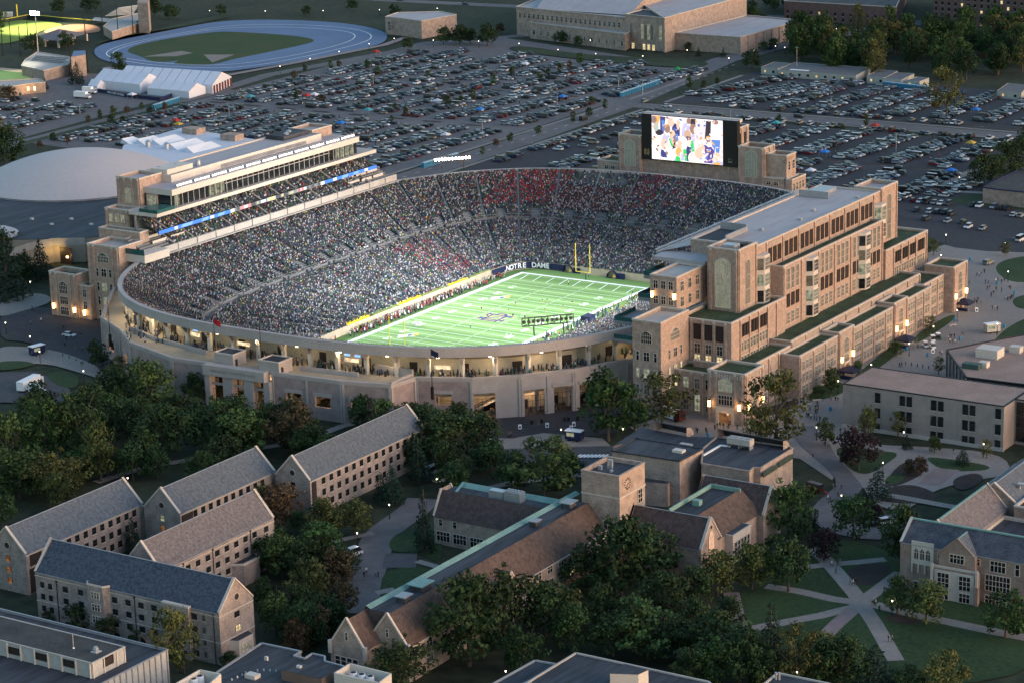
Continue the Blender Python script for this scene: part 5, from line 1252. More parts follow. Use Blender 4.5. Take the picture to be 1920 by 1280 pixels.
# ------------------------------------------------------------------ ground sheets
m = MB(); th = np.linspace(0, 2*np.pi, 97)[:-1]
base = [(x, y) for x, y in sup(90, 112, 3.0, th)]
rings_ = [[(x*k, y*k, G) for x, y in base] for k in (1, 1.25, 1.8, 3, 6, 12, 22)]
for a, b in zip(rings_, rings_[1:]): m.strip(a, b, groundm, True)
struct(m.build('ground'))
LAY = [0]
def soft(px, n=2, closed=True):
    for _ in range(n):
        q = [] if closed else [px[0]]
        for i in range(len(px) if closed else len(px)-1):
            a, b = px[i], px[(i+1) % len(px)]; q += [(a[0]*.75+b[0]*.25, a[1]*.75+b[1]*.25), (a[0]*.25+b[0]*.75, a[1]*.25+b[1]*.75)]
        px = q if closed else q+[px[-1]]
    return px
def sheet(name, px, mm, world=False, z=None):
    if name in ('lawn', 'planting_bed', 'forecourt', 'mulch_bed', 'walkway', 'garden_paving', 'softball_infield', 'softball_lawn') and not world: px = soft(px)
    LAY[0] += 1; zz = z if z is not None else G+.012+LAY[0]*.0045
    pts = [(*q, zz) for q in px] if world else [(*at(x, y).xy, zz) for x, y in px]
    bm = bmesh.new(); vs = [bm.verts.new(p) for p in pts]; f = bm.faces.new(vs)
    bmesh.ops.triangulate(bm, faces=[f]); m = MB()
    for f in bm.faces:
        q = [v.co[:] for v in f.verts]; m.face(q if f.normal.z > 0 else q[::-1], mm)
    bm.free(); return struct(m.build(name))
def road(name, px, w, mm, world=False, close=False):
    LAY[0] += 1; zz = G+.012+LAY[0]*.0045
    P_ = [Vector((*q, zz)) for q in px] if world else [Vector((*at(x, y).xy, zz)) for x, y in px]
    A_, B_ = [], []
    for i, p in enumerate(P_):
        d = (P_[min(i+1, len(P_)-1)]-P_[max(i-1, 0)]).normalized(); n = Vector((-d.y, d.x, 0))*w/2; A_.append(p+n); B_.append(p-n)
    m = MB(); m.strip(B_, A_, mm); return struct(m.build(name))
# parking lots south and east of the stadium
sheet('parking_lot', [(-138, 196), (-138, 330), (62, 326), (62, 262), (110, 225), (120, 160), (60, 150), (40, 150), (-60, 150), (-120, 130)], asphalt2, True)
sheet('parking_lot', [(-140, 356), (-140, 452), (-90, 447), (60, 452), (60, 352)], asphalt2, True)
sheet('parking_lot', [(-345, 150), (-352, 330), (-356, 470), (-330, 505), (-215, 468), (-164, 455), (-160, 340), (-156, 150), (-250, 140)], asphold, True)
sheet('parking_lot', [(-480, 150), (-480, 262), (-366, 268), (-358, 150)], asphold, True)
sheet('parking_lot', [(-520, 300), (-450, 250), (-366, 268), (-352, 268), (-350, 300), (-420, 318)], asphold, True)
sheet('parking_lot', [(-760, 700), (-760, 850), (-300, 850), (-300, 700)], asphold, True)
road('road', [(-146, 130), (-147, 250), (-152, 345), (-163, 420), (-172, 480), (-165, 560), (-110, 700)], 15, asphold, True)
road('road', [(-170, 344), (-60, 344.5), (60, 343), (150, 330)], 12, asphold, True)
road('road', [(-350, 140), (-355, 268), (-365, 345), (-345, 470), (-320, 510), (-240, 540), (-160, 560)], 9, asphold, True)
road('road', [(-700, 640), (-480, 610), (-300, 620), (-160, 640)], 12, asphold, True)
for y0, y1 in ((130, 335), (356, 440)):
    road('sidewalk', [(-137.2, y0), (-137.2-(3 if y0 > 300 else 0), y1)], 2.2, paving, True)
    road('sidewalk', [(-156.6, y0), (-156.6-(5 if y0 > 300 else 0), y1)], 2.0, paving, True)
road('sidewalk', [(-135, 336.4), (58, 336)], 2.2, paving, True); road('sidewalk', [(-135, 352.4), (58, 351.5)], 2.2, paving, True)
road('grass_verge', [(-348.5, 142), (-350, 262)], 4, grass, True)
m = MB(); zz = G+.22
for y0, y1 in ((130, 335), (356, 470)):
    for y in np.arange(y0, y1, 9.0): m.box(-147.8-.03*max(0, y-340)*3, -147.6-.03*max(0, y-340)*3, y, y+3, zz, zz+.005, white)
struct(m.build('lane_markings'))
# landscaped islands in the lots
m = MB()
def island(x, y, w=4.6, l=10): m.prism([(x+w/2*math.cos(t)*1.0, y+l/2*math.sin(t)) for t in np.linspace(0, 6.2, 14)], G, G+.2, paving, mulch)
for x in (-121, -101, -82, -62, -43, -24, -5, 15, 34): island(x, 358, 12, 3)
for x in (-66, -47, -27, -8, 12, 32): island(x, 262, 12, 3); island(x-2, 331, 12, 3)
for x in (-30, -8, 14, 36): island(x+6, 208, 12, 3)
for x in np.arange(-335, -170, 21): island(x, 352, 12, 3); island(x, 268, 12, 3)
struct(m.build('parking_island'))
sheet('lawn', [(70, 150), (64, 200), (78, 262), (62, 330), (84, 335), (150, 320), (170, 200), (140, 140), (100, 150)], grass, True)
sheet('parking_lot', [(50, 168), (54, 207), (110, 206), (135, 170), (135, 150), (60, 150)], asphalt2, True)
road('path', [(1412, 386), (1470, 380), (1770, 345), (1830, 318), (1870, 300)], 4, paving); road('path', [(1770, 345), (1800, 360), (1920, 366)], 4, paving)
# plaza on the west side and its lawns
sheet('plaza', [(1180, 800), (1300, 760), (1500, 700), (1640, 600), (1740, 520), (1740, 470), (1800, 450), (1930, 445), (1930, 620), (1700, 760), (1610, 830), (1560, 900), (1500, 860), (1440, 850), (1340, 840), (1250, 845)], paving)
for q in ([(1862, 505), (1880, 488), (1940, 478), (1940, 530), (1890, 530)], [(1850, 655), (1885, 615), (1940, 590), (1940, 660), (1900, 690), (1850, 690)], [(1505, 750), (1535, 752), (1590, 735), (1575, 712), (1540, 722)], [(1595, 712), (1625, 706), (1690, 660), (1680, 640), (1620, 690)], [(1710, 645), (1730, 640), (1795, 597), (1785, 588), (1720, 625)], [(1895, 560), (1940, 550), (1940, 580), (1905, 580)], [(1870, 460), (1940, 452), (1940, 468), (1880, 472)]): sheet('lawn', q, lawnm)
sheet('road', [(1740, 450), (1800, 440), (1940, 450), (1940, 475), (1850, 472), (1790, 465)], asphalt2)
sheet('mulch_bed', [(1410, 785), (1445, 780), (1500, 758), (1495, 748), (1440, 762)], mulch)
# north plaza and road by the gates
sheet('forecourt', [(880, 770), (1000, 760), (1180, 720), (1260, 770), (1130, 822), (1020, 812), (960, 822), (915, 822)], asphalt2)
sheet('sidewalk', [(915, 822), (960, 822), (1020, 812), (1130, 822), (1145, 836), (930, 842)], paving)
sheet('road', [(930, 842), (1145, 836), (1190, 850), (1180, 880), (1100, 875), (1000, 868), (900, 880), (800, 905), (790, 880)], asphalt)
m = MB()
for k in range(8):
    p = at(1085+k*7.2, 857); m.box(p.x-.35, p.x+.35, p.y-1.4, p.y+1.4, G+.45, G+.455, white)
struct(m.build('crosswalk'))
# service road among the trees at lower left
road('service_road', soft([(795, 935), (775, 958), (735, 985), (712, 1005), (697, 1040), (684, 1090), (672, 1150)], 2, False), 8.5, asphold)
sheet('driveway', [(722, 1038), (783, 1038), (780, 1064), (716, 1066)], asphalt)
sheet('lawn', [(728, 1035), (732, 1005), (790, 985), (830, 1000), (830, 1060), (785, 1036)], lawnm); sheet('lawn', [(712, 1108), (720, 1068), (790, 1062), (830, 1075), (770, 1110), (712, 1120)], lawnm)
road('path', [(782, 1052), (830, 1066)], 2.2, paving); road('path', [(705, 1112), (740, 1105)], 2.5, paving); road('path', [(560, 1030), (600, 1022), (660, 1008), (700, 1000)], 2.4, paving); road('path', [(600, 1040), (560, 1040), (530, 1060)], 2.2, paving)
road('path', [(900, 920), (960, 905), (1100, 890)], 3, paving); road('path', [(180, 905), (260, 880), (420, 850), (560, 830), (640, 800), (680, 790)], 3, paving)
# the winding drive and gardens at right
road('drive', soft([(1500, 800), (1520, 828), (1545, 850), (1580, 880), (1596, 902), (1588, 920), (1556, 945), (1546, 965), (1560, 985), (1600, 1000), (1665, 1000)], 2, False), 7, asphold)
sheet('parking_bay', [(1590, 985), (1620, 972), (1700, 960), (1710, 985), (1650, 1012), (1600, 1010)], asphold)
sheet('garden_paving', [(1545, 815), (1640, 835), (1735, 838), (1880, 850), (1900, 890), (1800, 905), (1740, 925), (1700, 960), (1640, 950), (1610, 900), (1570, 860)], paving)
for q, mm in (([(1560, 840), (1600, 838), (1650, 846), (1690, 850), (1660, 872), (1625, 893), (1590, 880)], lawnm), ([(1733, 860), (1750, 857), (1855, 872), (1855, 883), (1770, 885)], lawnm), ([(1690, 865), (1725, 868), (1740, 885), (1680, 915), (1655, 910)], mulch), ([(1640, 925), (1700, 905), (1760, 925), (1750, 945), (1660, 945)], mulch), ([(1660, 895), (1690, 885), (1700, 900), (1660, 912)], lawnm), ([(1780, 900), (1830, 885), (1850, 900), (1800, 925)], mulch)): sheet('planting_bed', q, mm)
road('path', [(1640, 925), (1700, 935), (1780, 950), (1880, 960)], 3, paving)
sheet('terrace_steps', [(1722, 908), (1752, 878), (1800, 882), (1762, 912)], pavepink)
sheet('lawn', [(1350, 1280), (1360, 1120), (1480, 1060), (1545, 1010), (1640, 1020), (1700, 1060), (1940, 1160), (1940, 1290)], lawnm)
sheet('mulch_bed', [(1580, 1063), (1685, 1055), (1645, 1098), (1605, 1100)], mulch); sheet('mulch_bed', [(1650, 1160), (1690, 1150), (1780, 1160), (1700, 1175)], mulch)
for px, w in (([(1524, 1028), (1548, 1050), (1574, 1080), (1606, 1118), (1612, 1136)], 3.8), ([(1612, 1132), (1645, 1108), (1690, 1075)], 3.6), ([(1612, 1132), (1560, 1124), (1500, 1110), (1436, 1100)], 3.2), ([(1600, 1140), (1540, 1155), (1460, 1170), (1400, 1182)], 3.2), ([(1605, 1140), (1570, 1170), (1530, 1210), (1500, 1240)], 3.5), ([(1618, 1138), (1640, 1170), (1660, 1205), (1680, 1240)], 3.6), ([(1640, 1135), (1720, 1155), (1800, 1172), (1870, 1187), (1940, 1200)], 3.6), ([(1371, 1112), (1378, 1145), (1388, 1182)], 3.6), ([(1500, 1066), (1550, 1060), (1600, 1056), (1660, 1050)], 2.8)): road('path', px, w, paving if px[0][0] not in (1605, 1371) else pavepink)
sheet('path_hub', [(1590, 1128), (1606, 1118), (1630, 1122), (1640, 1138), (1615, 1146), (1594, 1142)], paving)
# left forecourt by the corner tower
sheet('forecourt', [(0, 585), (60, 575), (110, 582), (200, 600), (215, 640), (205, 700), (150, 690), (90, 655), (40, 640), (0, 640)], asphalt2)
sheet('walkway', [(-10, 572), (60, 550), (95, 556), (95, 570), (60, 580), (-10, 600)], paving); sheet('walkway', [(-10, 650), (60, 652), (120, 662), (190, 690), (200, 715), (150, 700), (80, 680), (-10, 690)], paving)
sheet('lawn', [(-10, 680), (40, 677), (72, 684), (30, 694), (-10, 696)], lawnm); sheet('road', [(-10, 700), (60, 698), (110, 712), (140, 740), (120, 760), (-10, 755)], asphalt); sheet('lawn', [(80, 702), (120, 695), (150, 708), (145, 730), (112, 728)], lawnm)
# running track and ball fields
trackm = mat('blue_track', (.112, .168, .268), .85, .1, .04, .8); infield = mat('infield_grass', (.030, .078, .018), .95, .3, .05, .6, c2=(.05, .062, .02))
sheet('running_track', soft([(175, 100), (180, 90), (205, 80), (300, 62), (380, 46), (430, 40), (500, 38), (580, 40), (660, 46), (715, 58), (728, 68), (722, 80), (700, 88), (620, 105), (540, 120), (450, 133), (400, 137), (330, 134), (260, 128), (215, 120), (186, 112)]), trackm)
sheet('infield_lawn', soft([(232, 97), (262, 84), (350, 68), (405, 61), (440, 61), (540, 67), (586, 74), (590, 79), (572, 85), (500, 100), (440, 112), (400, 123), (370, 124), (320, 122), (338, 114), (318, 118), (285, 118), (265, 108)]), infield)
sheet('sand_area', [(268, 108), (340, 97), (362, 101), (330, 107)], mat('pale_dirt', (.22, .19, .165), .9, .1)); sheet('sand_area', [(382, 104), (440, 104), (398, 119)], MATS['pale_dirt'])
for k, px in enumerate(([(192, 100), (240, 82), (330, 65), (430, 48), (560, 47), (660, 54), (700, 66), (690, 80), (600, 102), (500, 122), (420, 130), (300, 126), (215, 113), (192, 100)], [(205, 100), (255, 82), (335, 67), (420, 53), (550, 52), (650, 59), (672, 70), (640, 86), (520, 112), (420, 125), (310, 121), (225, 110), (205, 100)])): road('lane_line', soft(px[:-1])+soft(px[:-1])[:1], .5, white)
road('walkway', [(195, 128), (330, 142), (430, 142), (560, 118), (720, 86), (760, 72)], 5, mat('pinkish_path', (.24, .20, .19), .9, .1))
sheet('softball_lawn', [(-10, 40), (50, 39), (130, 47), (85, 56), (60, 68), (30, 80), (-10, 86)], mat('bright_turf', (.17, .24, .035), .9, .15, .05, .6)); sheet('softball_infield', [(130, 47), (175, 47), (192, 57), (180, 64), (80, 66), (85, 56)], mat('orange_clay', (.40, .19, .10), .9, .1))
sheet('baseball_lawn', [(-10, 132), (40, 137), (70, 141), (55, 150), (30, 150), (-10, 156)], mat('field_green', (.10, .18, .06), .9, .1)); sheet('infield_clay', [(-10, 128), (60, 133), (74, 138), (30, 137), (-10, 132)], mat('pale_clay', (.42, .33, .22), .9, .1))
sheet('grass_slope', [(180, 85), (230, 70), (350, 50), (430, 34), (420, 28), (300, 55), (200, 75), (165, 90)], grass)
sheet('lawn', [(965, 85), (1100, 105), (1260, 112), (1340, 118), (1300, 130), (1180, 122), (1080, 112), (950, 96)], grass)
lamp('SPOT', (*at(60, 55).xy, 60), 160000, (1, .95, .75), 3, at(80, 55), 60, .5)
lamp('SPOT', (*at(20, 140).xy, 50), 24000, (1, .95, .75), 3, at(20, 143), 50, .5)

# ------------------------------------------------------------------ far buildings
def simple(name, lab, cat, px, z, wm, rm, wins=(), grp=None, cap=stone, z0=G):
    pts = [tuple(at(x, y, z).xy) for x, y in px]; c = (sum(p[0] for p in pts)/len(pts), sum(p[1] for p in pts)/len(pts), G)
    B = Bld(name, c, lab, cat, grp); m = MB(); m.prism(pts, z0, z, wm, top=False)
    B.wall(m); m = MB(); m.prism(pts, z-.25, z-.2, rm); n = len(pts)
    m.build('roof', B.t)
    if cap:
        m = MB()
        for i in range(n): m.bar((*pts[i], z+.05), (*pts[(i+1) % n], z+.05), .4, .4, cap)
        m.build('coping', B.t)
    return B, pts
# arena with the shallow dome
AR = Bld('arena', (-215, 30, G), 'round arena with a shallow pale grey dome at the left edge', 'arena')
dm = mat('pale_dome', (.47, .42, .405), .75, .04, .04, .6); c = at(150, 335, 13)
def dome(c, r, h, nm):
    m = MB(); k, n = 14, 72; rr = (r*r+h*h)/(2*h)
    def pt(i, j):
        t = i/k; rad = r*t; z = math.sqrt(rr*rr-rad*rad)-(rr-h); a = 2*math.pi*j/n; return (c.x+rad*math.cos(a), c.y+rad*math.sin(a), c.z+z)
    for i in range(k):
        for j in range(n): m.face([pt(i, j), pt(i+1, j), pt(i+1, j+1), pt(i, j+1)] if i else [pt(0, 0), pt(1, j), pt(1, j+1)], dm)
    o = m.build(nm, AR.t)
    for f in o.data.polygons: f.use_smooth = True
    m = MB(); m.strip([(c.x+r*math.cos(a), c.y+r*math.sin(a), c.z-.6) for a in np.linspace(0, 6.2832, n)], [(c.x+r*math.cos(a), c.y+r*math.sin(a), c.z+.05) for a in np.linspace(0, 6.2832, n)], concdark); m.build('dome_rim', AR.t)
dome(c, 41.5, 11.0, 'dome'); c2 = at(-45, 440, 13); dome(c2, 15, 3.2, 'small_dome')
flat = [(-260, 40), (-250, 0), (-215, -28), (-190, -28), (-165, -12), (-150, 10), (-140, 40), (-140, 110), (-260, 110)]
m = MB(); m.prism(flat, G, 12.3, mat('tan_concrete', (.34, .29, .225), .8, .1), top=False); AR.wall(m); m = MB(); m.prism(flat, 12.2, 12.4, roofdark); m.build('roof', AR.t)
for i in range(5): p = at(60+i*37, 412+(i % 2)*10, 12.4); m = MB(); m.box(p.x-.6, p.x+.6, p.y-.5, p.y+.5, 12.4, 13, pale); m.build('roof_vent', AR.t)
# curved lit entrance front
m = MB(); fr = [at(x, y, 12.3) for x, y in ((20, 470), (55, 458), (100, 449), (160, 448))]
m.strip([(p.x, p.y-.4, 10.2) for p in fr], [(p.x, p.y-.4, 12.8) for p in fr], concrete); m.strip([(p.x, p.y-.3, G) for p in fr], [(p.x, p.y-.3, 10.3) for p in fr], MATS['tan_concrete']); m.build('entrance_front', AR.t)
a, b = at_y(112, 470, fr[2].y-.7), at_y(134, 470, fr[2].y-.7); m = MB(); m.box(a.x, b.x, a.y, a.y+.2, G, 10.1, louver); m.build('entrance_glazing', AR.t)
q = at_y(108, 462, fr[2].y-2.2); lamp('POINT', (q.x-1, q.y, 9), 140, (1, .62, .2), .4); q = at_y(127, 482, fr[2].y-2); lamp('POINT', q, 70, (1, .65, .25), .3)
m = MB(); m.box(q.x-.4, q.x+.4, q.y-.4, q.y, q.z-.3, q.z+.3, lampw); m.build('entrance_lamp', AR.t)
# low pale hall with folded roof lights between dome and lots
pf = mat('pale_roof', (.52, .54, .60), .7, .05); fold = [at(x, y, 14) for x, y in ((232, 272), (340, 240), (480, 262), (430, 300), (300, 330), (225, 290))]
m = MB(); m.prism([tuple(p.xy) for p in fold], G, 14, concrete, pf); m.build('hall_block', AR.t)
for i, (px, py, w) in enumerate(((243, 268, 20), (275, 268, 30), (308, 268, 40), (342, 276, 46), (372, 282, 44))):
    p = at(px, py, 14); L = w*.28; m = MB()
    A_ = [(p.x-2.6, p.y-L*.5, 14), (p.x+2.6, p.y-L*.5, 14), (p.x+3.4, p.y+L*.9, 14), (p.x-2.6, p.y+L*.9, 14)]
    a, b = (p.x-2.3, p.y-L*.4, 16.0), (p.x-2.3, p.y+L*.9, 15.7)
    m.face([A_[1], A_[2], b, a], white); m.face([A_[0], A_[1], a], pf); m.face([A_[2], A_[3], b], pf); m.face([A_[3], A_[0], a, b], pf); m.build('folded_roof_light', AR.t)
for px, py in ((365, 246), (437, 258)): p = at(px, py, 15); m = MB(); m.box(p.x-4.5, p.x+3.5, p.y-3, p.y+3, 14, 16.5, MATS['tan_brick']); m.build('plant_room', AR.t)
for px, py in ((283, 272), (318, 276)): p = at(px, py, 14); m = MB(); m.tube((p.x+2, p.y-4, 14), (p.x+2, p.y-4, 16.2), 1.2, 1.0, galv, 12); m.tube((p.x+2, p.y-4, 16.2), (p.x+2, p.y-4, 17), 1.4, .4, galv, 12); m.build('roof_fan', AR.t)
AR.done()
# large convocation hall at the top
V = Bld('convocation_hall', (-235, 520, G), 'very large brick hall with pale curved roof at the top of the photograph', 'hall')
vb_ = brick2
def pxpts(px, z): return [tuple(at(x, y, z).xy) for x, y in px]
def blk(B, px, z, wm, rm, z0=G, cap=stone):
    pts = pxpts(px, z); m = MB(); m.prism(pts, z0, z, wm, top=False); B.wall(m); m = MB(); m.prism(pts, z-.6, z-.5, rm); m.build('roof', B.t)
    m = MB(); n = len(pts)
    for i in range(n): m.bar((*pts[i], z), (*pts[(i+1) % n], z), .5, .4, cap)
    m.build('coping', B.t); return pts
blk(V, [(968, 13), (1172, 33), (1300, -20), (1100, -40)], 20, vb_, roofgrey)
blk(V, [(993, 42), (1172, 64), (1200, 50), (1020, 30)], 13, vb_, roofgrey)
blk(V, [(1172, 27), (1246, 34), (1275, 24), (1205, 18)], 22, vb_, roofdark)
blk(V, [(1246, 34), (1400, -8), (1330, -20), (1200, 5)], 22.5, vb_, roofgrey)
blk(V, [(1265, 62), (1388, 70), (1503, 38), (1400, 29)], 13, vb_, roofgrey)
a, b, c_, d_ = at(1005, 17, 20), at(1180, 29, 20), at(1300, -12, 20), at(1110, -30, 20); m = MB(); A_, B_ = [], []
for i in range(13):
    t = i/12; A_.append(a+(d_-a)*t+Vector((0, 0, 9*math.sin(math.pi*t)))); B_.append(b+(c_-b)*t+Vector((0, 0, 9*math.sin(math.pi*t))))
m.strip(A_[::-1], B_[::-1], roofgrey); m.face(B_, vb_); m.build('curved_roof', V.t)
def vw(px, py, yref, w, h, gl=glass, face='N'): V.win((at_y(px, py, yref).x, yref, at_y(px, py, yref).z), face, w, h, 'stone', gl)
p0, p1 = at(968, 13, 20), at(1172, 33, 20)
for i in range(22):
    t = (i+.8)/23; p = p0+(p1-p0)*t; V.win((p.x, p.y-.06, 14.2), 'N', 1.3, 2.6, 'stone', glass)
p0, p1 = at(993, 42, 13), at(1172, 64, 13)
for i in range(13):
    t = (i+.6)/13; p = p0+(p1-p0)*t; V.win((p.x, p.y-.06, 6.5), 'N', 1.2, 2.4, 'stone', glassg if i % 4 else glass)
p0, p1 = at(1172, 27, 22), at(1246, 34, 22)
for i, t in enumerate((.16, .44, .52, .60, .68, .9)): p = p0+(p1-p0)*t; V.win((p.x, p.y-.06, 9.5), 'N', 1.5, 8, 'stone', glowd if i % 2 else glassg)
for t in (.2, .48, .6, .72): p = p0+(p1-p0)*t; V.win((p.x, p.y-.06, 4), 'N', 1.6, 3, 'stone', glow)
p0, p1 = at(1388, 70, 13), at(1503, 38, 13); m = MB()
for i in range(9):
    p = p0+(p1-p0)*(i/8); m.box(p.x-.2, p.x+.5, p.y-.5, p.y+.5, G, 12.4, vb_)
m.build('pilaster', V.t); V.done()
B, _ = simple('brick_clubhouse', 'small brick building with flat roof at the right end of the blue track', 'building', [(722, 32), (748, 34), (790, 40), (856, 28), (826, 22), (745, 24)], 14, brick2, roofgrey)
for t in (.1,): p = at(730, 34, 14); B.win((p.x, p.y-.1, 7), 'N', 1.6, 5, 'stone', glass)
B.done()
# dormitories at the top right
rb = mat('dark_red_brick', (.135, .085, .08), .85, .2)
for i, (px, z, lab) in enumerate((([(1470, 2), (1680, 14), (1700, -30), (1500, -30)], 15, 'dark red brick terrace with small lit doors at the top edge, left of the woods'), ([(1750, -20), (2000, 0), (2020, -60), (1770, -60)], 26, 'dark red brick dormitory block rising behind the woods at the top right'))):
    B, pts = simple('far_dormitory', lab, 'dormitory', px, z, rb, roofdark)
    p0, p1 = Vector((*pts[0], 0)), Vector((*pts[1], 0)); n = 14 if i == 0 else 20
    for r in range(2 if i == 0 else 6):
        for k in range(n): p = p0+(p1-p0)*((k+.5)/n); B.win((p.x, p.y-.08, 5+3.2*r), 'N', 1.2, 1.7, 'plain', glow if random.random() < .1 else glass)
    B.done()
# trailers and site offices by the wood
tm = mat('cream_siding', (.36, .36, .33), .7, .1); tr = mat('grey_trailer_roof', (.12, .12, .125), .8, .15)
for px, lab in (([(1427, 126), (1458, 129), (1484, 119), (1452, 116)], 'small site trailer with two lit windows beside the road'), ([(1459, 131), (1605, 142), (1632, 127), (1490, 117)], 'long cream site office trailer with grey roof along the far lot'), ([(1625, 143), (1660, 146), (1683, 133), (1648, 130)], 'cream site trailer between the long office and the blue toilets'), ([(1655, 147), (1690, 150), (1714, 138), (1680, 136)], 'dark roofed site trailer beside the blue toilet row'), ([(1700, 150), (1724, 153), (1742, 146), (1720, 144)], 'short white site trailer behind the blue toilet row'), ([(1870, 170), (1915, 174), (1930, 160), (1890, 156)], 'grey roofed trailer at the right edge beyond the far lot')):
    B, pts = simple('site_trailer', lab, 'trailer', px, 7.6, tm, tr, cap=None, grp='site trailers along the far lot')
    p0, p1 = Vector((*pts[0], 0)), Vector((*pts[1], 0)); n = max(2, int((p1-p0).length/4.5))
    for k in range(n): p = p0+(p1-p0)*((k+.5)/n); B.win((p.x, p.y-.05, 5.2), 'N', 1.1, 1.1, 'plain', glow if k in (0, 4, 7) else glass)
    B.done()
B, pts = simple('low_brick_building', 'low brick building with flat grey roof at the right edge beside the far lawn', 'building', [(1843, 352), (1930, 362), (2000, 330), (1925, 312)], 10, brick2, roofgravel, cap=mat('navy_fascia', (.02, .025, .08), .6)); p = at(1905, 360, 8); B.win((p.x, p.y-.3, 5), 'N', 2.2, 3, 'stone', glow); B.done()
# ball park stands
B, pts = simple('softball_stand', 'brick softball grandstand with a square tower and rows of pale benches', 'grandstand', [(194, 50), (210, 36), (262, 25), (270, 28), (262, 44), (210, 60)], 9, MATS['tan_brick'], concrete)
m = MB()
for i in range(7): a, b = at(198+i*4, 30-i*2.4, 10+i*.8), at(250+i*1.5, 26-i*2.6, 10+i*.8); m.bar(a, b, 1.0, .3, mat('bench_metal', (.6, .6, .58), .5))
m.build('bench_rows', B.t); q = [at(x, y, 22) for x, y in ((257, 5), (277, 6), (280, -2), (260, -4))]; m = MB(); m.prism([tuple(p.xy) for p in q], G, 22, MATS['tan_brick']); B.wall(m, 'tower'); B.done()
B, pts = simple('baseball_grandstand', 'brick baseball grandstand with curved grey seating at the left edge', 'grandstand', [(82, 133), (128, 122), (135, 108), (70, 98), (48, 112), (40, 124)], 9.5, MATS['tan_brick'], concrete)
m = MB()
for i in range(9):
    a, b = at(44+i*3.0, 126-i*2.6, 6.5+i*.6), at(84+i*5.4, 133-i*2.9, 6.5+i*.6); m.bar(a, b, 1.3, .5, concdark)
m.build('seating_rows', B.t); q = [at(x, y, 15) for x, y in ((134, 107), (160, 103), (160, 95), (138, 96))]; m = MB(); m.prism([tuple(p.xy) for p in q], G, 15, MATS['tan_brick'], mat('blue_metal_roof', (.06, .12, .25), .5)); B.wall(m, 'tower'); B.done()
B, pts = simple('brick_lodge', 'low brick entrance lodge with lit lamps at the left edge', 'building', [(-20, 160), (20, 163), (50, 158), (85, 155), (70, 148), (0, 152)], 9, MATS['tan_brick'], concrete)
for x in (25, 38): p = at_y(x, 172, pts[1][1]-.1); B.win((p.x, p.y, 5), 'N', 1.6, 1.4, 'stone', glass)
B.done()
for px, py in ((54, 166), (66, 166)): p = at(px, py, 7); lantern(p, 'N', 'lit lantern by the door of the low brick lodge', 60)
t = thing('park_pavilion', at(115, 80), 'open sided pavilion with a hipped grey roof beside the softball field', 'pavilion')
pv = [at(x, y, 8) for x, y in ((60, 72), (108, 77), (163, 64), (115, 58))]; top = sum(pv, Vector())/4+Vector((0, 0, 4)); m = MB()
for i in range(4): m.face([pv[i], pv[(i+1) % 4], top], mat('hip_roof', (.16, .145, .15), .8, .1))
m.build('roof', t)
for i in range(4):
    for k in (.02, .5):
        p = pv[i]+(pv[(i+1) % 4]-pv[i])*k; m = MB(); m.box(p.x-.5, p.x+.5, p.y-.5, p.y+.5, G, 8, stone); m.build('post', t)
for px, py, zt in ((67, 105, 30), (2, 116, 0),):
    if not zt: continue
    p = at(72, 105); t = thing('floodlight_mast', p, 'tall steel mast with a bright white floodlight bank over the softball field', 'floodlight mast')
    lo, hi = 5, 80
    for _ in range(40):
        mid = (lo+hi)/2
        if proj((p.x, p.y, mid))[1] > 24: lo = mid
        else: hi = mid
    m = MB(); m.tube(p, (p.x, p.y, lo), .35, .2, galv); m.build('mast', t); m = MB(); m.box(p.x-3.4, p.x+3.4, p.y-.4, p.y+.1, lo-1.6, lo+.9, metal)
    for k in range(7):
        for r in range(2): m.box(p.x-3.2+k*.95, p.x-2.5+k*.95, p.y-.5, p.y-.404, lo-1.3+r*1.1, lo-.5+r*1.1, emis('flood_white', (1, .95, .85), 30))
    m.build('lamp_bank', t)
# black netting poles by the ball fields
k = 0
for b, tp in (((6, 105), 46), ((21, 91), 38), ((39, 106), 49), ((54, 91), 41), ((165, 135), 20), ((194, 77), 10), ((222, 71), 5), ((250, 65), 2), ((135, 150), 75)):
    p = at(*b); lo, hi = 5, 60
    for _ in range(30):
        mid = (lo+hi)/2
        if proj((p.x, p.y, mid))[1] > tp: lo = mid
        else: hi = mid
    m = MB(); m.tube(p, (p.x, p.y, lo), .3, .2, black, 8)
    tag(m.build('netting_pole'), 'tall black netting pole beside the ball fields', 'pole', 'netting poles by the ball fields')
t = thing('outfield_fence', at(80, 38), 'dark green outfield fence with a yellow top rail round the softball field', 'fence'); q = [at(x, y) for x, y in ((-10, 46), (22, 42), (52, 36), (85, 38), (112, 41), (150, 44), (172, 46))]
m = MB(); [m.bar(a+Vector((0, 0, 1.2)), b+Vector((0, 0, 1.2)), .15, 2.4, mat('fence_green', (.02, .035, .028), .7)) for a, b in zip(q, q[1:])]; m.build('panel', t)
m = MB(); [m.bar(a+Vector((0, 0, 2.55)), b+Vector((0, 0, 2.55)), .3, .3, yellow) for a, b in zip(q, q[1:])]; m.build('top_rail', t)
p = at(33, 36); m = MB(); m.tube(p, p+Vector((0, 0, 9)), .4, .4, yellow, 8); tag(m.build('foul_pole'), 'yellow foul pole at the corner of the softball field', 'pole')
t = thing('bleachers', at(8, 30), 'pale open bleachers behind the softball outfield at the top left', 'bleachers'); m = MB()
for i in range(6): a, b = at(-12, 33-i*1.6, 5+i*.7), at(24, 31-i*1.6, 5+i*.7); m.bar(a, b, 1.0, .4, MATS['bench_metal'])
m.build('bench_rows', t)
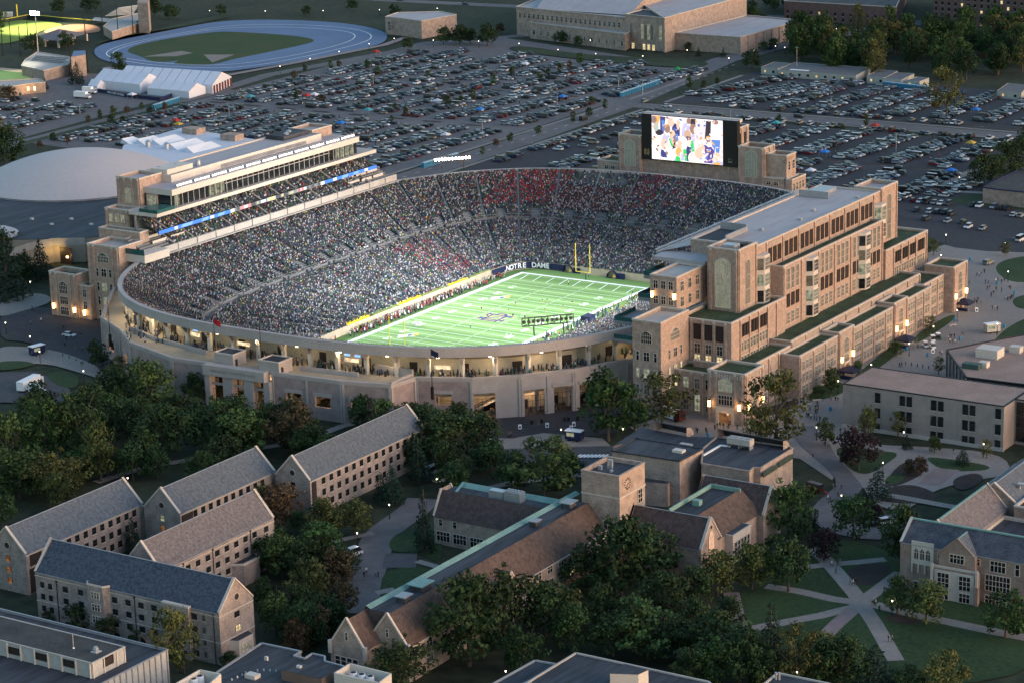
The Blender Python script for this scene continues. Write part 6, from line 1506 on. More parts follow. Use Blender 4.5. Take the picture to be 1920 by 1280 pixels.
t = thing('dugout', at(192, 56), 'dark dugout shelter with a pale roof beside the softball infield', 'dugout'); m = MB(); q = [at(x, y, 7) for x, y in ((172, 38), (205, 42), (208, 36), (178, 33))]; m.prism([tuple(v.xy) for v in q], 6.8, 7.1, concrete); m.build('roof', t); m = MB()
for v in q: m.box(v.x-.15, v.x+.15, v.y-.15, v.y+.15, G, 6.8, black)
m.build('post', t)
# marquee tents
def marquee(px, ze, zr, lab):
    a, b, c_, d_ = [at(x, y, ze) for x, y in px]; t = thing('marquee_tent', ((a+c_)/2).xy.to_3d()+Vector((0, 0, G)), lab, 'tent', 'white marquee tents by the track')
    m = MB(); m.prism([tuple(q.xy) for q in (a, b, c_, d_)], G, ze, canvas, top=False); e0, e1 = (a+d_)/2, (b+c_)/2; r0, r1 = Vector((e0.x, e0.y, zr)), Vector((e1.x, e1.y, zr)); m.face([b, c_, r1], canvas); m.face([d_, a, r0], canvas); m.build('tent_wall', t)
    m = MB(); n = max(3, int((b-a).length/6))
    for i in range(n):
        f0, f1 = i/n, (i+1)/n-.004; A_ = [a+(b-a)*f for f in (f0, f1)]; D_ = [d_+(c_-d_)*f for f in (f0, f1)]; R_ = [r0+(r1-r0)*f for f in (f0, f1)]
        m.face([A_[0], A_[1], R_[1], R_[0]], canvas); m.face([D_[1], D_[0], R_[0], R_[1]], canvas)
    m.build('tent_roof', t); return a, b, c_, d_, t
marquee([(176, 149), (262, 159), (300, 147), (215, 137)], 8.5, 12.5, 'large white marquee tent at the left end of the tent group')
a, b, c_, d_, t = marquee([(222, 146), (398, 160), (434, 144), (255, 133)], 8.5, 13, 'longest white marquee tent beside the blue track')
m = MB()
for i in range(7): p = b+(c_-b)*((i+.5)/7); m.box(p.x-.3, p.x+.25, p.y-1.4, p.y+.8, 4.1, 8.0, mat('tent_door_red', (.10, .02, .02), .6))
m.build('tent_door', t)
marquee([(276, 165), (354, 172), (386, 163), (306, 157)], 7.5, 10.5, 'shorter white marquee tent in front of the longest one'); marquee([(165, 160), (182, 162), (198, 157), (180, 155)], 7, 9.5, 'smallest white tent at the far left of the tents')
t = thing('banner_fence', at(250, 178), 'low navy banner fence round the paved yard in front of the marquees', 'fence'); m = MB(); q = [at(x, y) for x, y in ((178, 172), (230, 182), (300, 190), (330, 180), (372, 172), (432, 160))]
for a, b in zip(q, q[1:]): m.bar(a+Vector((0, 0, .9)), b+Vector((0, 0, .9)), .1, 1.9, navy)
m.build('banner', t); me = text_mesh('HERE COME THE IRISH', 1.5, white, .02); o = child('fence_lettering', me, t, (q[0]+(q[1]-q[0])*.75)+Vector((.1, -.12, .95))-Vector(WLOC[t.name])); d = (q[1]-q[0]); o.rotation_euler = (R(90), 0, math.atan2(d.y, d.x))
# rows of portable toilets
def toilets(p0, p1, n, lab, grp):
    a, b = at(*p0), at(*p1); d = (b-a); ang = math.atan2(d.y, d.x)
    g0 = None
    for i in range(n):
        p = a+d*((i+.5)/n)
        if g0 is None:
            g0 = thing('portable_toilet', p, None, 'portable toilet', grp, ang); o = g0
            m = MB(); m.box(-.55, .55, -.55, .55, .1, 2.2, blue); child('cabin', m.mesh('cabin'), g0); m = MB(); m.box(-.58, .58, -.58, .58, 2.2, 2.45, mat('pale_blue_roof', (.35, .5, .6), .5)); child('roof', m.mesh('roof'), g0); m = MB(); m.box(-.4, .4, -.58, -.551, .2, 2.0, mat('toilet_door', (.03, .15, .27), .5)); child('door', m.mesh('door'), g0)
            LABELS.setdefault(lab, []).append(o); o['label'] = lab
        else: copy_tree(g0, p, ang, lab, grp)
toilets((1163, 183), (1237, 158), 24, 'blue portable toilet in the row beside the road junction', 'portable toilets by the road junction'); toilets((793, 316), (858, 297), 20, 'blue portable toilet in the row just behind the far left rim', 'portable toilets behind the rim'); toilets((288, 206), (336, 191), 16, 'blue portable toilet in the row near the marquee yard', 'portable toilets near the marquees'); toilets((1656, 162), (1745, 172), 24, 'blue portable toilet in the row in front of the site trailers', 'portable toilets by the site trailers')
# ------------------------------------------------------------------ vehicles
def car_parts(kind):
    """(body, glass, wheels) as lists of (verts, faces); nose toward +X, on z = 0"""
    L, Wd = {'sedan': (4.7, 1.82), 'suv': (4.8, 1.95), 'pickup': (5.7, 2.0), 'van': (5.6, 2.05), 'hatch': (4.2, 1.8)}[kind]
    h = {'sedan': (.30, .82, .95, 1.43), 'suv': (.35, .98, 1.1, 1.76), 'pickup': (.42, 1.05, 1.12, 1.86), 'van': (.3, 1.05, 1.2, 2.25), 'hatch': (.30, .86, .98, 1.52)}[kind]
    a = L/2
    prof = {'sedan': (-.46, -.30, .08, .27), 'suv': (-.49, -.42, .10, .26), 'pickup': (-.10, -.06, .16, .28), 'van': (-.49, -.47, .26, .42), 'hatch': (-.48, -.36, .10, .30)}[kind]
    V_, F_ = [], []
    def loft(secs, cap=True):
        n = len(V_)
        for x, w, zb, ztp in secs:
            V_.extend([(x, -w, zb), (x, w, zb), (x, w*.97, ztp), (x, -w*.97, ztp)])
        for i in range(len(secs)-1):
            for j in range(4): F_.append((n+4*i+j, n+4*(i+1)+j, n+4*(i+1)+(j+1) % 4, n+4*i+(j+1) % 4))
        F_.append((n, n+1, n+2, n+3)); k = n+4*(len(secs)-1); F_.append((k+3, k+2, k+1, k))
    w = Wd/2
    loft([(-a, w*.86, h[0]+.12, h[1]-.06), (-a+.18, w*.97, h[0], h[1]), (-a*.4, w, h[0]-.05, h[2]), (a*.35, w, h[0]-.05, h[2]), (a*.55, w*.98, h[0], h[1]), (a-.22, w*.94, h[0], h[1]-.1), (a, w*.78, h[0]+.12, h[1]-.28)])
    x0, x1, x2, x3 = [p*L for p in prof]; n = len(V_); wt = w*.76
    V_.extend([(x1, -wt, h[3]-.02), (x1, wt, h[3]-.02), (x2, wt, h[3]), (x2, -wt, h[3])]); F_.append((n+3, n+2, n+1, n)[::-1])
    if kind == 'pickup':
        n = len(V_); zz = h[1]+.03; V_.extend([(-a+.1, -w*.9, zz), (-.12*L, -w*.9, zz), (-.12*L, w*.9, zz), (-a+.1, w*.9, zz)]); F_.append((n, n+1, n+2, n+3))
    body = (list(V_), list(F_)); V_, F_ = [], []
    wb = w*.94; zb = h[2]-.02; zt = h[3]-.025
    b = [(x0, -wb, zb), (x3, -wb, zb), (x3, wb, zb), (x0, wb, zb)]; t = [(x1, -wt, zt), (x2, -wt, zt), (x2, wt, zt), (x1, wt, zt)]
    V_ = b+t; F_ = [(0, 1, 5, 4), (1, 2, 6, 5), (2, 3, 7, 6), (3, 0, 4, 7)]; glassp = (V_, F_)
    whl = []
    for sx in (-.30, .31):
        for s in (-1, 1):
            v, f = [], []; r = .34 if kind != 'pickup' else .4
            for yy in (w*.80, w*1.005):
                for i in range(10): q = 2*math.pi*i/10; v.append((sx*L+r*math.cos(q), s*yy, r+r*math.sin(q)))
            for i in range(10): j = (i+1) % 10; f.append((i, j, 10+j, 10+i))
            f.append(tuple(range(10, 20))); whl.append((v, f))
    return body, glassp, whl
carpaint = objcol_mat('car_paint', .3, .5); tyre = mat('tyre_rubber', (.015, .015, .016), .8)
KINDS = ('sedan', 'suv', 'pickup', 'van', 'hatch'); KN = {'sedan': 'saloon', 'suv': 'crossover', 'pickup': 'pickup', 'van': 'van', 'hatch': 'hatchback'}
CP = {k: car_parts(k) for k in KINDS}
def pm(vf, name, m):
    me = bpy.data.meshes.new(name); me.from_pydata(vf[0], [], vf[1]); me.materials.append(m); me.update(); return me
CM = {k: (pm(CP[k][0], 'car_body', carpaint), pm(CP[k][1], 'windows', glass), [pm(q, 'wheel', tyre) for q in CP[k][2]]) for k in KINDS}
tailm = emis('tail_light', (1, .03, .01), .8); headm = mat('headlamp_lens', (.6, .6, .62), .2)
COLS = [('white', (.55, .56, .58), .22), ('silver', (.24, .26, .29), .16), ('black', (.012, .012, .014), .22), ('dark grey', (.045, .05, .055), .20), ('navy blue', (.018, .03, .07), .09), ('dark red', (.14, .012, .014), .06), ('beige', (.28, .24, .18), .04), ('dark green', (.015, .035, .02), .03)]
cr = random.Random(11); spots = []
def rcol():
    q = cr.random(); s = 0
    for c in COLS:
        s += c[2]
        if q < s: return c
    return COLS[0]
def rk(): return cr.choices(KINDS, (34, 38, 12, 6, 10))[0]
def row(x, y0, y1, lot, fill=.85, slant=0., double=True, st=2.75):
    n = int((y1-y0)/st); gap = cr.random()
    for i in range(n):
        for s in ((-1, 1) if double else (1,)):
            if cr.random() > fill: continue
            y = y0+(i+.5)*st
            spots.append((x+s*2.75+slant*(y-y0)+cr.uniform(-.25, .25), y+cr.uniform(-.2, .2), (0 if s < 0 else math.pi)+(math.pi if cr.random() < .45 else 0)+cr.uniform(-.03, .03), lot))
def rowx(x0, x1, y, lot, fill=.75, st=2.8):
    for i in range(int((x1-x0)/st)):
        if cr.random() < fill: spots.append((x0+(i+.5)*st, y+cr.uniform(-.3, .3), math.pi/2*cr.choice((-1, 1))+cr.uniform(-.03, .03), lot))
FA, NB, CC, DD, SW, TT = 'in the far lot by the site trailers', 'in the lot behind the video board', 'in the big lot left of the road', 'in the lot near the marquees', 'in the small lot beyond the brick tower', 'in the distant lot along the top edge'
for x, sl, y0, y1 in ((-134, .28, 376, 442), (-117, .3, 364, 424), (-101, .15, 366, 440), (-82, .04, 366, 442), (-63, .04, 366, 440), (-44, .05, 366, 440), (-26, .03, 366, 436), (-5, 0, 368, 440), (16, 0, 368, 440), (36, 0, 366, 440)): row(x, y0, y1, FA, .88, sl)
rowx(-104, 12, 358.5, FA, .7); rowx(-132, 52, 331.5, NB, .7); rowx(-60, 50, 338-8.5, NB, 0)
for x in (-66, -45, -24, -3, 18, 38): row(x, 266, 324, NB, .84, .06)
for x in (-100, -80, -58, -36, -14, 6, 27, 47): row(x, 200, 258, NB, .8, .02)
row(-133, 200, 328, NB, .8, 0, False); row(-118, 230, 320, NB, .35); row(-98, 265, 322, NB, .5); row(60, 215, 250, NB, .6, .1)
for i, x in enumerate(np.arange(-338, -170, 18.4)):
    row(x, 158, 262, CC, .60 if i % 3 == 1 else .76, .02); row(x+1, 274, 346, CC, .74, .02); row(x+2, 358, 440+cr.uniform(-8, 26), CC, .72, .02)
rowx(-320, -180, 352, CC, .25)
for x in np.arange(-474, -366, 18.4): row(x, 158, 236, DD, .58)
for y in np.arange(706, 850, 17): rowx(-740, -310, y, TT, .62); rowx(-740, -310, y+6, TT, .5)
rowx(55, 72, 203, SW, .9); rowx(78, 96, 205, SW, .5); rowx(60, 80, 188, SW, .6); rowx(58, 92, 176, SW, .45); rowx(88, 120, 170, SW, .5); rowx(95, 118, 196, SW, .4)
for x, y, a in ((-148, 300, 1.6), (-146, 352, 1.6), (-130, 345, 0), (-62, 345, 0), (-160, 430, 1.6), (-166, 520, 1.6), (-300, 620, 0), (-360, 614, 0), (-420, 610, 0), (-240, 624, 0), (-470, 611, 0), (-90, 690, 1.2)): spots.append((x, y, a, 'on the road beside the lots'))
dg = bpy.context.evaluated_depsgraph_get(); bpy.context.view_layer.update(); dg.update()
def seen(p):
    d = Vector(p)-CAM; L = d.length; ok, loc, *_ = sc.ray_cast(dg, CAM, d.normalized(), distance=L-1.5); return not ok
cand = []
for i, (x, y, a, lot) in enumerate(spots):
    u, v = proj((x, y, G+1))
    inside = -10 < u < 1930 and -5 < v < 1285
    cand.append(((Vector((x, y, G))-CAM).length, i, inside and seen((x, y, G+1.6))))
near = {i for d, i, s in sorted(q for q in cand if q[2])[:300]}
MV, MF, MC = [], [], []
def addmass(parts, x, y, a, c):
    ca, sa = math.cos(a), math.sin(a)
    for k, (v, f) in enumerate((parts[0], parts[1], *parts[2])):
        n = len(MV); MV.extend([(x+ca*p-sa*q, y+sa*p+ca*q, G+.1+z) for p, q, z in v]); MF.extend([tuple(n+j for j in t) for t in f]); MC.extend([c if k == 0 else ((.02, .022, .026) if k == 1 else (.012, .012, .013))]*len(f))
def place_car(x, y, a, kind, cn, c, lab, grp, wheels=True):
    me, gm, wm = CM[kind]; o = bpy.data.objects.new('parked_car', me); col.objects.link(o); o.location = (x, y, G+.1); o.rotation_euler.z = a; o.color = (*c, 1)
    tag(o, lab, 'car', grp); child('windows', gm, o)
    if wheels: [child('wheel', w_, o) for w_ in wm]
    return o
ns = 0
for i, (x, y, a, lot) in enumerate(spots):
    k = rk(); cn, c, _ = rcol(); f = cr.uniform(.8, 1.15); c = tuple(v*f for v in c)
    if i in near:
        place_car(x, y, a, k, cn, c, f'{cn} {KN[k]} parked {lot}' if 'on the road' not in lot else f'{cn} {KN[k]} driving {lot}', 'cars '+lot, (Vector((x, y, G))-CAM).length < 905)
        ns += 1
    else: addmass(CP[k], x, y, a, c)
me = bpy.data.meshes.new('parked_cars'); me.from_pydata(MV, [], MF); at_ = me.attributes.new('col', 'FLOAT_COLOR', 'FACE'); at_.data.foreach_set('color', np.array([(*c, 1) for c in MC], np.float32).ravel()); me.materials.append(attr_mat('massed_car_paint', .35))
o = bpy.data.objects.new('parked_cars', me); col.objects.link(o); tag(o, 'many small parked cars filling the distant parking lots', 'cars', None, 'stuff')
# single vehicles
def sp(px, py, a, kind, cn, c, lab): p = at(px, py); return place_car(p.x, p.y, a, kind, cn, c, lab, 'single vehicles')
sp(130, 631, .05, 'sedan', 'white', (.6, .62, .64), 'white patrol car on the dark forecourt beside the left brick tower')
sp(1645, 984, 1.1, 'sedan', 'black', (.012, .012, .014), 'black saloon car in the small bay beside the winding drive'); sp(1664, 982, .95, 'suv', 'white', (.6, .6, .6), 'white car in the small bay beside the winding drive')
sp(1525, 920, 2.9, 'van', 'dark red', (.05, .012, .012), 'dark maroon van beside the drive near the flat roofed building'); sp(661, 1043, 1.4, 'van', 'white', (.55, .56, .58), 'white van half hidden by trees left of the service road'); sp(814, 886, 1.5, 'van', 'white', (.55, .56, .58), 'small white van parked between dark conifers'); sp(826, 903, 1.2, 'hatch', 'silver', (.4, .4, .42), 'silver car parked beside the small white van')
sp(1853, 496, 1.4, 'suv', 'silver', (.2, .21, .22), 'silver car at the far end of the plaza'); sp(1914, 452, 1.5, 'van', 'white', (.6, .6, .6), 'white van at the right edge on the plaza road')
def boxtruck(px, py, a, lab, L=7.5, cab=(.6, .61, .63)):
    p = at(px, py); t = thing('box_truck', p, lab, 'truck', 'trucks', a); m = MB(); m.box(-L/2, L/2-1.9, -1.2, 1.2, .9, 3.5, white); child('cargo_box', m.mesh('cargo_box'), t)
    m = MB(); m.prism([(L/2-1.8, -1.1), (L/2, -1.0), (L/2, 1.0), (L/2-1.8, 1.1)], .6, 2.4, mat('truck_cab', cab, .4)); m.box(L/2-1.2, L/2+.02, -.95, .95, 1.5, 2.2, glass); child('cab', m.mesh('cab'), t)
    for x in (-L/2+1.4, L/2-1.0):
        for s in (-1, 1): m = MB(); m.tube((x, s*.85, .48), (x, s*1.15, .48), .48, .48, tyre, 12); child('wheel', m.mesh('wheel'), t)
    m = MB(); m.box(-L/2, L/2-.4, -.5, .5, .45, .9, black); child('chassis', m.mesh('chassis'), t)
boxtruck(58, 728, 1.75, 'longer white truck parked by the road at the left edge', 11); boxtruck(72, 742, -.3, 'shorter white truck turned across the longer one at the left edge', 7)
boxtruck(155, 185, 0.1, 'white box truck beside the marquee yard', 9); boxtruck(168, 176, .2, 'smaller white box truck behind the other near the marquees', 7); boxtruck(1502, 145, .0, 'white trailer truck parked in front of the long site trailer', 12)
p = at(1260, 786); t = thing('fire_engine', p, 'red and white fire engine half hidden behind the sparse tree', 'fire engine', None, -.3)
m = MB(); m.box(-4.2, 1.8, -1.2, 1.2, .7, 3.0, white); child('body', m.mesh('body'), t); m = MB(); m.box(1.8, 4.2, -1.2, 1.2, .7, 2.9, mat('engine_red', (.06, .01, .01), .5)); m.box(3.0, 4.22, -1.1, 1.1, 1.7, 2.6, glass); child('cab', m.mesh('cab'), t)
for x in (-2.8, 2.6):
    for s in (-1, 1): m = MB(); m.tube((x, s*.9, .5), (x, s*1.22, .5), .5, .5, tyre, 12); child('wheel', m.mesh('wheel'), t)
# carts, food trailer, canopies, bins, bollards, benches on the plaza
for px, py, a, lab in ((1735, 651, 2.3, 'white golf cart nearest the entrance canopy, front left of four'), (1749, 653, 2.3, 'white golf cart front right of the four on the plaza'), (1749, 640, 2.2, 'white golf cart behind the other two on the plaza'), (1759, 636, 2.2, 'dark green golf cart at the back of the four on the plaza')):
    p = at(px, py); t = thing('golf_cart', p, lab, 'golf cart', 'golf carts on the plaza', a); m = MB(); m.box(-1.2, 1.2, -.6, .6, .3, .8, white if 'white' in lab else mat('cart_green', (.02, .07, .04), .5)); m.box(-.6, .1, -.55, .55, .8, 1.15, black); child('body', m.mesh('body'), t)
    m = MB(); m.box(-.95, .85, -.62, .62, 1.88, 1.96, white); child('roof', m.mesh('roof'), t)
    for x in (-.85, .75):
        for s in (-1, 1): m = MB(); m.tube((x, s*.55, .8), (x, s*.55, 1.9), .03, .03, black, 5); child('roof_post', m.mesh('roof_post'), t)
    for x in (-.8, .8):
        for s in (-1, 1): m = MB(); m.tube((x, s*.48, .24), (x, s*.66, .24), .24, .24, tyre, 10); child('wheel', m.mesh('wheel'), t)
def cargo(px, py, a, lab, dark):
    p = at(px, py); t = thing('food_trailer', p, lab, 'trailer', 'carts and trailers', a); m = MB(); m.box(-2.3, 2.3, -1.1, 1.1, .6, 2.9, dark); child('body', m.mesh('body'), t); m = MB(); m.box(-2.4, 2.4, -1.2, 1.2, 2.9, 3.1, white); child('roof', m.mesh('roof'), t); m = MB(); m.box(-1.8, .4, -1.13, -1.101, 1.5, 2.5, glowd); child('hatch', m.mesh('hatch'), t)
    for x in (-1.2, 1.2):
        for s in (-1, 1): m = MB(); m.tube((x, s*.9, .32), (x, s*1.12, .32), .32, .32, tyre, 10); child('wheel', m.mesh('wheel'), t)
cargo(1077, 826, .12, 'white roofed food trailer on the pavement by the gate forecourt', navy); cargo(1860, 624, .9, 'white covered shuttle cart parked by the plaza lawn', mat('cart_beige', (.4, .4, .37), .6)); cargo(70, 665, 1.4, 'dark ticket booth with a pale roof on the left walkway', navy)
for px, py, lab in ((1592, 708, 'navy canopy tent at the first entrance pavilion from the corner'), (1697, 650, 'navy canopy tent at the middle entrance pavilion'), (1808, 581, 'navy canopy tent at the farthest entrance pavilion'), (1665, 406, 'bright blue canopy tent beside the tall brick building')):
    p = at(px, py); b = 'bright' in lab; cm_ = mat('blue_canvas', (.03, .18, .55), .7) if b else navyc; t = thing('canopy_tent', p, lab, 'canopy tent', 'canopy tents'); s = 2.6; m = MB()
    for a, b2 in (((-s, -s), (s, -s)), ((s, -s), (s, s)), ((s, s), (-s, s)), ((-s, s), (-s, -s))): m.face([(*a, 2.5), (*b2, 2.5), (0, 0, 3.9)], cm_); m.face([(*a, 2.1), (*b2, 2.1), (*b2, 2.5), (*a, 2.5)], cm_)
    child('roof', m.mesh('roof'), t)
    for a in ((-s, -s), (s, -s), (s, s), (-s, s)): m = MB(); m.tube((*a, 0), (*a, 2.3), .06, .06, galv, 6); child('leg', m.mesh('leg'), t)
    m = MB(); m.box(-1.8, 1.8, -2.2, -1.6, .1, 1.0, navy); child('table', m.mesh('table'), t)
tents = [(590, 186, 'w'), (575, 188, 'r'), (248, 186, 'w'), (705, 105, 'r'), (1270, 138, 'g'), (1455, 240, 't'), (1820, 278, 'y'), (1546, 295, 'b'), (1830, 215, 'b'), (1520, 330, 'w'), (330, 235, 'r'), (335, 242, 'y'), (836, 262, 'w'), (900, 214, 'b'), (1055, 190, 'b'), (820, 198, 'w'), (1783, 330, 'b'), (690, 215, 't'), (985, 128, 'w'), (1640, 245, 'r'), (640, 240, 'b'), (470, 190, 't')]
TCOL = {'w': ('white', canvas), 'r': ('red', mat('red_canvas', (.35, .03, .03), .8)), 'g': ('green', mat('green_canvas', (.03, .25, .08), .8)), 't': ('teal', mat('teal_canvas', (.06, .30, .34), .8)), 'y': ('yellow', mat('yellow_canvas', (.45, .32, .06), .8)), 'b': ('blue', mat('blue_canvas', (.03, .18, .55), .7))}
for px, py, c in tents:
    p = at(px, py); t = thing('canopy_tent', p, TCOL[c][0]+' canopy tent set up among the parked cars', 'canopy tent', 'tailgate canopies in the lots'); m = MB(); s = 1.7
    for a, b2 in (((-s, -s), (s, -s)), ((s, -s), (s, s)), ((s, s), (-s, s)), ((-s, s), (-s, -s))): m.face([(*a, 2.4), (*b2, 2.4), (0, 0, 3.4)], TCOL[c][1]); m.face([(*a, 2.1), (*b2, 2.1), (*b2, 2.4), (*a, 2.4)], TCOL[c][1])
    child('roof', m.mesh('roof'), t)
    for a in ((-s, -s), (s, -s), (s, s), (-s, s)): m = MB(); m.tube((*a, 0), (*a, 2.3), .05, .05, galv, 5); child('leg', m.mesh('leg'), t)
bin0 = None
for px, py, c in ((1641, 752, 'b'), (1557, 770, 'b'), (1800, 638, 'b'), (1739, 669, 'b'), (1700, 658, 'b'), (1902, 553, 'b'), (1790, 604, 'b'), (1883, 615, 'b'), (1819, 490, 'b'), (1328, 820, 'b'), (997, 795, 'k'), (1016, 793, 'k'), (1059, 790, 'k'), (1066, 789, 'k'), (1083, 788, 'k'), (1042, 824, 'b'), (1870, 535, 'b')):
    p = at(px, py); m = MB(); mm = blue if c == 'b' else black; m.tube(p, p+Vector((0, 0, 1.15)), .34, .40, mm, 10); m.tube(p+Vector((0, 0, 1.15)), p+Vector((0, 0, 1.35)), .42, .2, mm, 10); tag(m.build('litter_bin'), 'blue litter bin on the paving' if c == 'b' else 'black litter bin before the gates', 'bin', 'litter bins')
for px, py in ((1698, 684), (1709, 686), (1720, 688), (1730, 690), (1741, 692), (118, 669), (130, 673), (143, 678), (156, 683), (88, 661)):
    p = at(px, py); m = MB(); m.tube(p, p+Vector((0, 0, 1.0)), .12, .12, black, 8); m.ball((p.x, p.y, p.z+1.02), .13, black, 8, 4); tag(m.build('bollard'), 'short black bollard'+(' behind the pale stone building' if px > 1000 else ' by the left forecourt'), 'bollard', 'bollards')
for px, py, a in ((1505, 764, .7), (1513, 760, .7), (1532, 752, .7), (1786, 612, 1.1)):
    p = at(px, py); t = thing('stone_bench', p, 'pale stone bench along the planting bed', 'bench', 'stone benches', a); m = MB(); m.box(-1.3, 1.3, -.3, .3, .42, .58, stone); child('seat', m.mesh('seat'), t)
    for s in (-.9, .9): m = MB(); m.box(s-.2, s+.2, -.25, .25, 0, .42, stone); child('support', m.mesh('support'), t)
for px, py, lab in ((1076, 799, 'white sandwich board nearest the food trailer on the forecourt'), (975, 804, 'white sandwich board at the left of the forecourt'), (1026, 801, 'white sandwich board in the middle of the forecourt'), (1749, 662, 'white sandwich board near the golf carts'), (1831, 585, 'white sandwich board by the farthest canopy tent'), (1071, 806, 'white sandwich board just behind the food trailer')):
    p = at(px, py); t = thing('sandwich_board', p, lab, 'sign', 'sandwich boards', .6); m = MB(); m.face([(-.45, -.35, 0), (.45, -.35, 0), (.45, 0, 1.4), (-.45, 0, 1.4)], white); m.face([(.45, .35, 0), (-.45, .35, 0), (-.45, 0, 1.4), (.45, 0, 1.4)], white); child('panel', m.mesh('panel'), t); m = MB(); m.face([(-.28, -.27, .35), (.28, -.27, .35), (.28, -.12, .95), (-.28, -.12, .95)], navy); child('poster', m.mesh('poster'), t)
# street lamps
def r4(x, y): return (x/2.977, 430+y/2.977)
def r6(x, y): return (1280+x/2.977, 430+y/2.977)
def rr3(x, y): return (1280+x/2.977, y/2.977)
def rr2(x, y): return (640+x/2.977, y/2.977)
def rr1(x, y): return (x/2.977, y/2.977)
lp = thing('street_lamp', (0, 0, 0), None, 'street lamp', 'street lamps'); m = MB(); m.tube((0, 0, 0), (0, 0, 3.6), .11, .07, black, 8); m.tube((0, 0, 0), (0, 0, .6), .2, .14, black, 8); child('pole', m.mesh('pole'), lp); m = MB(); m.tube((0, 0, 3.6), (0, 0, 4.0), .10, .19, lampc, 8); child('lamp_glass', m.mesh('lamp_glass'), lp); m = MB(); m.tube((0, 0, 4.0), (0, 0, 4.2), .24, .05, black, 8); child('lamp_cap', m.mesh('lamp_cap'), lp)
first = True; LPZ = (('on the left forecourt and lawns', [r4(30, 520), r4(168, 292), r4(167, 597), r4(220, 680), r4(465, 787), r4(828, 1025), r4(990, 955), r4(1470, 1035)]), ('among the trees of the lower left', [bl(210, 42), bl(712, 133), bm_(783, 10), bm_(533, 140), bm_(267, 282), bm_(917, 1210), bm_(88, 440)]),
 ('in the gardens beside the drive', [br(1118, 48), br(887, 230), br(1170, 818), (1077, 1150), (535 + 960, 1258), (1168, 803)]), ('on the plaza', [r6(1470, 30), r6(1800, 75), r6(1817, 235), r6(1757, 525), r6(1623, 640), r6(1400, 540), r6(1265, 635), r6(868, 843), r6(625, 945), r6(747, 1100), r6(1235, 1128), r6(1680, 1193), r6(1053, 752), r6(1533, 450), r6(1443, 143), (1052, 804)]),
 ('near the convocation hall and far road', [rr3(25, 280), rr3(258, 325), rr3(570, 265), rr3(397, 283), rr3(518, 257), rr3(858, 160), rr3(795, 85), rr3(1545, 990), rr2(155, 245), rr2(295, 215), rr2(513, 225), rr2(213, 55), rr2(535, 47), rr2(767, 230), rr2(992, 243), rr2(1210, 277), rr2(1420, 300), rr2(1683, 313), rr2(1390, 225), rr1(1170, 60), rr1(1480, 62), rr1(1803, 60), rr1(1893, 288), rr1(1730, 328), rr1(1563, 370)]))
for where, L_ in LPZ:
    for q in L_:
        p = at(q[0], q[1], G+3.9); p.z = G+.02; lab = 'lit black street lamp '+where
        if first: lp.location = p; lp['label'] = lab; LABELS.setdefault(lab, []).append(lp); first = False
        else: copy_tree(lp, p, 0, lab, 'street lamps')
        if p.y < 140: lamp('POINT', p+Vector((.3, -.5, 3.9)), 18, (1, .85, .6), .25)
# tall lot masts
for px, py, hpx in ((1494, 137, 66), (1680, 285, 40), (1745, 200, 34), (1160, 170, 30), (1045, 200, 32), (1370, 240, 40), (905, 250, 30), (700, 160, 28), (1205, 178, 34), (1558, 205, 30), (430, 220, 26), (150, 215, 24), (258, 166, 42)):
    p = at(px, py); h = hpx/5.2; t = thing('light_mast', p, 'slim grey light mast standing '+('by the long site trailer' if px == 1494 else 'among the parked cars'), 'light mast', 'light masts in the lots'); m = MB(); m.tube(p, p+Vector((0, 0, h)), .18, .1, galv, 6); m.build('mast', t); m = MB(); m.box(p.x-.8, p.x+.8, p.y-.2, p.y+.2, p.z+h, p.z+h+.2, metal); m.build('lamp_head', t)
# ------------------------------------------------------------------ trees
def leaf_mesh(name, clumps, per, leaf, seed, cone=False):
    """crown of small leaf quads gathered in clumps; colour varies clump by clump"""
    r = np.random.default_rng(seed); V_, C_ = [], []
    for cx, cy, cz, cr, sh in clumps:
        n = int(per*(cr/.2)**2); d = r.normal(size=(n, 3)); d /= np.linalg.norm(d, axis=1)[:, None]
        rad = cr*(.55+.5*r.random(n)**.6)[:, None]; p = np.array([cx, cy, cz])+d*rad*np.array([1, 1, .8])
        nv = d+r.normal(size=(n, 3))*.55; nv /= np.linalg.norm(nv, axis=1)[:, None]
        t1 = np.cross(nv, r.normal(size=(n, 3))); t1 /= np.linalg.norm(t1, axis=1)[:, None]; t2 = np.cross(nv, t1)
        s = leaf*(.6+.8*r.random(n))[:, None]; q = np.stack([p-t1*s-t2*s*.6, p+t1*s-t2*s*.6, p+t1*s+t2*s*.6, p-t1*s+t2*s*.6], 1)
        V_.append(q.reshape(-1, 3)); C_.append(np.repeat(sh*(.8+.4*r.random(n)), 1))
    v = np.concatenate(V_); c = np.concatenate(C_); n = len(v)//4
    me = bpy.data.meshes.new(name); me.vertices.add(len(v)); me.vertices.foreach_set('co', v.astype(np.float32).ravel())
    me.loops.add(4*n); me.loops.foreach_set('vertex_index', np.arange(4*n, dtype=np.int32)); me.polygons.add(n); me.polygons.foreach_set('loop_start', np.arange(0, 4*n, 4, dtype=np.int32)); me.polygons.foreach_set('loop_total', np.full(n, 4, np.int32))
    a = me.attributes.new('tone', 'FLOAT', 'FACE'); a.data.foreach_set('value', c.astype(np.float32)); me.update(); me.validate(); return me
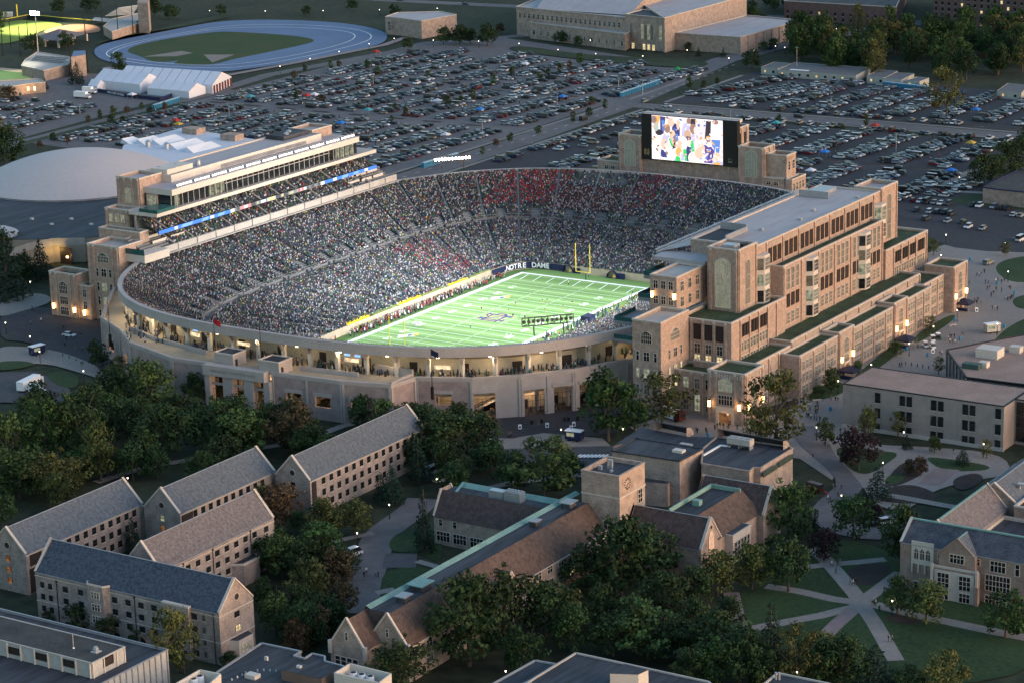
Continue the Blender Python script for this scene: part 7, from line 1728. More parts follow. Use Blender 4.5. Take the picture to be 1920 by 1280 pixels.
def leafmat():
    m, nt, b = nodes('foliage'); L = nt.links; b.inputs['Roughness'].default_value = .75; b.inputs['Specular IOR Level'].default_value = .15
    oi = nt.nodes.new('ShaderNodeObjectInfo'); at_ = nt.nodes.new('ShaderNodeAttribute'); at_.attribute_name = 'tone'
    mx = nt.nodes.new('ShaderNodeMix'); mx.data_type = 'RGBA'; mx.blend_type = 'MULTIPLY'; mx.inputs[0].default_value = 1
    cb = nt.nodes.new('ShaderNodeCombineColor'); [L.new(at_.outputs['Fac'], cb.inputs[i]) for i in range(3)]
    L.new(oi.outputs['Color'], mx.inputs[6]); L.new(cb.outputs[0], mx.inputs[7]); L.new(mx.outputs[2], b.inputs['Base Color'])
    b.inputs['Transmission Weight'].default_value = 0; return m
LM = leafmat()
def crown_clumps(kind, seed):
    r = random.Random(seed); out = []
    if kind == 'round':
        for i in range(34):
            a = r.random()*6.28; zc = r.random(); rad = (.40*math.sqrt(max(0, 1-(2*zc-.85)**2/1.35)))*(.55+.5*r.random()); out.append((rad*math.cos(a), rad*math.sin(a), .24+.62*zc, r.uniform(.08, .17), r.uniform(.55, 1.4)))
        out.append((0, 0, .5, .22, .9)); out.append((0, 0, .7, .17, 1))
        for i in range(16):
            a = r.random()*6.28; zc = r.random(); rad = r.uniform(.34, .5)*math.sqrt(max(.12, 1-(2*zc-.8)**2)); out.append((rad*math.cos(a), rad*math.sin(a), .2+.8*zc, r.uniform(.045, .08), r.uniform(.7, 1.4)))
    if kind == 'tall':
        for i in range(36):
            a = r.random()*6.28; zc = r.random(); rad = .30*math.sin(math.pi*(zc*.86+.1))**.7*(.4+.65*r.random()); out.append((rad*math.cos(a), rad*math.sin(a), .14+.8*zc, r.uniform(.075, .14), r.uniform(.6, 1.35)))
    if kind == 'sparse':
        for i in range(58):
            a = r.random()*6.28; zc = r.random(); rad = .42*math.sin(math.pi*(zc*.8+.14))**.8*(.25+.85*r.random()); out.append((rad*math.cos(a), rad*math.sin(a), .22+.74*zc, r.uniform(.06, .11), r.uniform(.6, 1.35)))
    if kind == 'conifer':
        for i in range(52):
            zc = (i/51)**1.15; rad = .25*(1-zc)+.015; a = i*2.4+r.random(); k = .55+.45*r.random(); out.append((rad*k*math.cos(a), rad*k*math.sin(a), .07+.9*zc, .035+.085*(1-zc), r.uniform(.65, 1.25)))
    return out
CROWN = {}
for kind, per, leaf, n in (('round', 135, .021, 5), ('tall', 165, .019, 3), ('sparse', 150, .018, 3), ('conifer', 150, .016, 3)):
    L_ = []
    for i in range(n):
        me = leaf_mesh('crown', crown_clumps(kind, i*7+len(kind)), per, leaf, i+3); me.materials.append(LM); L_.append(me)
    CROWN[kind] = L_
def trunk_mesh(kind, seed):
    r = random.Random(seed); m = MB(); h = .9 if kind == 'conifer' else .55
    m.tube((0, 0, -.02), (0, 0, h*.5), .026, .018, wood, 7); m.tube((0, 0, h*.5), (r.uniform(-.02, .02), 0, h), .018, .008, wood, 7)
    if kind != 'conifer':
        for i in range(6):
            a = i*1.05+r.random(); z = .22+.07*i; e = (.24*math.cos(a), .24*math.sin(a), z+.26); m.tube((0, 0, z), e, .011, .005, wood, 6); m.tube(e, (e[0]*1.35, e[1]*1.35, e[2]+.14), .005, .002, wood, 5)
    return m.mesh('trunk')
TRUNK = {k: [trunk_mesh(k, i) for i in range(2)] for k in CROWN}
TC = {'g': (.038, .068, .022), 'd': (.024, .046, .017), 'y': (.070, .080, .026), 'o': (.072, .050, .026), 'c': (.018, .036, .024), 's': (.075, .080, .026), 'p': (.024, .015, .017), 't': (.046, .070, .022), 'h': (.036, .066, .019)}
TK = {'g': 'round', 'd': 'round', 'y': 'round', 'o': 'round', 'c': 'conifer', 's': 'sparse', 'p': 'round', 't': 'tall', 'h': 'tall'}
TN = {'g': 'leafy green tree', 'd': 'dark rounded tree', 'y': 'yellowing autumn tree', 'o': 'russet autumn tree', 'c': 'dark narrow conifer', 's': 'sparse olive tree', 'p': 'dark purple tree', 't': 'upright green tree', 'h': 'tall deep green tree'}
tree_n = [0]
def tree(px, py, w, h, k, where, cat='tree', grp=None, name=None):
    p = at(px, py); d = (p-CAM).length; s = F_PX/d; H = h*1.03/(s*.96); Wd = w*1.08/s
    i = tree_n[0]; tree_n[0] += 1; kk = TK[k]; r = random.Random(i)
    base = {'round': .94, 'tall': .68, 'sparse': .86, 'conifer': .52}[kk]
    nm = name or {'c': 'conifer_tree', 'p': 'purple_tree', 'o': 'autumn_tree', 'y': 'autumn_tree', 's': 'sycamore_tree'}.get(k, 'broadleaf_tree')
    t = thing(nm, p, TN[k]+' '+where, cat, grp or 'trees '+where)
    sx = Wd/base; o = child('trunk', r.choice(TRUNK[kk]), t, (0, 0, 0), r.random()*6.28, (H, H, H))
    c = child('crown', r.choice(CROWN[kk]), t, (0, 0, 0), r.random()*6.28, (sx*r.uniform(.88, 1.08), sx*r.uniform(.88, 1.08), H)); v = r.uniform(.8, 1.25); q = r.uniform(-.15, .15)
    cc = [z*1.08 for z in TC[k]]; c.color = (cc[0]*v*(1+q), cc[1]*v, cc[2]*v, 1)
ZL = (
 ('between left forecourt and dormitories', [(278, 772, 95, 98, 'g'), (212, 765, 80, 78, 'd'), (185, 692, 46, 52, 'd'), (368, 757, 50, 60, 'd'), (88, 868, 112, 118, 'g'), (15, 880, 80, 108, 'g'), (150, 858, 110, 118, 'd'), (190, 902, 76, 108, 'y'), (38, 935, 116, 92, 'g'), (112, 940, 104, 92, 'y'), (170, 800, 90, 80, 'd'), (305, 858, 115, 100, 'd'), (240, 835, 95, 90, 'd'), (398, 845, 110, 98, 'd'), (455, 858, 110, 96, 'g'), (500, 820, 70, 66, 'd'), (545, 845, 105, 95, 'o'), (526, 760, 50, 50, 'd'), (380, 905, 70, 60, 'g'), (440, 800, 80, 60, 'd'), (340, 800, 80, 66, 'd'), (65, 820, 90, 80, 'd'), (250, 900, 70, 70, 'd'), (585, 858, 70, 62, 'd'), (5, 985, 60, 60, 'g'), (225, 715, 40, 45, 's')]),
 ('between gate forecourt and brick hall', [(680, 806, 60, 66, 'd'), (662, 780, 22, 38, 'c'), (800, 825, 80, 70, 'd'), (825, 868, 120, 100, 'd'), (895, 862, 110, 92, 'd'), (860, 812, 60, 60, 'd'), (745, 870, 80, 76, 'd'), (1020, 928, 132, 106, 'g'), (960, 915, 80, 70, 'd'), (785, 905, 50, 84, 'c'), (736, 944, 44, 74, 'c'), (715, 935, 30, 50, 'c'), (797, 1036, 36, 124, 'c'), (850, 930, 70, 66, 'd'), (920, 890, 70, 66, 'd'), (1070, 900, 50, 50, 'd'), (870, 905, 44, 50, 'd'), (930, 870, 40, 58, 'c')]),
 ('before the stepped brick building corner', [(1140, 826, 112, 134, 'h'), (1242, 800, 112, 100, 's'), (1456, 852, 120, 155, 's'), (1190, 812, 60, 66, 'g'), (1425, 838, 60, 80, 's')]),
 ('between dormitories and service road', [(664, 1004, 70, 70, 'y'), (606, 1008, 66, 66, 'd'), (525, 985, 90, 80, 'o'), (480, 965, 60, 70, 'y'), (530, 1084, 76, 88, 'g'), (580, 1135, 82, 86, 'y'), (632, 1102, 66, 76, 'o'), (592, 1205, 66, 74, 'o'), (518, 1192, 64, 86, 'g'), (556, 1226, 56, 66, 'o'), (645, 1152, 54, 66, 'o'), (630, 1190, 56, 60, 'd'), (610, 1060, 50, 50, 'o'), (495, 1140, 50, 60, 'd'), (690, 1220, 40, 40, 'd'), (560, 1000, 40, 44, 'd')]),
 ('beside the nearest dormitory wall', [(318, 1284, 82, 140, 's'), (345, 1262, 60, 110, 's'), (158, 1180, 70, 54, 'd'), (212, 1196, 60, 52, 'd'), (262, 1205, 46, 44, 'd'), (250, 1036, 40, 66, 'c'), (95, 1168, 30, 30, 'd'), (432, 1248, 40, 28, 'd')]),
 ('along the long brick hall', [(880, 1248, 160, 172, 'd'), (945, 1205, 130, 140, 'd'), (1022, 1192, 110, 108, 'd'), (1165, 1118, 150, 152, 'd'), (1100, 1110, 90, 90, 'd'), (1225, 1090, 110, 100, 'd'), (1075, 1226, 86, 96, 'g'), (1245, 1160, 110, 88, 'd'), (1305, 1135, 80, 76, 'd'), (1345, 1116, 84, 86, 'y'), (1410, 1106, 90, 90, 'y'), (1478, 1110, 80, 100, 'd'), (1300, 1195, 70, 76, 'd'), (1215, 1236, 130, 100, 'g'), (1150, 1230, 90, 86, 'd'), (815, 1215, 70, 74, 'd'), (755, 1296, 116, 100, 'd'), (1130, 1175, 80, 80, 'd'), (1370, 1180, 60, 66, 'd'), (1185, 1190, 80, 76, 'd'), (1270, 1240, 90, 80, 'd')]),
 ('at the bottom edge below the lawn', [(1325, 1245, 116, 104, 'd'), (1385, 1284, 124, 116, 'd'), (1446, 1232, 50, 104, 'c'), (1495, 1290, 90, 120, 's'), (1580, 1290, 96, 100, 'd'), (1640, 1292, 80, 84, 'c'), (1770, 1296, 90, 78, 'y'), (1540, 1260, 70, 74, 's'), (1440, 1290, 80, 74, 'd'), (1700, 1296, 60, 50, 'd'), (1295, 1290, 80, 80, 'd')]),
 ('between the drive and gothic hall', [(1480, 1006, 96, 106, 'g'), (1600, 1014, 92, 88, 'd'), (1688, 1060, 76, 116, 'd'), (1527, 1002, 22, 44, 'c'), (1682, 1152, 58, 74, 'd'), (1736, 1172, 92, 84, 'y'), (1885, 1196, 92, 86, 'g'), (1645, 938, 46, 66, 'c'), (1610, 882, 84, 82, 'p'), (1548, 836, 40, 50, 'g'), (1628, 822, 38, 60, 'y'), (1684, 818, 34, 46, 's'), (1700, 842, 20, 28, 'c'), (1805, 872, 30, 34, 'c'), (1752, 850, 26, 34, 'g'), (1726, 892, 30, 38, 'o'), (1705, 890, 26, 30, 'o'), (1420, 985, 44, 60, 'o'), (1545, 1050, 60, 60, 'p'), (1455, 1062, 70, 60, 'd'), (1850, 860, 26, 36, 's'), (1640, 975, 36, 30, 'p'), (1500, 1020, 50, 52, 'd'), (1592, 870, 30, 26, 'g')]),
 ('on the plaza beside stepped building', [(1760, 702, 24, 32, 's'), (1560, 735, 40, 46, 'g'), (1608, 705, 26, 30, 'g'), (1680, 668, 28, 30, 'g'), (1745, 622, 30, 28, 's'), (1535, 745, 24, 24, 'g'), (1750, 480, 30, 30, 's'), (1885, 480, 24, 26, 's')]),
 ('at the left edge beside the arena', [(15, 560, 80, 120, 'c'), (78, 526, 42, 74, 'c'), (-5, 520, 60, 100, 'd'), (10, 318, 80, 78, 'd'), (-10, 290, 60, 70, 's'), (50, 520, 40, 50, 'c')]),
 ('near the ball fields and the track', [(222, 136, 34, 36, 'h'), (145, 158, 26, 40, 'c'), (62, 100, 40, 34, 'd'), (125, 92, 36, 30, 'd'), (110, 26, 30, 26, 'd'), (170, 22, 40, 24, 'd'), (230, 60, 24, 14, 'g'), (262, 57, 24, 16, 'g'), (290, 30, 34, 34, 'd'), (320, 36, 34, 26, 'd'), (415, 30, 22, 20, 'd'), (575, 30, 20, 18, 'd'), (-5, 60, 40, 40, 'd'), (85, 168, 12, 20, 'c'), (15, 190, 34, 28, 'o')]),
 ('in front of the convocation hall', [(832, 84, 28, 34, 'd'), (862, 84, 40, 36, 'd'), (882, 82, 30, 28, 'd'), (914, 86, 40, 40, 'd'), (765, 94, 22, 24, 'd'), (938, 62, 18, 18, 'o'), (1050, 82, 30, 22, 'd'), (1084, 88, 20, 20, 'd'), (1290, 96, 16, 16, 'g'), (1310, 106, 10, 16, 'c'), (1356, 108, 10, 18, 'c'), (1410, 130, 40, 36, 'd'), (1450, 92, 22, 20, 'g'), (1430, 98, 18, 20, 'g'), (740, 30, 24, 20, 'd'), (660, 20, 24, 20, 'd')]),
 ('beside the low brick building', [(1845, 350, 60, 60, 'd'), (1890, 320, 60, 56, 'd'), (1925, 300, 60, 60, 'd'), (1870, 336, 44, 46, 'd'), (1905, 345, 40, 40, 'd')]),
)
for where, L_ in ZL:
    for q in L_: tree(*q, where)
rf = random.Random(17)
for x0, x1, y0, y1, n, wh in ((0, 240, 770, 960, 17, 'between left forecourt and dormitories'), (230, 620, 800, 900, 17, 'between left forecourt and dormitories'), (640, 960, 810, 900, 10, 'between gate forecourt and brick hall'), (480, 645, 990, 1230, 13, 'between dormitories and service road'), (830, 1330, 1110, 1270, 7, 'along the long brick hall'), (1280, 1600, 1255, 1295, 6, 'at the bottom edge below the lawn'), (-10, 90, 480, 560, 3, 'at the left edge beside the arena')):
    for i in range(n):
        x, y = rf.uniform(x0, x1), rf.uniform(y0, y1); k = (y-400)/800
        if wh.startswith('along') and y < 1330-.45*x+330: continue
        tree(x, y, rf.uniform(54, 78)*(.62+.55*k), rf.uniform(56, 80)*(.62+.55*k), rf.choice('dddghdy' if wh[0] != 'b' or x < 640 else 'ddgh'), wh)
tree(1775, 222, 74, 90, 's', 'standing alone among the cars of the far lot')
for px, py in ((803, 148), (1104, 196) if False else (1012, 150), (1068, 134), (1088, 120), (1050, 140), (960, 145), (1027, 145), (740, 208), (761, 218), (838, 200), (864, 195), (887, 190), (735, 232), (925, 160), (556, 190), (605, 195), (552, 150), (572, 136), (620, 130), (636, 128), (690, 130), (708, 140), (1110, 196), (1010, 252), (930, 275), (905, 290), (957, 268), (1075, 230), (1105, 222), (1135, 205), (1100, 248), (166, 232), (188, 226), (213, 220), (239, 215), (266, 207), (230, 232), (209, 235), (281, 215), (309, 208), (100, 266), (127, 272), (75, 278), (1418, 296), (1580, 248), (1625, 238), (1460, 232), (1345, 160), (1320, 172), (1292, 166)):
    tree(px, py, random.uniform(9, 15), random.uniform(14, 22), random.choice('ddoth'), 'in the parking lots', grp='small trees in the parking lots')
# the wood beyond the far lot
r = random.Random(5)
for i in range(92):
    px = r.uniform(1490, 1935); py = r.uniform(74, 152) if px > 1560 else r.uniform(84, 118)
    if py > 140 and px < 1640: py = 132
    tree(px, py, r.uniform(30, 50), r.uniform(40, 68), r.choice('dghdhshg'), 'in the wood beyond the far lot', grp='trees of the wood beyond the far lot')
for i in range(14):
    tree(1360+i*12+r.uniform(-4, 4), r.uniform(14, 52), r.uniform(18, 28), r.uniform(22, 32), r.choice('ddg'), 'along the road beyond convocation hall')
# ------------------------------------------------------------------ people
def person_mesh(pose, trousers, hair, seed):
    J = {'hip': (0, 0, .95), 'chest': (0, .0, 1.28), 'neck': (0, .0, 1.46), 'head': (0, .02, 1.58), 'top': (0, .02, 1.72)}
    a = {'stand': ((.03, -.03), (.0, .0)), 'walk': ((.24, -.26), (-.22, .24)), 'stride': ((.34, -.34), (-.3, .3)), 'arms': ((.06, -.08), (0, 0))}[pose]
    v, e, rad = [], [], []
    def add(p, r, par=None):
        v.append(p); rad.append(r); i = len(v)-1
        if par is not None: e.append((par, i))
        return i
    hip = add(J['hip'], (.15, .11)); ch = add(J['chest'], (.17, .12), hip); nk = add((0, 0, 1.45), (.065, .06), ch); hd = add((0, .015, 1.57), (.085, .10), nk); add((0, .01, 1.70), (.075, .085), hd)
    for i, s in enumerate((-1, 1)):
        f = a[0][i]; k = add((s*.10, f*.45, .52), (.075, .075), add((s*.10, f*.1, .86), (.095, .095), hip)); an = add((s*.10, f*.9-(.06 if f < 0 else 0), .10), (.05, .05), k); add((s*.11, f*.9+.12, .045), (.042, .035), an)
        g = a[1][i]; sh = add((s*.20, 0, 1.38), (.06, .06), ch)
        if pose == 'arms': el_ = add((s*.34, .06, 1.58), (.045, .045), sh); add((s*.28, .1, 1.84), (.038, .03), el_)
        else: el_ = add((s*.25, g*.35-.02, 1.12), (.047, .047), sh); wr = add((s*.24, g*.8+.06, .90), (.034, .034), el_); add((s*.235, g*.85+.09, .80), (.03, .036), wr)
    me = bpy.data.meshes.new('p'); me.from_pydata(v, e, []); o = bpy.data.objects.new('p', me); col.objects.link(o)
    md = o.modifiers.new('s', 'SKIN'); sv = me.skin_vertices[0].data
    for i, r_ in enumerate(rad): sv[i].radius = r_
    sv[0].use_root = True; o.modifiers.new('u', 'SUBSURF').levels = 1
    bpy.context.view_layer.update(); d = bpy.context.evaluated_depsgraph_get(); m2 = bpy.data.meshes.new_from_object(o.evaluated_get(d)); bpy.data.objects.remove(o); m2.name = 'person'
    m2.materials.clear()
    for q in (shirt, trousers, skin, hair): m2.materials.append(q)
    for f in m2.polygons:
        c = f.center; f.use_smooth = True
        f.material_index = 3 if (c.z > 1.62 or (c.z > 1.52 and c.y < -.03)) and abs(c.x) < .12 else 2 if (c.z > 1.46 and abs(c.x) < .12) or (abs(c.x) > .21 and c.z < .93) or (pose == 'arms' and c.z > 1.7) else 0 if c.z > .93 else 1 if c.z > .09 else 3
    return m2
shirt = objcol_mat('shirt_cloth', .85, .2); skin = mat('skin', (.42, .25, .18), .6, .05)
TR = [mat('blue_jeans', (.035, .05, .09), .9), mat('black_trousers', (.014, .014, .016), .9), mat('khaki_trousers', (.24, .19, .12), .9), mat('white_trousers', (.55, .55, .55), .9), mat('gold_trousers', (.42, .30, .08), .7)]
HR = [mat('dark_hair', (.02, .014, .010), .8), mat('fair_hair', (.18, .12, .06), .8), mat('white_helmet', (.6, .6, .6), .4), mat('gold_helmet', (.45, .33, .08), .35)]
PM = {}
def pmesh(pose, t, h):
    k = (pose, t, h)
    if k not in PM: PM[k] = person_mesh(pose, TR[t], HR[h], 0)
    return PM[k]
SC = {'black': (.014, .014, .016), 'navy': (.02, .03, .09), 'green': (.02, .12, .05), 'white': (.6, .6, .6), 'grey': (.16, .165, .17), 'red': (.38, .02, .03), 'maroon': (.11, .015, .02), 'striped': (.55, .55, .52), 'gold': (.5, .36, .05), 'orange': (.6, .16, .03), 'yellow': (.6, .55, .06)}
pr = random.Random(21)
def person(p, c, pose, lab, grp, t=None, h=None, rz=None):
    t = pr.choice((0, 1, 1, 2)) if t is None else t; h = pr.choice((0, 0, 1)) if h is None else h
    o = bpy.data.objects.new('person', pmesh(pose, t, h)); col.objects.link(o); o.location = p; o.rotation_euler.z = pr.uniform(0, 6.28) if rz is None else rz
    s = pr.uniform(.96, 1.06); o.scale = (s, s, s); o.color = (*SC[c], 1); return tag(o, lab, 'person', grp)
def plaza(L_, where, grp, z=G+.3, poses=('walk', 'stride', 'stand')):
    for q in L_:
        px, py = q[:2]; c = q[2] if len(q) > 2 else pr.choice(('black', 'navy', 'grey', 'black', 'white', 'green')); ps = pr.choice(poses)
        person(at(px, py, z), c, ps, f'person in a {c} top '+('standing ' if ps == 'stand' else 'walking ')+where, grp)
plaza([r6(*q) for q in ((75, 1130), (82, 1138), (130, 1135), (180, 1118), (193, 1110), (208, 1105), (228, 1110), (257, 1112), (262, 1095), (305, 1115), (135, 1145), (250, 1122))], 'before the corner pavilion', 'people before the corner pavilion')
plaza([r6(*q) for q in ((693, 1050), (703, 1052), (716, 1056), (735, 1062), (748, 1068), (766, 1070), (740, 1008), (748, 1000), (757, 1004), (741, 1030), (750, 1028), (710, 1012), (752, 990), (827, 955), (853, 958), (866, 964), (727, 1270), (1512, 1250), (880, 1135), (905, 1135))], 'beside the pale stone building', 'people on the path')
plaza([r6(*q) for q in ((1210, 770), (1222, 768), (1436, 705, ), (1446, 702), (1312, 668), (1470, 630), (1485, 620), (1492, 635), (1500, 612), (1507, 640), (1516, 608), (1520, 640), (1560, 592), (1570, 598), (1630, 408), (1640, 418), (1648, 405), (1666, 425), (1640, 412), (1722, 378), (1736, 368), (1750, 345), (1780, 352), (1700, 340), (1712, 338), (1690, 305), (1706, 308), (1728, 450), (1746, 452), (1756, 455), (1642, 262), (1655, 265), (1666, 262), (1684, 248), (1748, 300), (1760, 295), (1780, 305), (1796, 295), (1823, 340), (1830, 335), (1806, 398), (1815, 402), (1828, 400), (1836, 392), (1845, 388), (1600, 310), (1362, 600), (1490, 612))], 'on the broad plaza', 'people on the plaza')
plaza([(*br(*q[:2]), q[2]) for q in ((788, 600, 'red'), (800, 595, 'red'), (832, 632, 'white'), (865, 625, 'black'), (878, 622, 'grey'), (855, 672, 'green'), (935, 730, 'grey'), (952, 735, 'white'), (966, 730, 'black'), (1058, 850, 'maroon'), (1078, 848, 'white'), (1098, 882, 'green'), (1148, 1050, 'black'), (1168, 1050, 'grey'), (840, 200, 'grey'), (853, 205, 'black'), (886, 200, 'navy'), (810, 262, 'white'), (824, 265, 'grey'), (792, 245, 'maroon'), (803, 242, 'red'), (868, 240, 'black'))], 'on the lower right garden paths', 'people on the garden paths')
plaza([bm_(140, 670), bm_(128, 692), bm_(192, 690), bm_(206, 690)], 'on the service road between lawns', 'people on the service road')
plaza([r4(*q) for q in ((135, 490), (172, 535), (180, 452), (188, 470), (230, 520), (355, 560), (362, 655), (372, 620), (420, 670), (450, 605), (460, 680), (170, 700), (182, 705), (205, 710), (455, 765), (20, 415))], 'on the left forecourt', 'people on the left forecourt')
plaza([(975, 862) if False else (954, 820), (958, 818), (1064, 806), (1070, 815), (1058, 812), (1010, 798)], 'by the gate forecourt', 'people by the forecourt')
# on the field
for px, py, c in ((967, 574, 'navy'), (954, 587, 'navy'), (1017, 568, 'navy'), (1026, 568, 'navy'), (1073, 572, 'navy'), (1056, 580, 'navy'), (1022, 586, 'navy'), (962, 597, 'navy'), (903, 584, 'navy'), (914, 598, 'navy'), (984, 600, 'navy')):
    person(at(px, py, 0.05), c, pr.choice(('stand', 'walk')), 'football player in navy jersey and gold trousers', 'players in navy and gold', 4, 3)
for i, (px, py) in enumerate(((773, 612), (778, 610), (781, 611), (784, 611), (787, 610), (776, 612), (785, 612), (790, 611), (768, 611), (780, 613), (950, 635), (958, 634))): person(at(px, py, .05), 'white', pr.choice(('stand', 'walk')), 'football player in white on the field '+('in a huddle' if i < 10 else 'near the rim'), 'players in white', 3, 2)
for px, py, w in ((882, 615, 'in midfield'), (1066, 535, 'in the far end zone'), (1186, 550, 'by the far right pylon'), (1104, 520, 'behind the far end line')): person(at(px, py, .05), 'striped', 'stand', 'official in striped shirt and black trousers '+w, 'officials', 1, 0)
for i in range(96):
    f = i/95; px = 655+f*292+pr.uniform(-5, 5); py = 622-f*105+pr.uniform(-6, 3); p = at(px, py, .05); p.x = min(p.x, -27.4); p.x = max(p.x, -30.6); c = pr.choice(('white', 'white', 'red', 'red', 'black', 'maroon', 'white')) if f > .12 else pr.choice(('navy', 'grey', 'green', 'yellow'))
    person(p, c, pr.choice(('stand', 'stand', 'walk')), f'person in a {c} top on the far sideline', 'visiting bench along the far sideline', 3 if c in ('white', 'red') else 1, 2 if c in ('white', 'red') else 0)
for i in range(62):
    f = i/61; p = Vector((pr.uniform(27.3, 33), 50-f*86+pr.uniform(-1, 1), .05)); c = pr.choice(('navy', 'white', 'white', 'black', 'navy', 'green', 'orange'))
    person(p, c, pr.choice(('stand', 'stand', 'walk')), f'person in a {c} top on the near sideline', 'home bench along the near sideline', 4 if c == 'navy' else 1, 3 if c in ('navy', 'white') else 0)
# massed spectators ------------------------------------------------------------
def crowd(name, pts, cols, faces_dir, lab, hs=1.0, seated=True):
    """each figure: legs, torso and a head, facing the field"""
    n = len(pts); r = np.random.default_rng(9); pts = np.asarray(pts); f = np.asarray(faces_dir); s = np.stack([-f[:, 1], f[:, 0]], -1)
    V_, F_, C_ = [], [], []
    def box(w, d, z0, z1, wt, dt, off=0.):
        q = []
        for z, ww, dd in ((z0, w, d), (z1, w*wt, d*dt)):
            for a, b in ((-1, -1), (1, -1), (1, 1), (-1, 1)):
                q.append(np.concatenate([pts[:, :2]+s*(a*ww/2)[:, None]+f*(b*dd/2+off)[:, None], (pts[:, 2]+z)[:, None]], 1))
        return np.stack(q, 1)
    sc_ = r.uniform(.93, 1.07, n); o = np.ones(n)
    parts = [(box(.42*o*sc_, .26*o, .42*sc_*hs, 1.02*sc_*hs, .92*o, .8*o), cols), (box(.18*o, .20*o, 1.05*sc_*hs, 1.30*sc_*hs, .8*o, .8*o, .02*o), None), (box(.36*o, .42*o, .0*o, .44*o*hs, 1*o, .7*o, .12*o), 'leg')]
    hair = np.array([(.04, .03, .022), (.16, .10, .07), (.30, .20, .15), (.03, .04, .10), (.42, .42, .42), (.08, .05, .03), (.02, .09, .04)])
    for q, c in parts:
        b = len(V_) and sum(len(x) for x in V_); b = b or 0
        idx = (np.arange(n)*8)[:, None, None]+np.array([[0, 1, 5, 4], [1, 2, 6, 5], [2, 3, 7, 6], [3, 0, 4, 7], [4, 5, 6, 7]])[None]+b
        V_.append(q.reshape(-1, 3)); F_.append(idx.reshape(-1, 4))
        cc = c if isinstance(c, np.ndarray) else (hair[r.choice(7, n, p=(.30, .12, .13, .16, .09, .12, .08))] if c is None else np.array([(.03, .035, .05), (.02, .02, .02), (.12, .10, .07)])[r.integers(0, 3, n)])
        C_.append(np.repeat(cc, 5, axis=0))
    v = np.concatenate(V_).astype(np.float32); fc = np.concatenate(F_).astype(np.int32); c = np.concatenate(C_); c = np.concatenate([c, np.ones((len(c), 1))], 1).astype(np.float32); k = len(fc)
    me = bpy.data.meshes.new(name); me.vertices.add(len(v)); me.vertices.foreach_set('co', v.ravel()); me.loops.add(4*k); me.loops.foreach_set('vertex_index', fc.ravel()); me.polygons.add(k); me.polygons.foreach_set('loop_start', np.arange(0, 4*k, 4, dtype=np.int32)); me.polygons.foreach_set('loop_total', np.full(k, 4, np.int32))
    a = me.attributes.new('col', 'FLOAT_COLOR', 'FACE'); a.data.foreach_set('color', c.ravel()); me.materials.append(MATS.get('crowd_cloth') or attr_mat('crowd_cloth', .85)); me.update()
    o = bpy.data.objects.new(name, me); col.objects.link(o); return tag(o, lab, 'crowd', None, 'stuff')
PAL = np.array([(.018, .022, .05), (.012, .012, .014), (.06, .062, .066), (.44, .44, .46), (.025, .12, .055), (.06, .12, .17), (.26, .22, .16), (.32, .02, .03), (.5, .40, .06), (.02, .035, .10), (.22, .23, .24), (.45, .30, .26)])
PW = np.array([.25, .19, .11, .11, .10, .085, .02, .018, .008, .09, .014, .01]); PW /= PW.sum()
pts, dirs, cols = [], [], []
for i in range(NR):
    t = (i+.35)/NR
    if T1-.004 < t < T2+.004: continue
    Lr = rowlen(t); n = int(Lr/.52); u = (np.arange(n)+rng.uniform(-.22, .22, n))/n; p = rows_at(t, u); ph = (u*NA-.5) % 1; ph = np.minimum(ph, 1-ph)*Lr/NA
    pp = (u*NA) % 1; pp = np.minimum(pp, 1-pp)*Lr/NA
    ok = (ph > .5) & (rng.random(n) < .955) & ~((p[:, 1] < -76) & (t < .955) & (p[:, 0] > -34)) & ~((pp < 2.0) & (t > .5) & (t < .60))
    # emptier navy seats by the near end of the far sideline
    ok &= ~((p[:, 0] < -30) & (p[:, 1] < 5) & (t < .16) & (rng.random(n) < .45))
    p = p[ok]; k = len(p); q = rows_at(max(0, t-.03), u[ok]); d = q-p; d /= np.linalg.norm(d, axis=1)[:, None]
    c = PAL[rng.choice(len(PAL), k, p=PW)]; w = rng.random(k)
    red_ = np.zeros(k)
    S_ = p[:, 1] > 60
    red_[(p[:, 0] > -62) & (p[:, 0] < -40) & S_ & (t > .64)] = .34; red_[(p[:, 0] > -14) & (p[:, 0] < -2) & S_ & (t > .62)] = .26; red_[(p[:, 0] > -72) & (p[:, 0] < -62) & S_ & (t > .8)] = .12; red_[(p[:, 0] > 0) & (p[:, 0] < 14) & S_ & (t > .72)] = .15
    red_[(p[:, 0] < -36) & (p[:, 1] > 26) & (p[:, 1] < 46) & (t < .46)] = .20
    m_ = w < red_; c[m_] = np.array([(.36, .015, .03), (.24, .01, .02)])[rng.integers(0, 2, m_.sum())]
    bd = (p[:, 0] > -39) & (p[:, 0] < -15) & S_ & (t > .60) & (t < .84); c[bd] = np.array([(.13, .02, .03), (.4, .33, .34), (.05, .012, .02), (.02, .02, .025)])[rng.integers(0, 4, bd.sum())]
    gone = (p[:, 0] > -39) & (p[:, 0] < -17) & S_ & (t > .86) & (rng.random(k) < .75); keep = ~gone
    pts.append(np.concatenate([p, np.full((k, 1), tz(i/NR)+.02)], 1)[keep]); dirs.append(d[keep]); cols.append(c[keep])
crowd('crowd', np.concatenate(pts), np.concatenate(cols), np.concatenate(dirs), 'dense mass of spectators filling the stadium bowl')
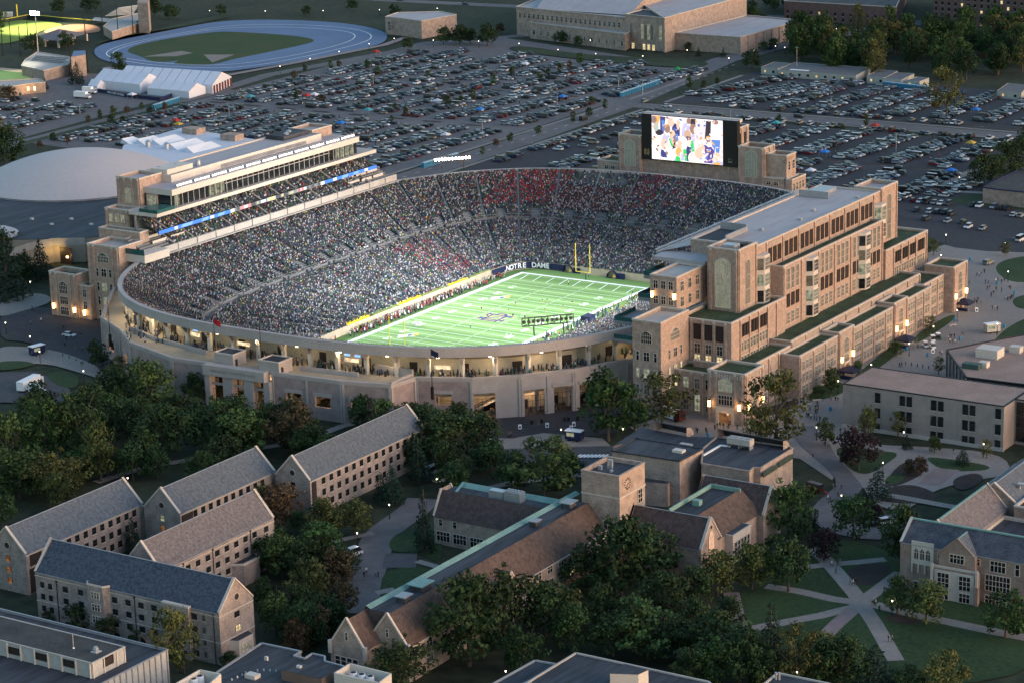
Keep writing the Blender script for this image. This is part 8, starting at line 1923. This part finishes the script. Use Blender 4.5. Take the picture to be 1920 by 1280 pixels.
# club tiers
pts, dirs, cols = [], [], []
for x0, x1, z0, z1, n, y0, y1 in ((-90.3, -99.5, 31.0, 35.4, 8, -58, 61), (-89.6, -98.5, 25.4, 30.0, 8, -52, 52)):
    for i in range(n):
        k = int((y1-y0)/.6); y = y0+(np.arange(k)+.5)/k*(y1-y0); y = y[(rng.random(k) < .8) & (np.abs(((y+54) % 9.8)-(0 if z0 > 30 else 3)) > .6)]; x = x0+(x1-x0)*(i+.6)/n
        pts.append(np.stack([np.full(len(y), x), y, np.full(len(y), z0+(z1-z0)*i/n)], 1)); dirs.append(np.tile((1., 0.), (len(y), 1))); cols.append(PAL[rng.choice(len(PAL), len(y), p=PW)])
crowd('club_crowd', np.concatenate(pts), np.concatenate(cols), np.concatenate(dirs), 'spectators seated in the two club tiers above and below the ribbon board')
pts, dirs, cols = [], [], []
for k in range(230):
    if k < 140: x, y, dx = pr.uniform(-30.6, -27.2), pr.triangular(-58, 50, 5), 1.; c = [(.5, .5, .5), (.30, .02, .03), (.02, .02, .02), (.12, .015, .02)][pr.choice((0, 0, 1, 1, 2, 3))]
    else: x, y, dx = pr.uniform(27.2, 33.5), pr.triangular(-46, 52, 6), -1.; c = [(.02, .03, .09), (.5, .5, .5), (.02, .02, .02), (.02, .1, .05)][pr.choice((0, 0, 1, 1, 2, 3))]
    pts.append((x, y, .05)); dirs.append((dx, 0.)); cols.append(c)
crowd('sideline_crowd', np.array(pts), np.array(cols), np.array(dirs), 'people crowding both sidelines behind the players', 1.36)
# standing people on the concourse
pts, dirs, cols = [], [], []
for k in range(480):
    u = pr.uniform(.60, .925); x, y = P(pr.uniform(.89, 1.0), u); a = pr.uniform(0, 6.28); pts.append((x, y, 15.2)); dirs.append((math.cos(a), math.sin(a))); cols.append(PAL[rng.choice(len(PAL), p=PW)])
for k in range(60):
    p = at(*r4(pr.uniform(700, 1000), pr.uniform(520, 640)), 15.2); a = pr.uniform(0, 6.28); pts.append((p.x, p.y, 15.2)); dirs.append((math.cos(a), math.sin(a))); cols.append(PAL[rng.choice(len(PAL), p=PW)])
crowd('concourse_crowd', np.array(pts), np.array(cols), np.array(dirs), 'scattered people standing along the lit upper concourse', 1.35)
pts, dirs, cols = [], [], []
for k in range(150):
    u = pr.uniform(.60, .93); x, y = P(pr.uniform(.9, 1.03), u); a = pr.uniform(0, 6.28); pts.append((x, y, G if k % 3 else 9.82)); dirs.append((math.cos(a), math.sin(a))); cols.append(PAL[rng.choice(len(PAL), p=PW)])
crowd('ground_concourse_crowd', np.array(pts), np.array(cols), np.array(dirs), 'people walking inside the lit ground level behind the gates', 1.35)
pts, dirs, cols = [], [], []
for k in range(420):
    x, y, a, lot = spots[pr.randrange(len(spots))]; q = pr.uniform(0, 6.28); pts.append((x+pr.uniform(4, 7)*pr.choice((-1, 1)), y+pr.uniform(-1.5, 1.5), G+.15)); dirs.append((math.cos(q), math.sin(q))); cols.append(PAL[rng.choice(len(PAL), p=PW)])
crowd('tailgate_crowd', np.array(pts), np.array(cols), np.array(dirs), 'scattered people standing between the parked cars', 1.35)
# ------------------------------------------------------------------ light
w = bpy.data.worlds.new('World'); sc.world = w; w.use_nodes = True; nt = w.node_tree
sky = nt.nodes.new('ShaderNodeTexSky'); sky.sky_type = 'NISHITA'; sky.sun_disc = False
sky.sun_elevation = R(4); sky.sun_rotation = R(82); sky.air_density = 1.2; sky.dust_density = 1.5; sky.ozone_density = 2.4
bg = nt.nodes['Background']; bg.inputs['Strength'].default_value = SKY; nt.links.new(sky.outputs[0], bg.inputs[0])
s = bpy.data.lights.new('sun', 'SUN'); s.energy = SUN; s.angle = R(55); s.color = (1, .72, .61)
so = bpy.data.objects.new('sun', s); col.objects.link(so)
d = Vector((math.sin(R(82))*math.cos(R(14)), math.cos(R(82))*math.cos(R(14)), math.sin(R(14)))); so.rotation_euler = d.to_track_quat('Z', 'Y').to_euler(); so.location = (300, 0, 200)
hz, hnt, hb_ = nodes('haze_air'); hnt.nodes.remove(hb_); pv_ = hnt.nodes.new('ShaderNodeVolumePrincipled'); pv_.inputs['Density'].default_value = HAZE; pv_.inputs['Color'].default_value = (.92, .93, 1, 1); pv_.inputs['Anisotropy'].default_value = .2
hnt.links.new(pv_.outputs[0], hnt.nodes['Material Output'].inputs['Volume'])
if HAZE:
    m = MB(); m.box(-2700, 2700, -2700, 2700, -1.2, 226, hz); o = m.build('haze'); o['kind'] = 'stuff'
# stadium floodlights: along both roof edges
for i in range(6):
    y = -45+i*18.5
    lamp('SPOT', (-91.2, y, 45.5), FL, (.93, .97, 1), .3, (6, y*.75, 0), 62, .95)
    lamp('SPOT', (84.5, y, 42.5), FL*1.0, (.93, .97, 1), .3, (-14, y*.75, 3), 62, .95)

# concourse lamps (warm battens under the soffit)
lampb = emis('batten_lamp', (1, .78, .45), 5)
for i, u in enumerate(np.linspace(.60, .92, 17)):
    x, y = P(.995, u+.0065); lamp('POINT', (x, y, 20.7), CL*2.2, (1, .74, .42), .2)
    m = MB(); m.box(x-.4, x+.4, y-.12, y+.12, 20.95, 21.08, lampb); m.build('concourse_lamp', stad)
for i, u in enumerate(np.linspace(.60, .93, 10)):
    x, y = P(.95, u); lamp('POINT', (x, y, 12.6), CL*3, (1, .62, .32), .2)
for x, y in ((62.8, -97), (72, -91.5), (82, -80)): lamp('POINT', (x, y, 10.5), CL*4.5, (1, .60, .32), .2)
for x, y, z in ((64.8, -102.4, 8), (40, -121.5, 8.6), (45, -119.5, 8.6), (56.5, -107.5, 9.6), (19, -124.5, 9), (27, -123.5, 9), (-66, -105.5, 9), (-52, -114.5, 9), (-34, -124, 9)): lamp('POINT', (x, y, z), CL*2.2, (1, .62, .32), .2)
for x in (-6, 1, 8): lamp('POINT', (x, -122, 9.0), CL*5, (1, .56, .27), .2)
for px, py in ((262, 610), (300, 632), (240, 600)): p = at(px, py, 15.2); lamp('POINT', (p.x, p.y, 20.5), CL*3, (1, .78, .45), .2)
# ------------------------------------------------------------------ labels that single things out
_o1 = ['', 'first', 'second', 'third', 'fourth', 'fifth', 'sixth', 'seventh', 'eighth', 'ninth', 'tenth', 'eleventh', 'twelfth', 'thirteenth', 'fourteenth', 'fifteenth', 'sixteenth', 'seventeenth', 'eighteenth', 'nineteenth']
_t = ['', '', 'twenty', 'thirty', 'forty', 'fifty', 'sixty', 'seventy', 'eighty', 'ninety']
def ordn(i):
    if i < 20: return _o1[i]
    if i < 100: return (_t[i//10][:-1]+'ieth') if i % 10 == 0 else _t[i//10]+'-'+_o1[i % 10]
    return 'hundred-and-'+ordn(i-100) if i > 100 else 'hundredth'
bpy.context.view_layer.update()
for lab, L_ in list(LABELS.items()):
    if len(L_) < 2: continue
    L_.sort(key=lambda o: proj(o.matrix_world.translation if o.type == 'EMPTY' or o.location.length > 1 else o.matrix_world @ Vector(o.bound_box[0]))[0])
    for i, o in enumerate(L_): o['label'] = lab+', '+(ordn(i+1)+' from the left' if i else 'leftmost of these')
sc.render.engine = 'CYCLES'; sc.cycles.max_bounces = 5; sc.cycles.diffuse_bounces = 3; sc.cycles.glossy_bounces = 2; sc.cycles.transmission_bounces = 2
sc.view_settings.view_transform = 'Standard'; sc.view_settings.look = 'None'; sc.view_settings.exposure = EXPO; sc.view_settings.gamma = 1
sc.render.resolution_x, sc.render.resolution_y = 1024, 682
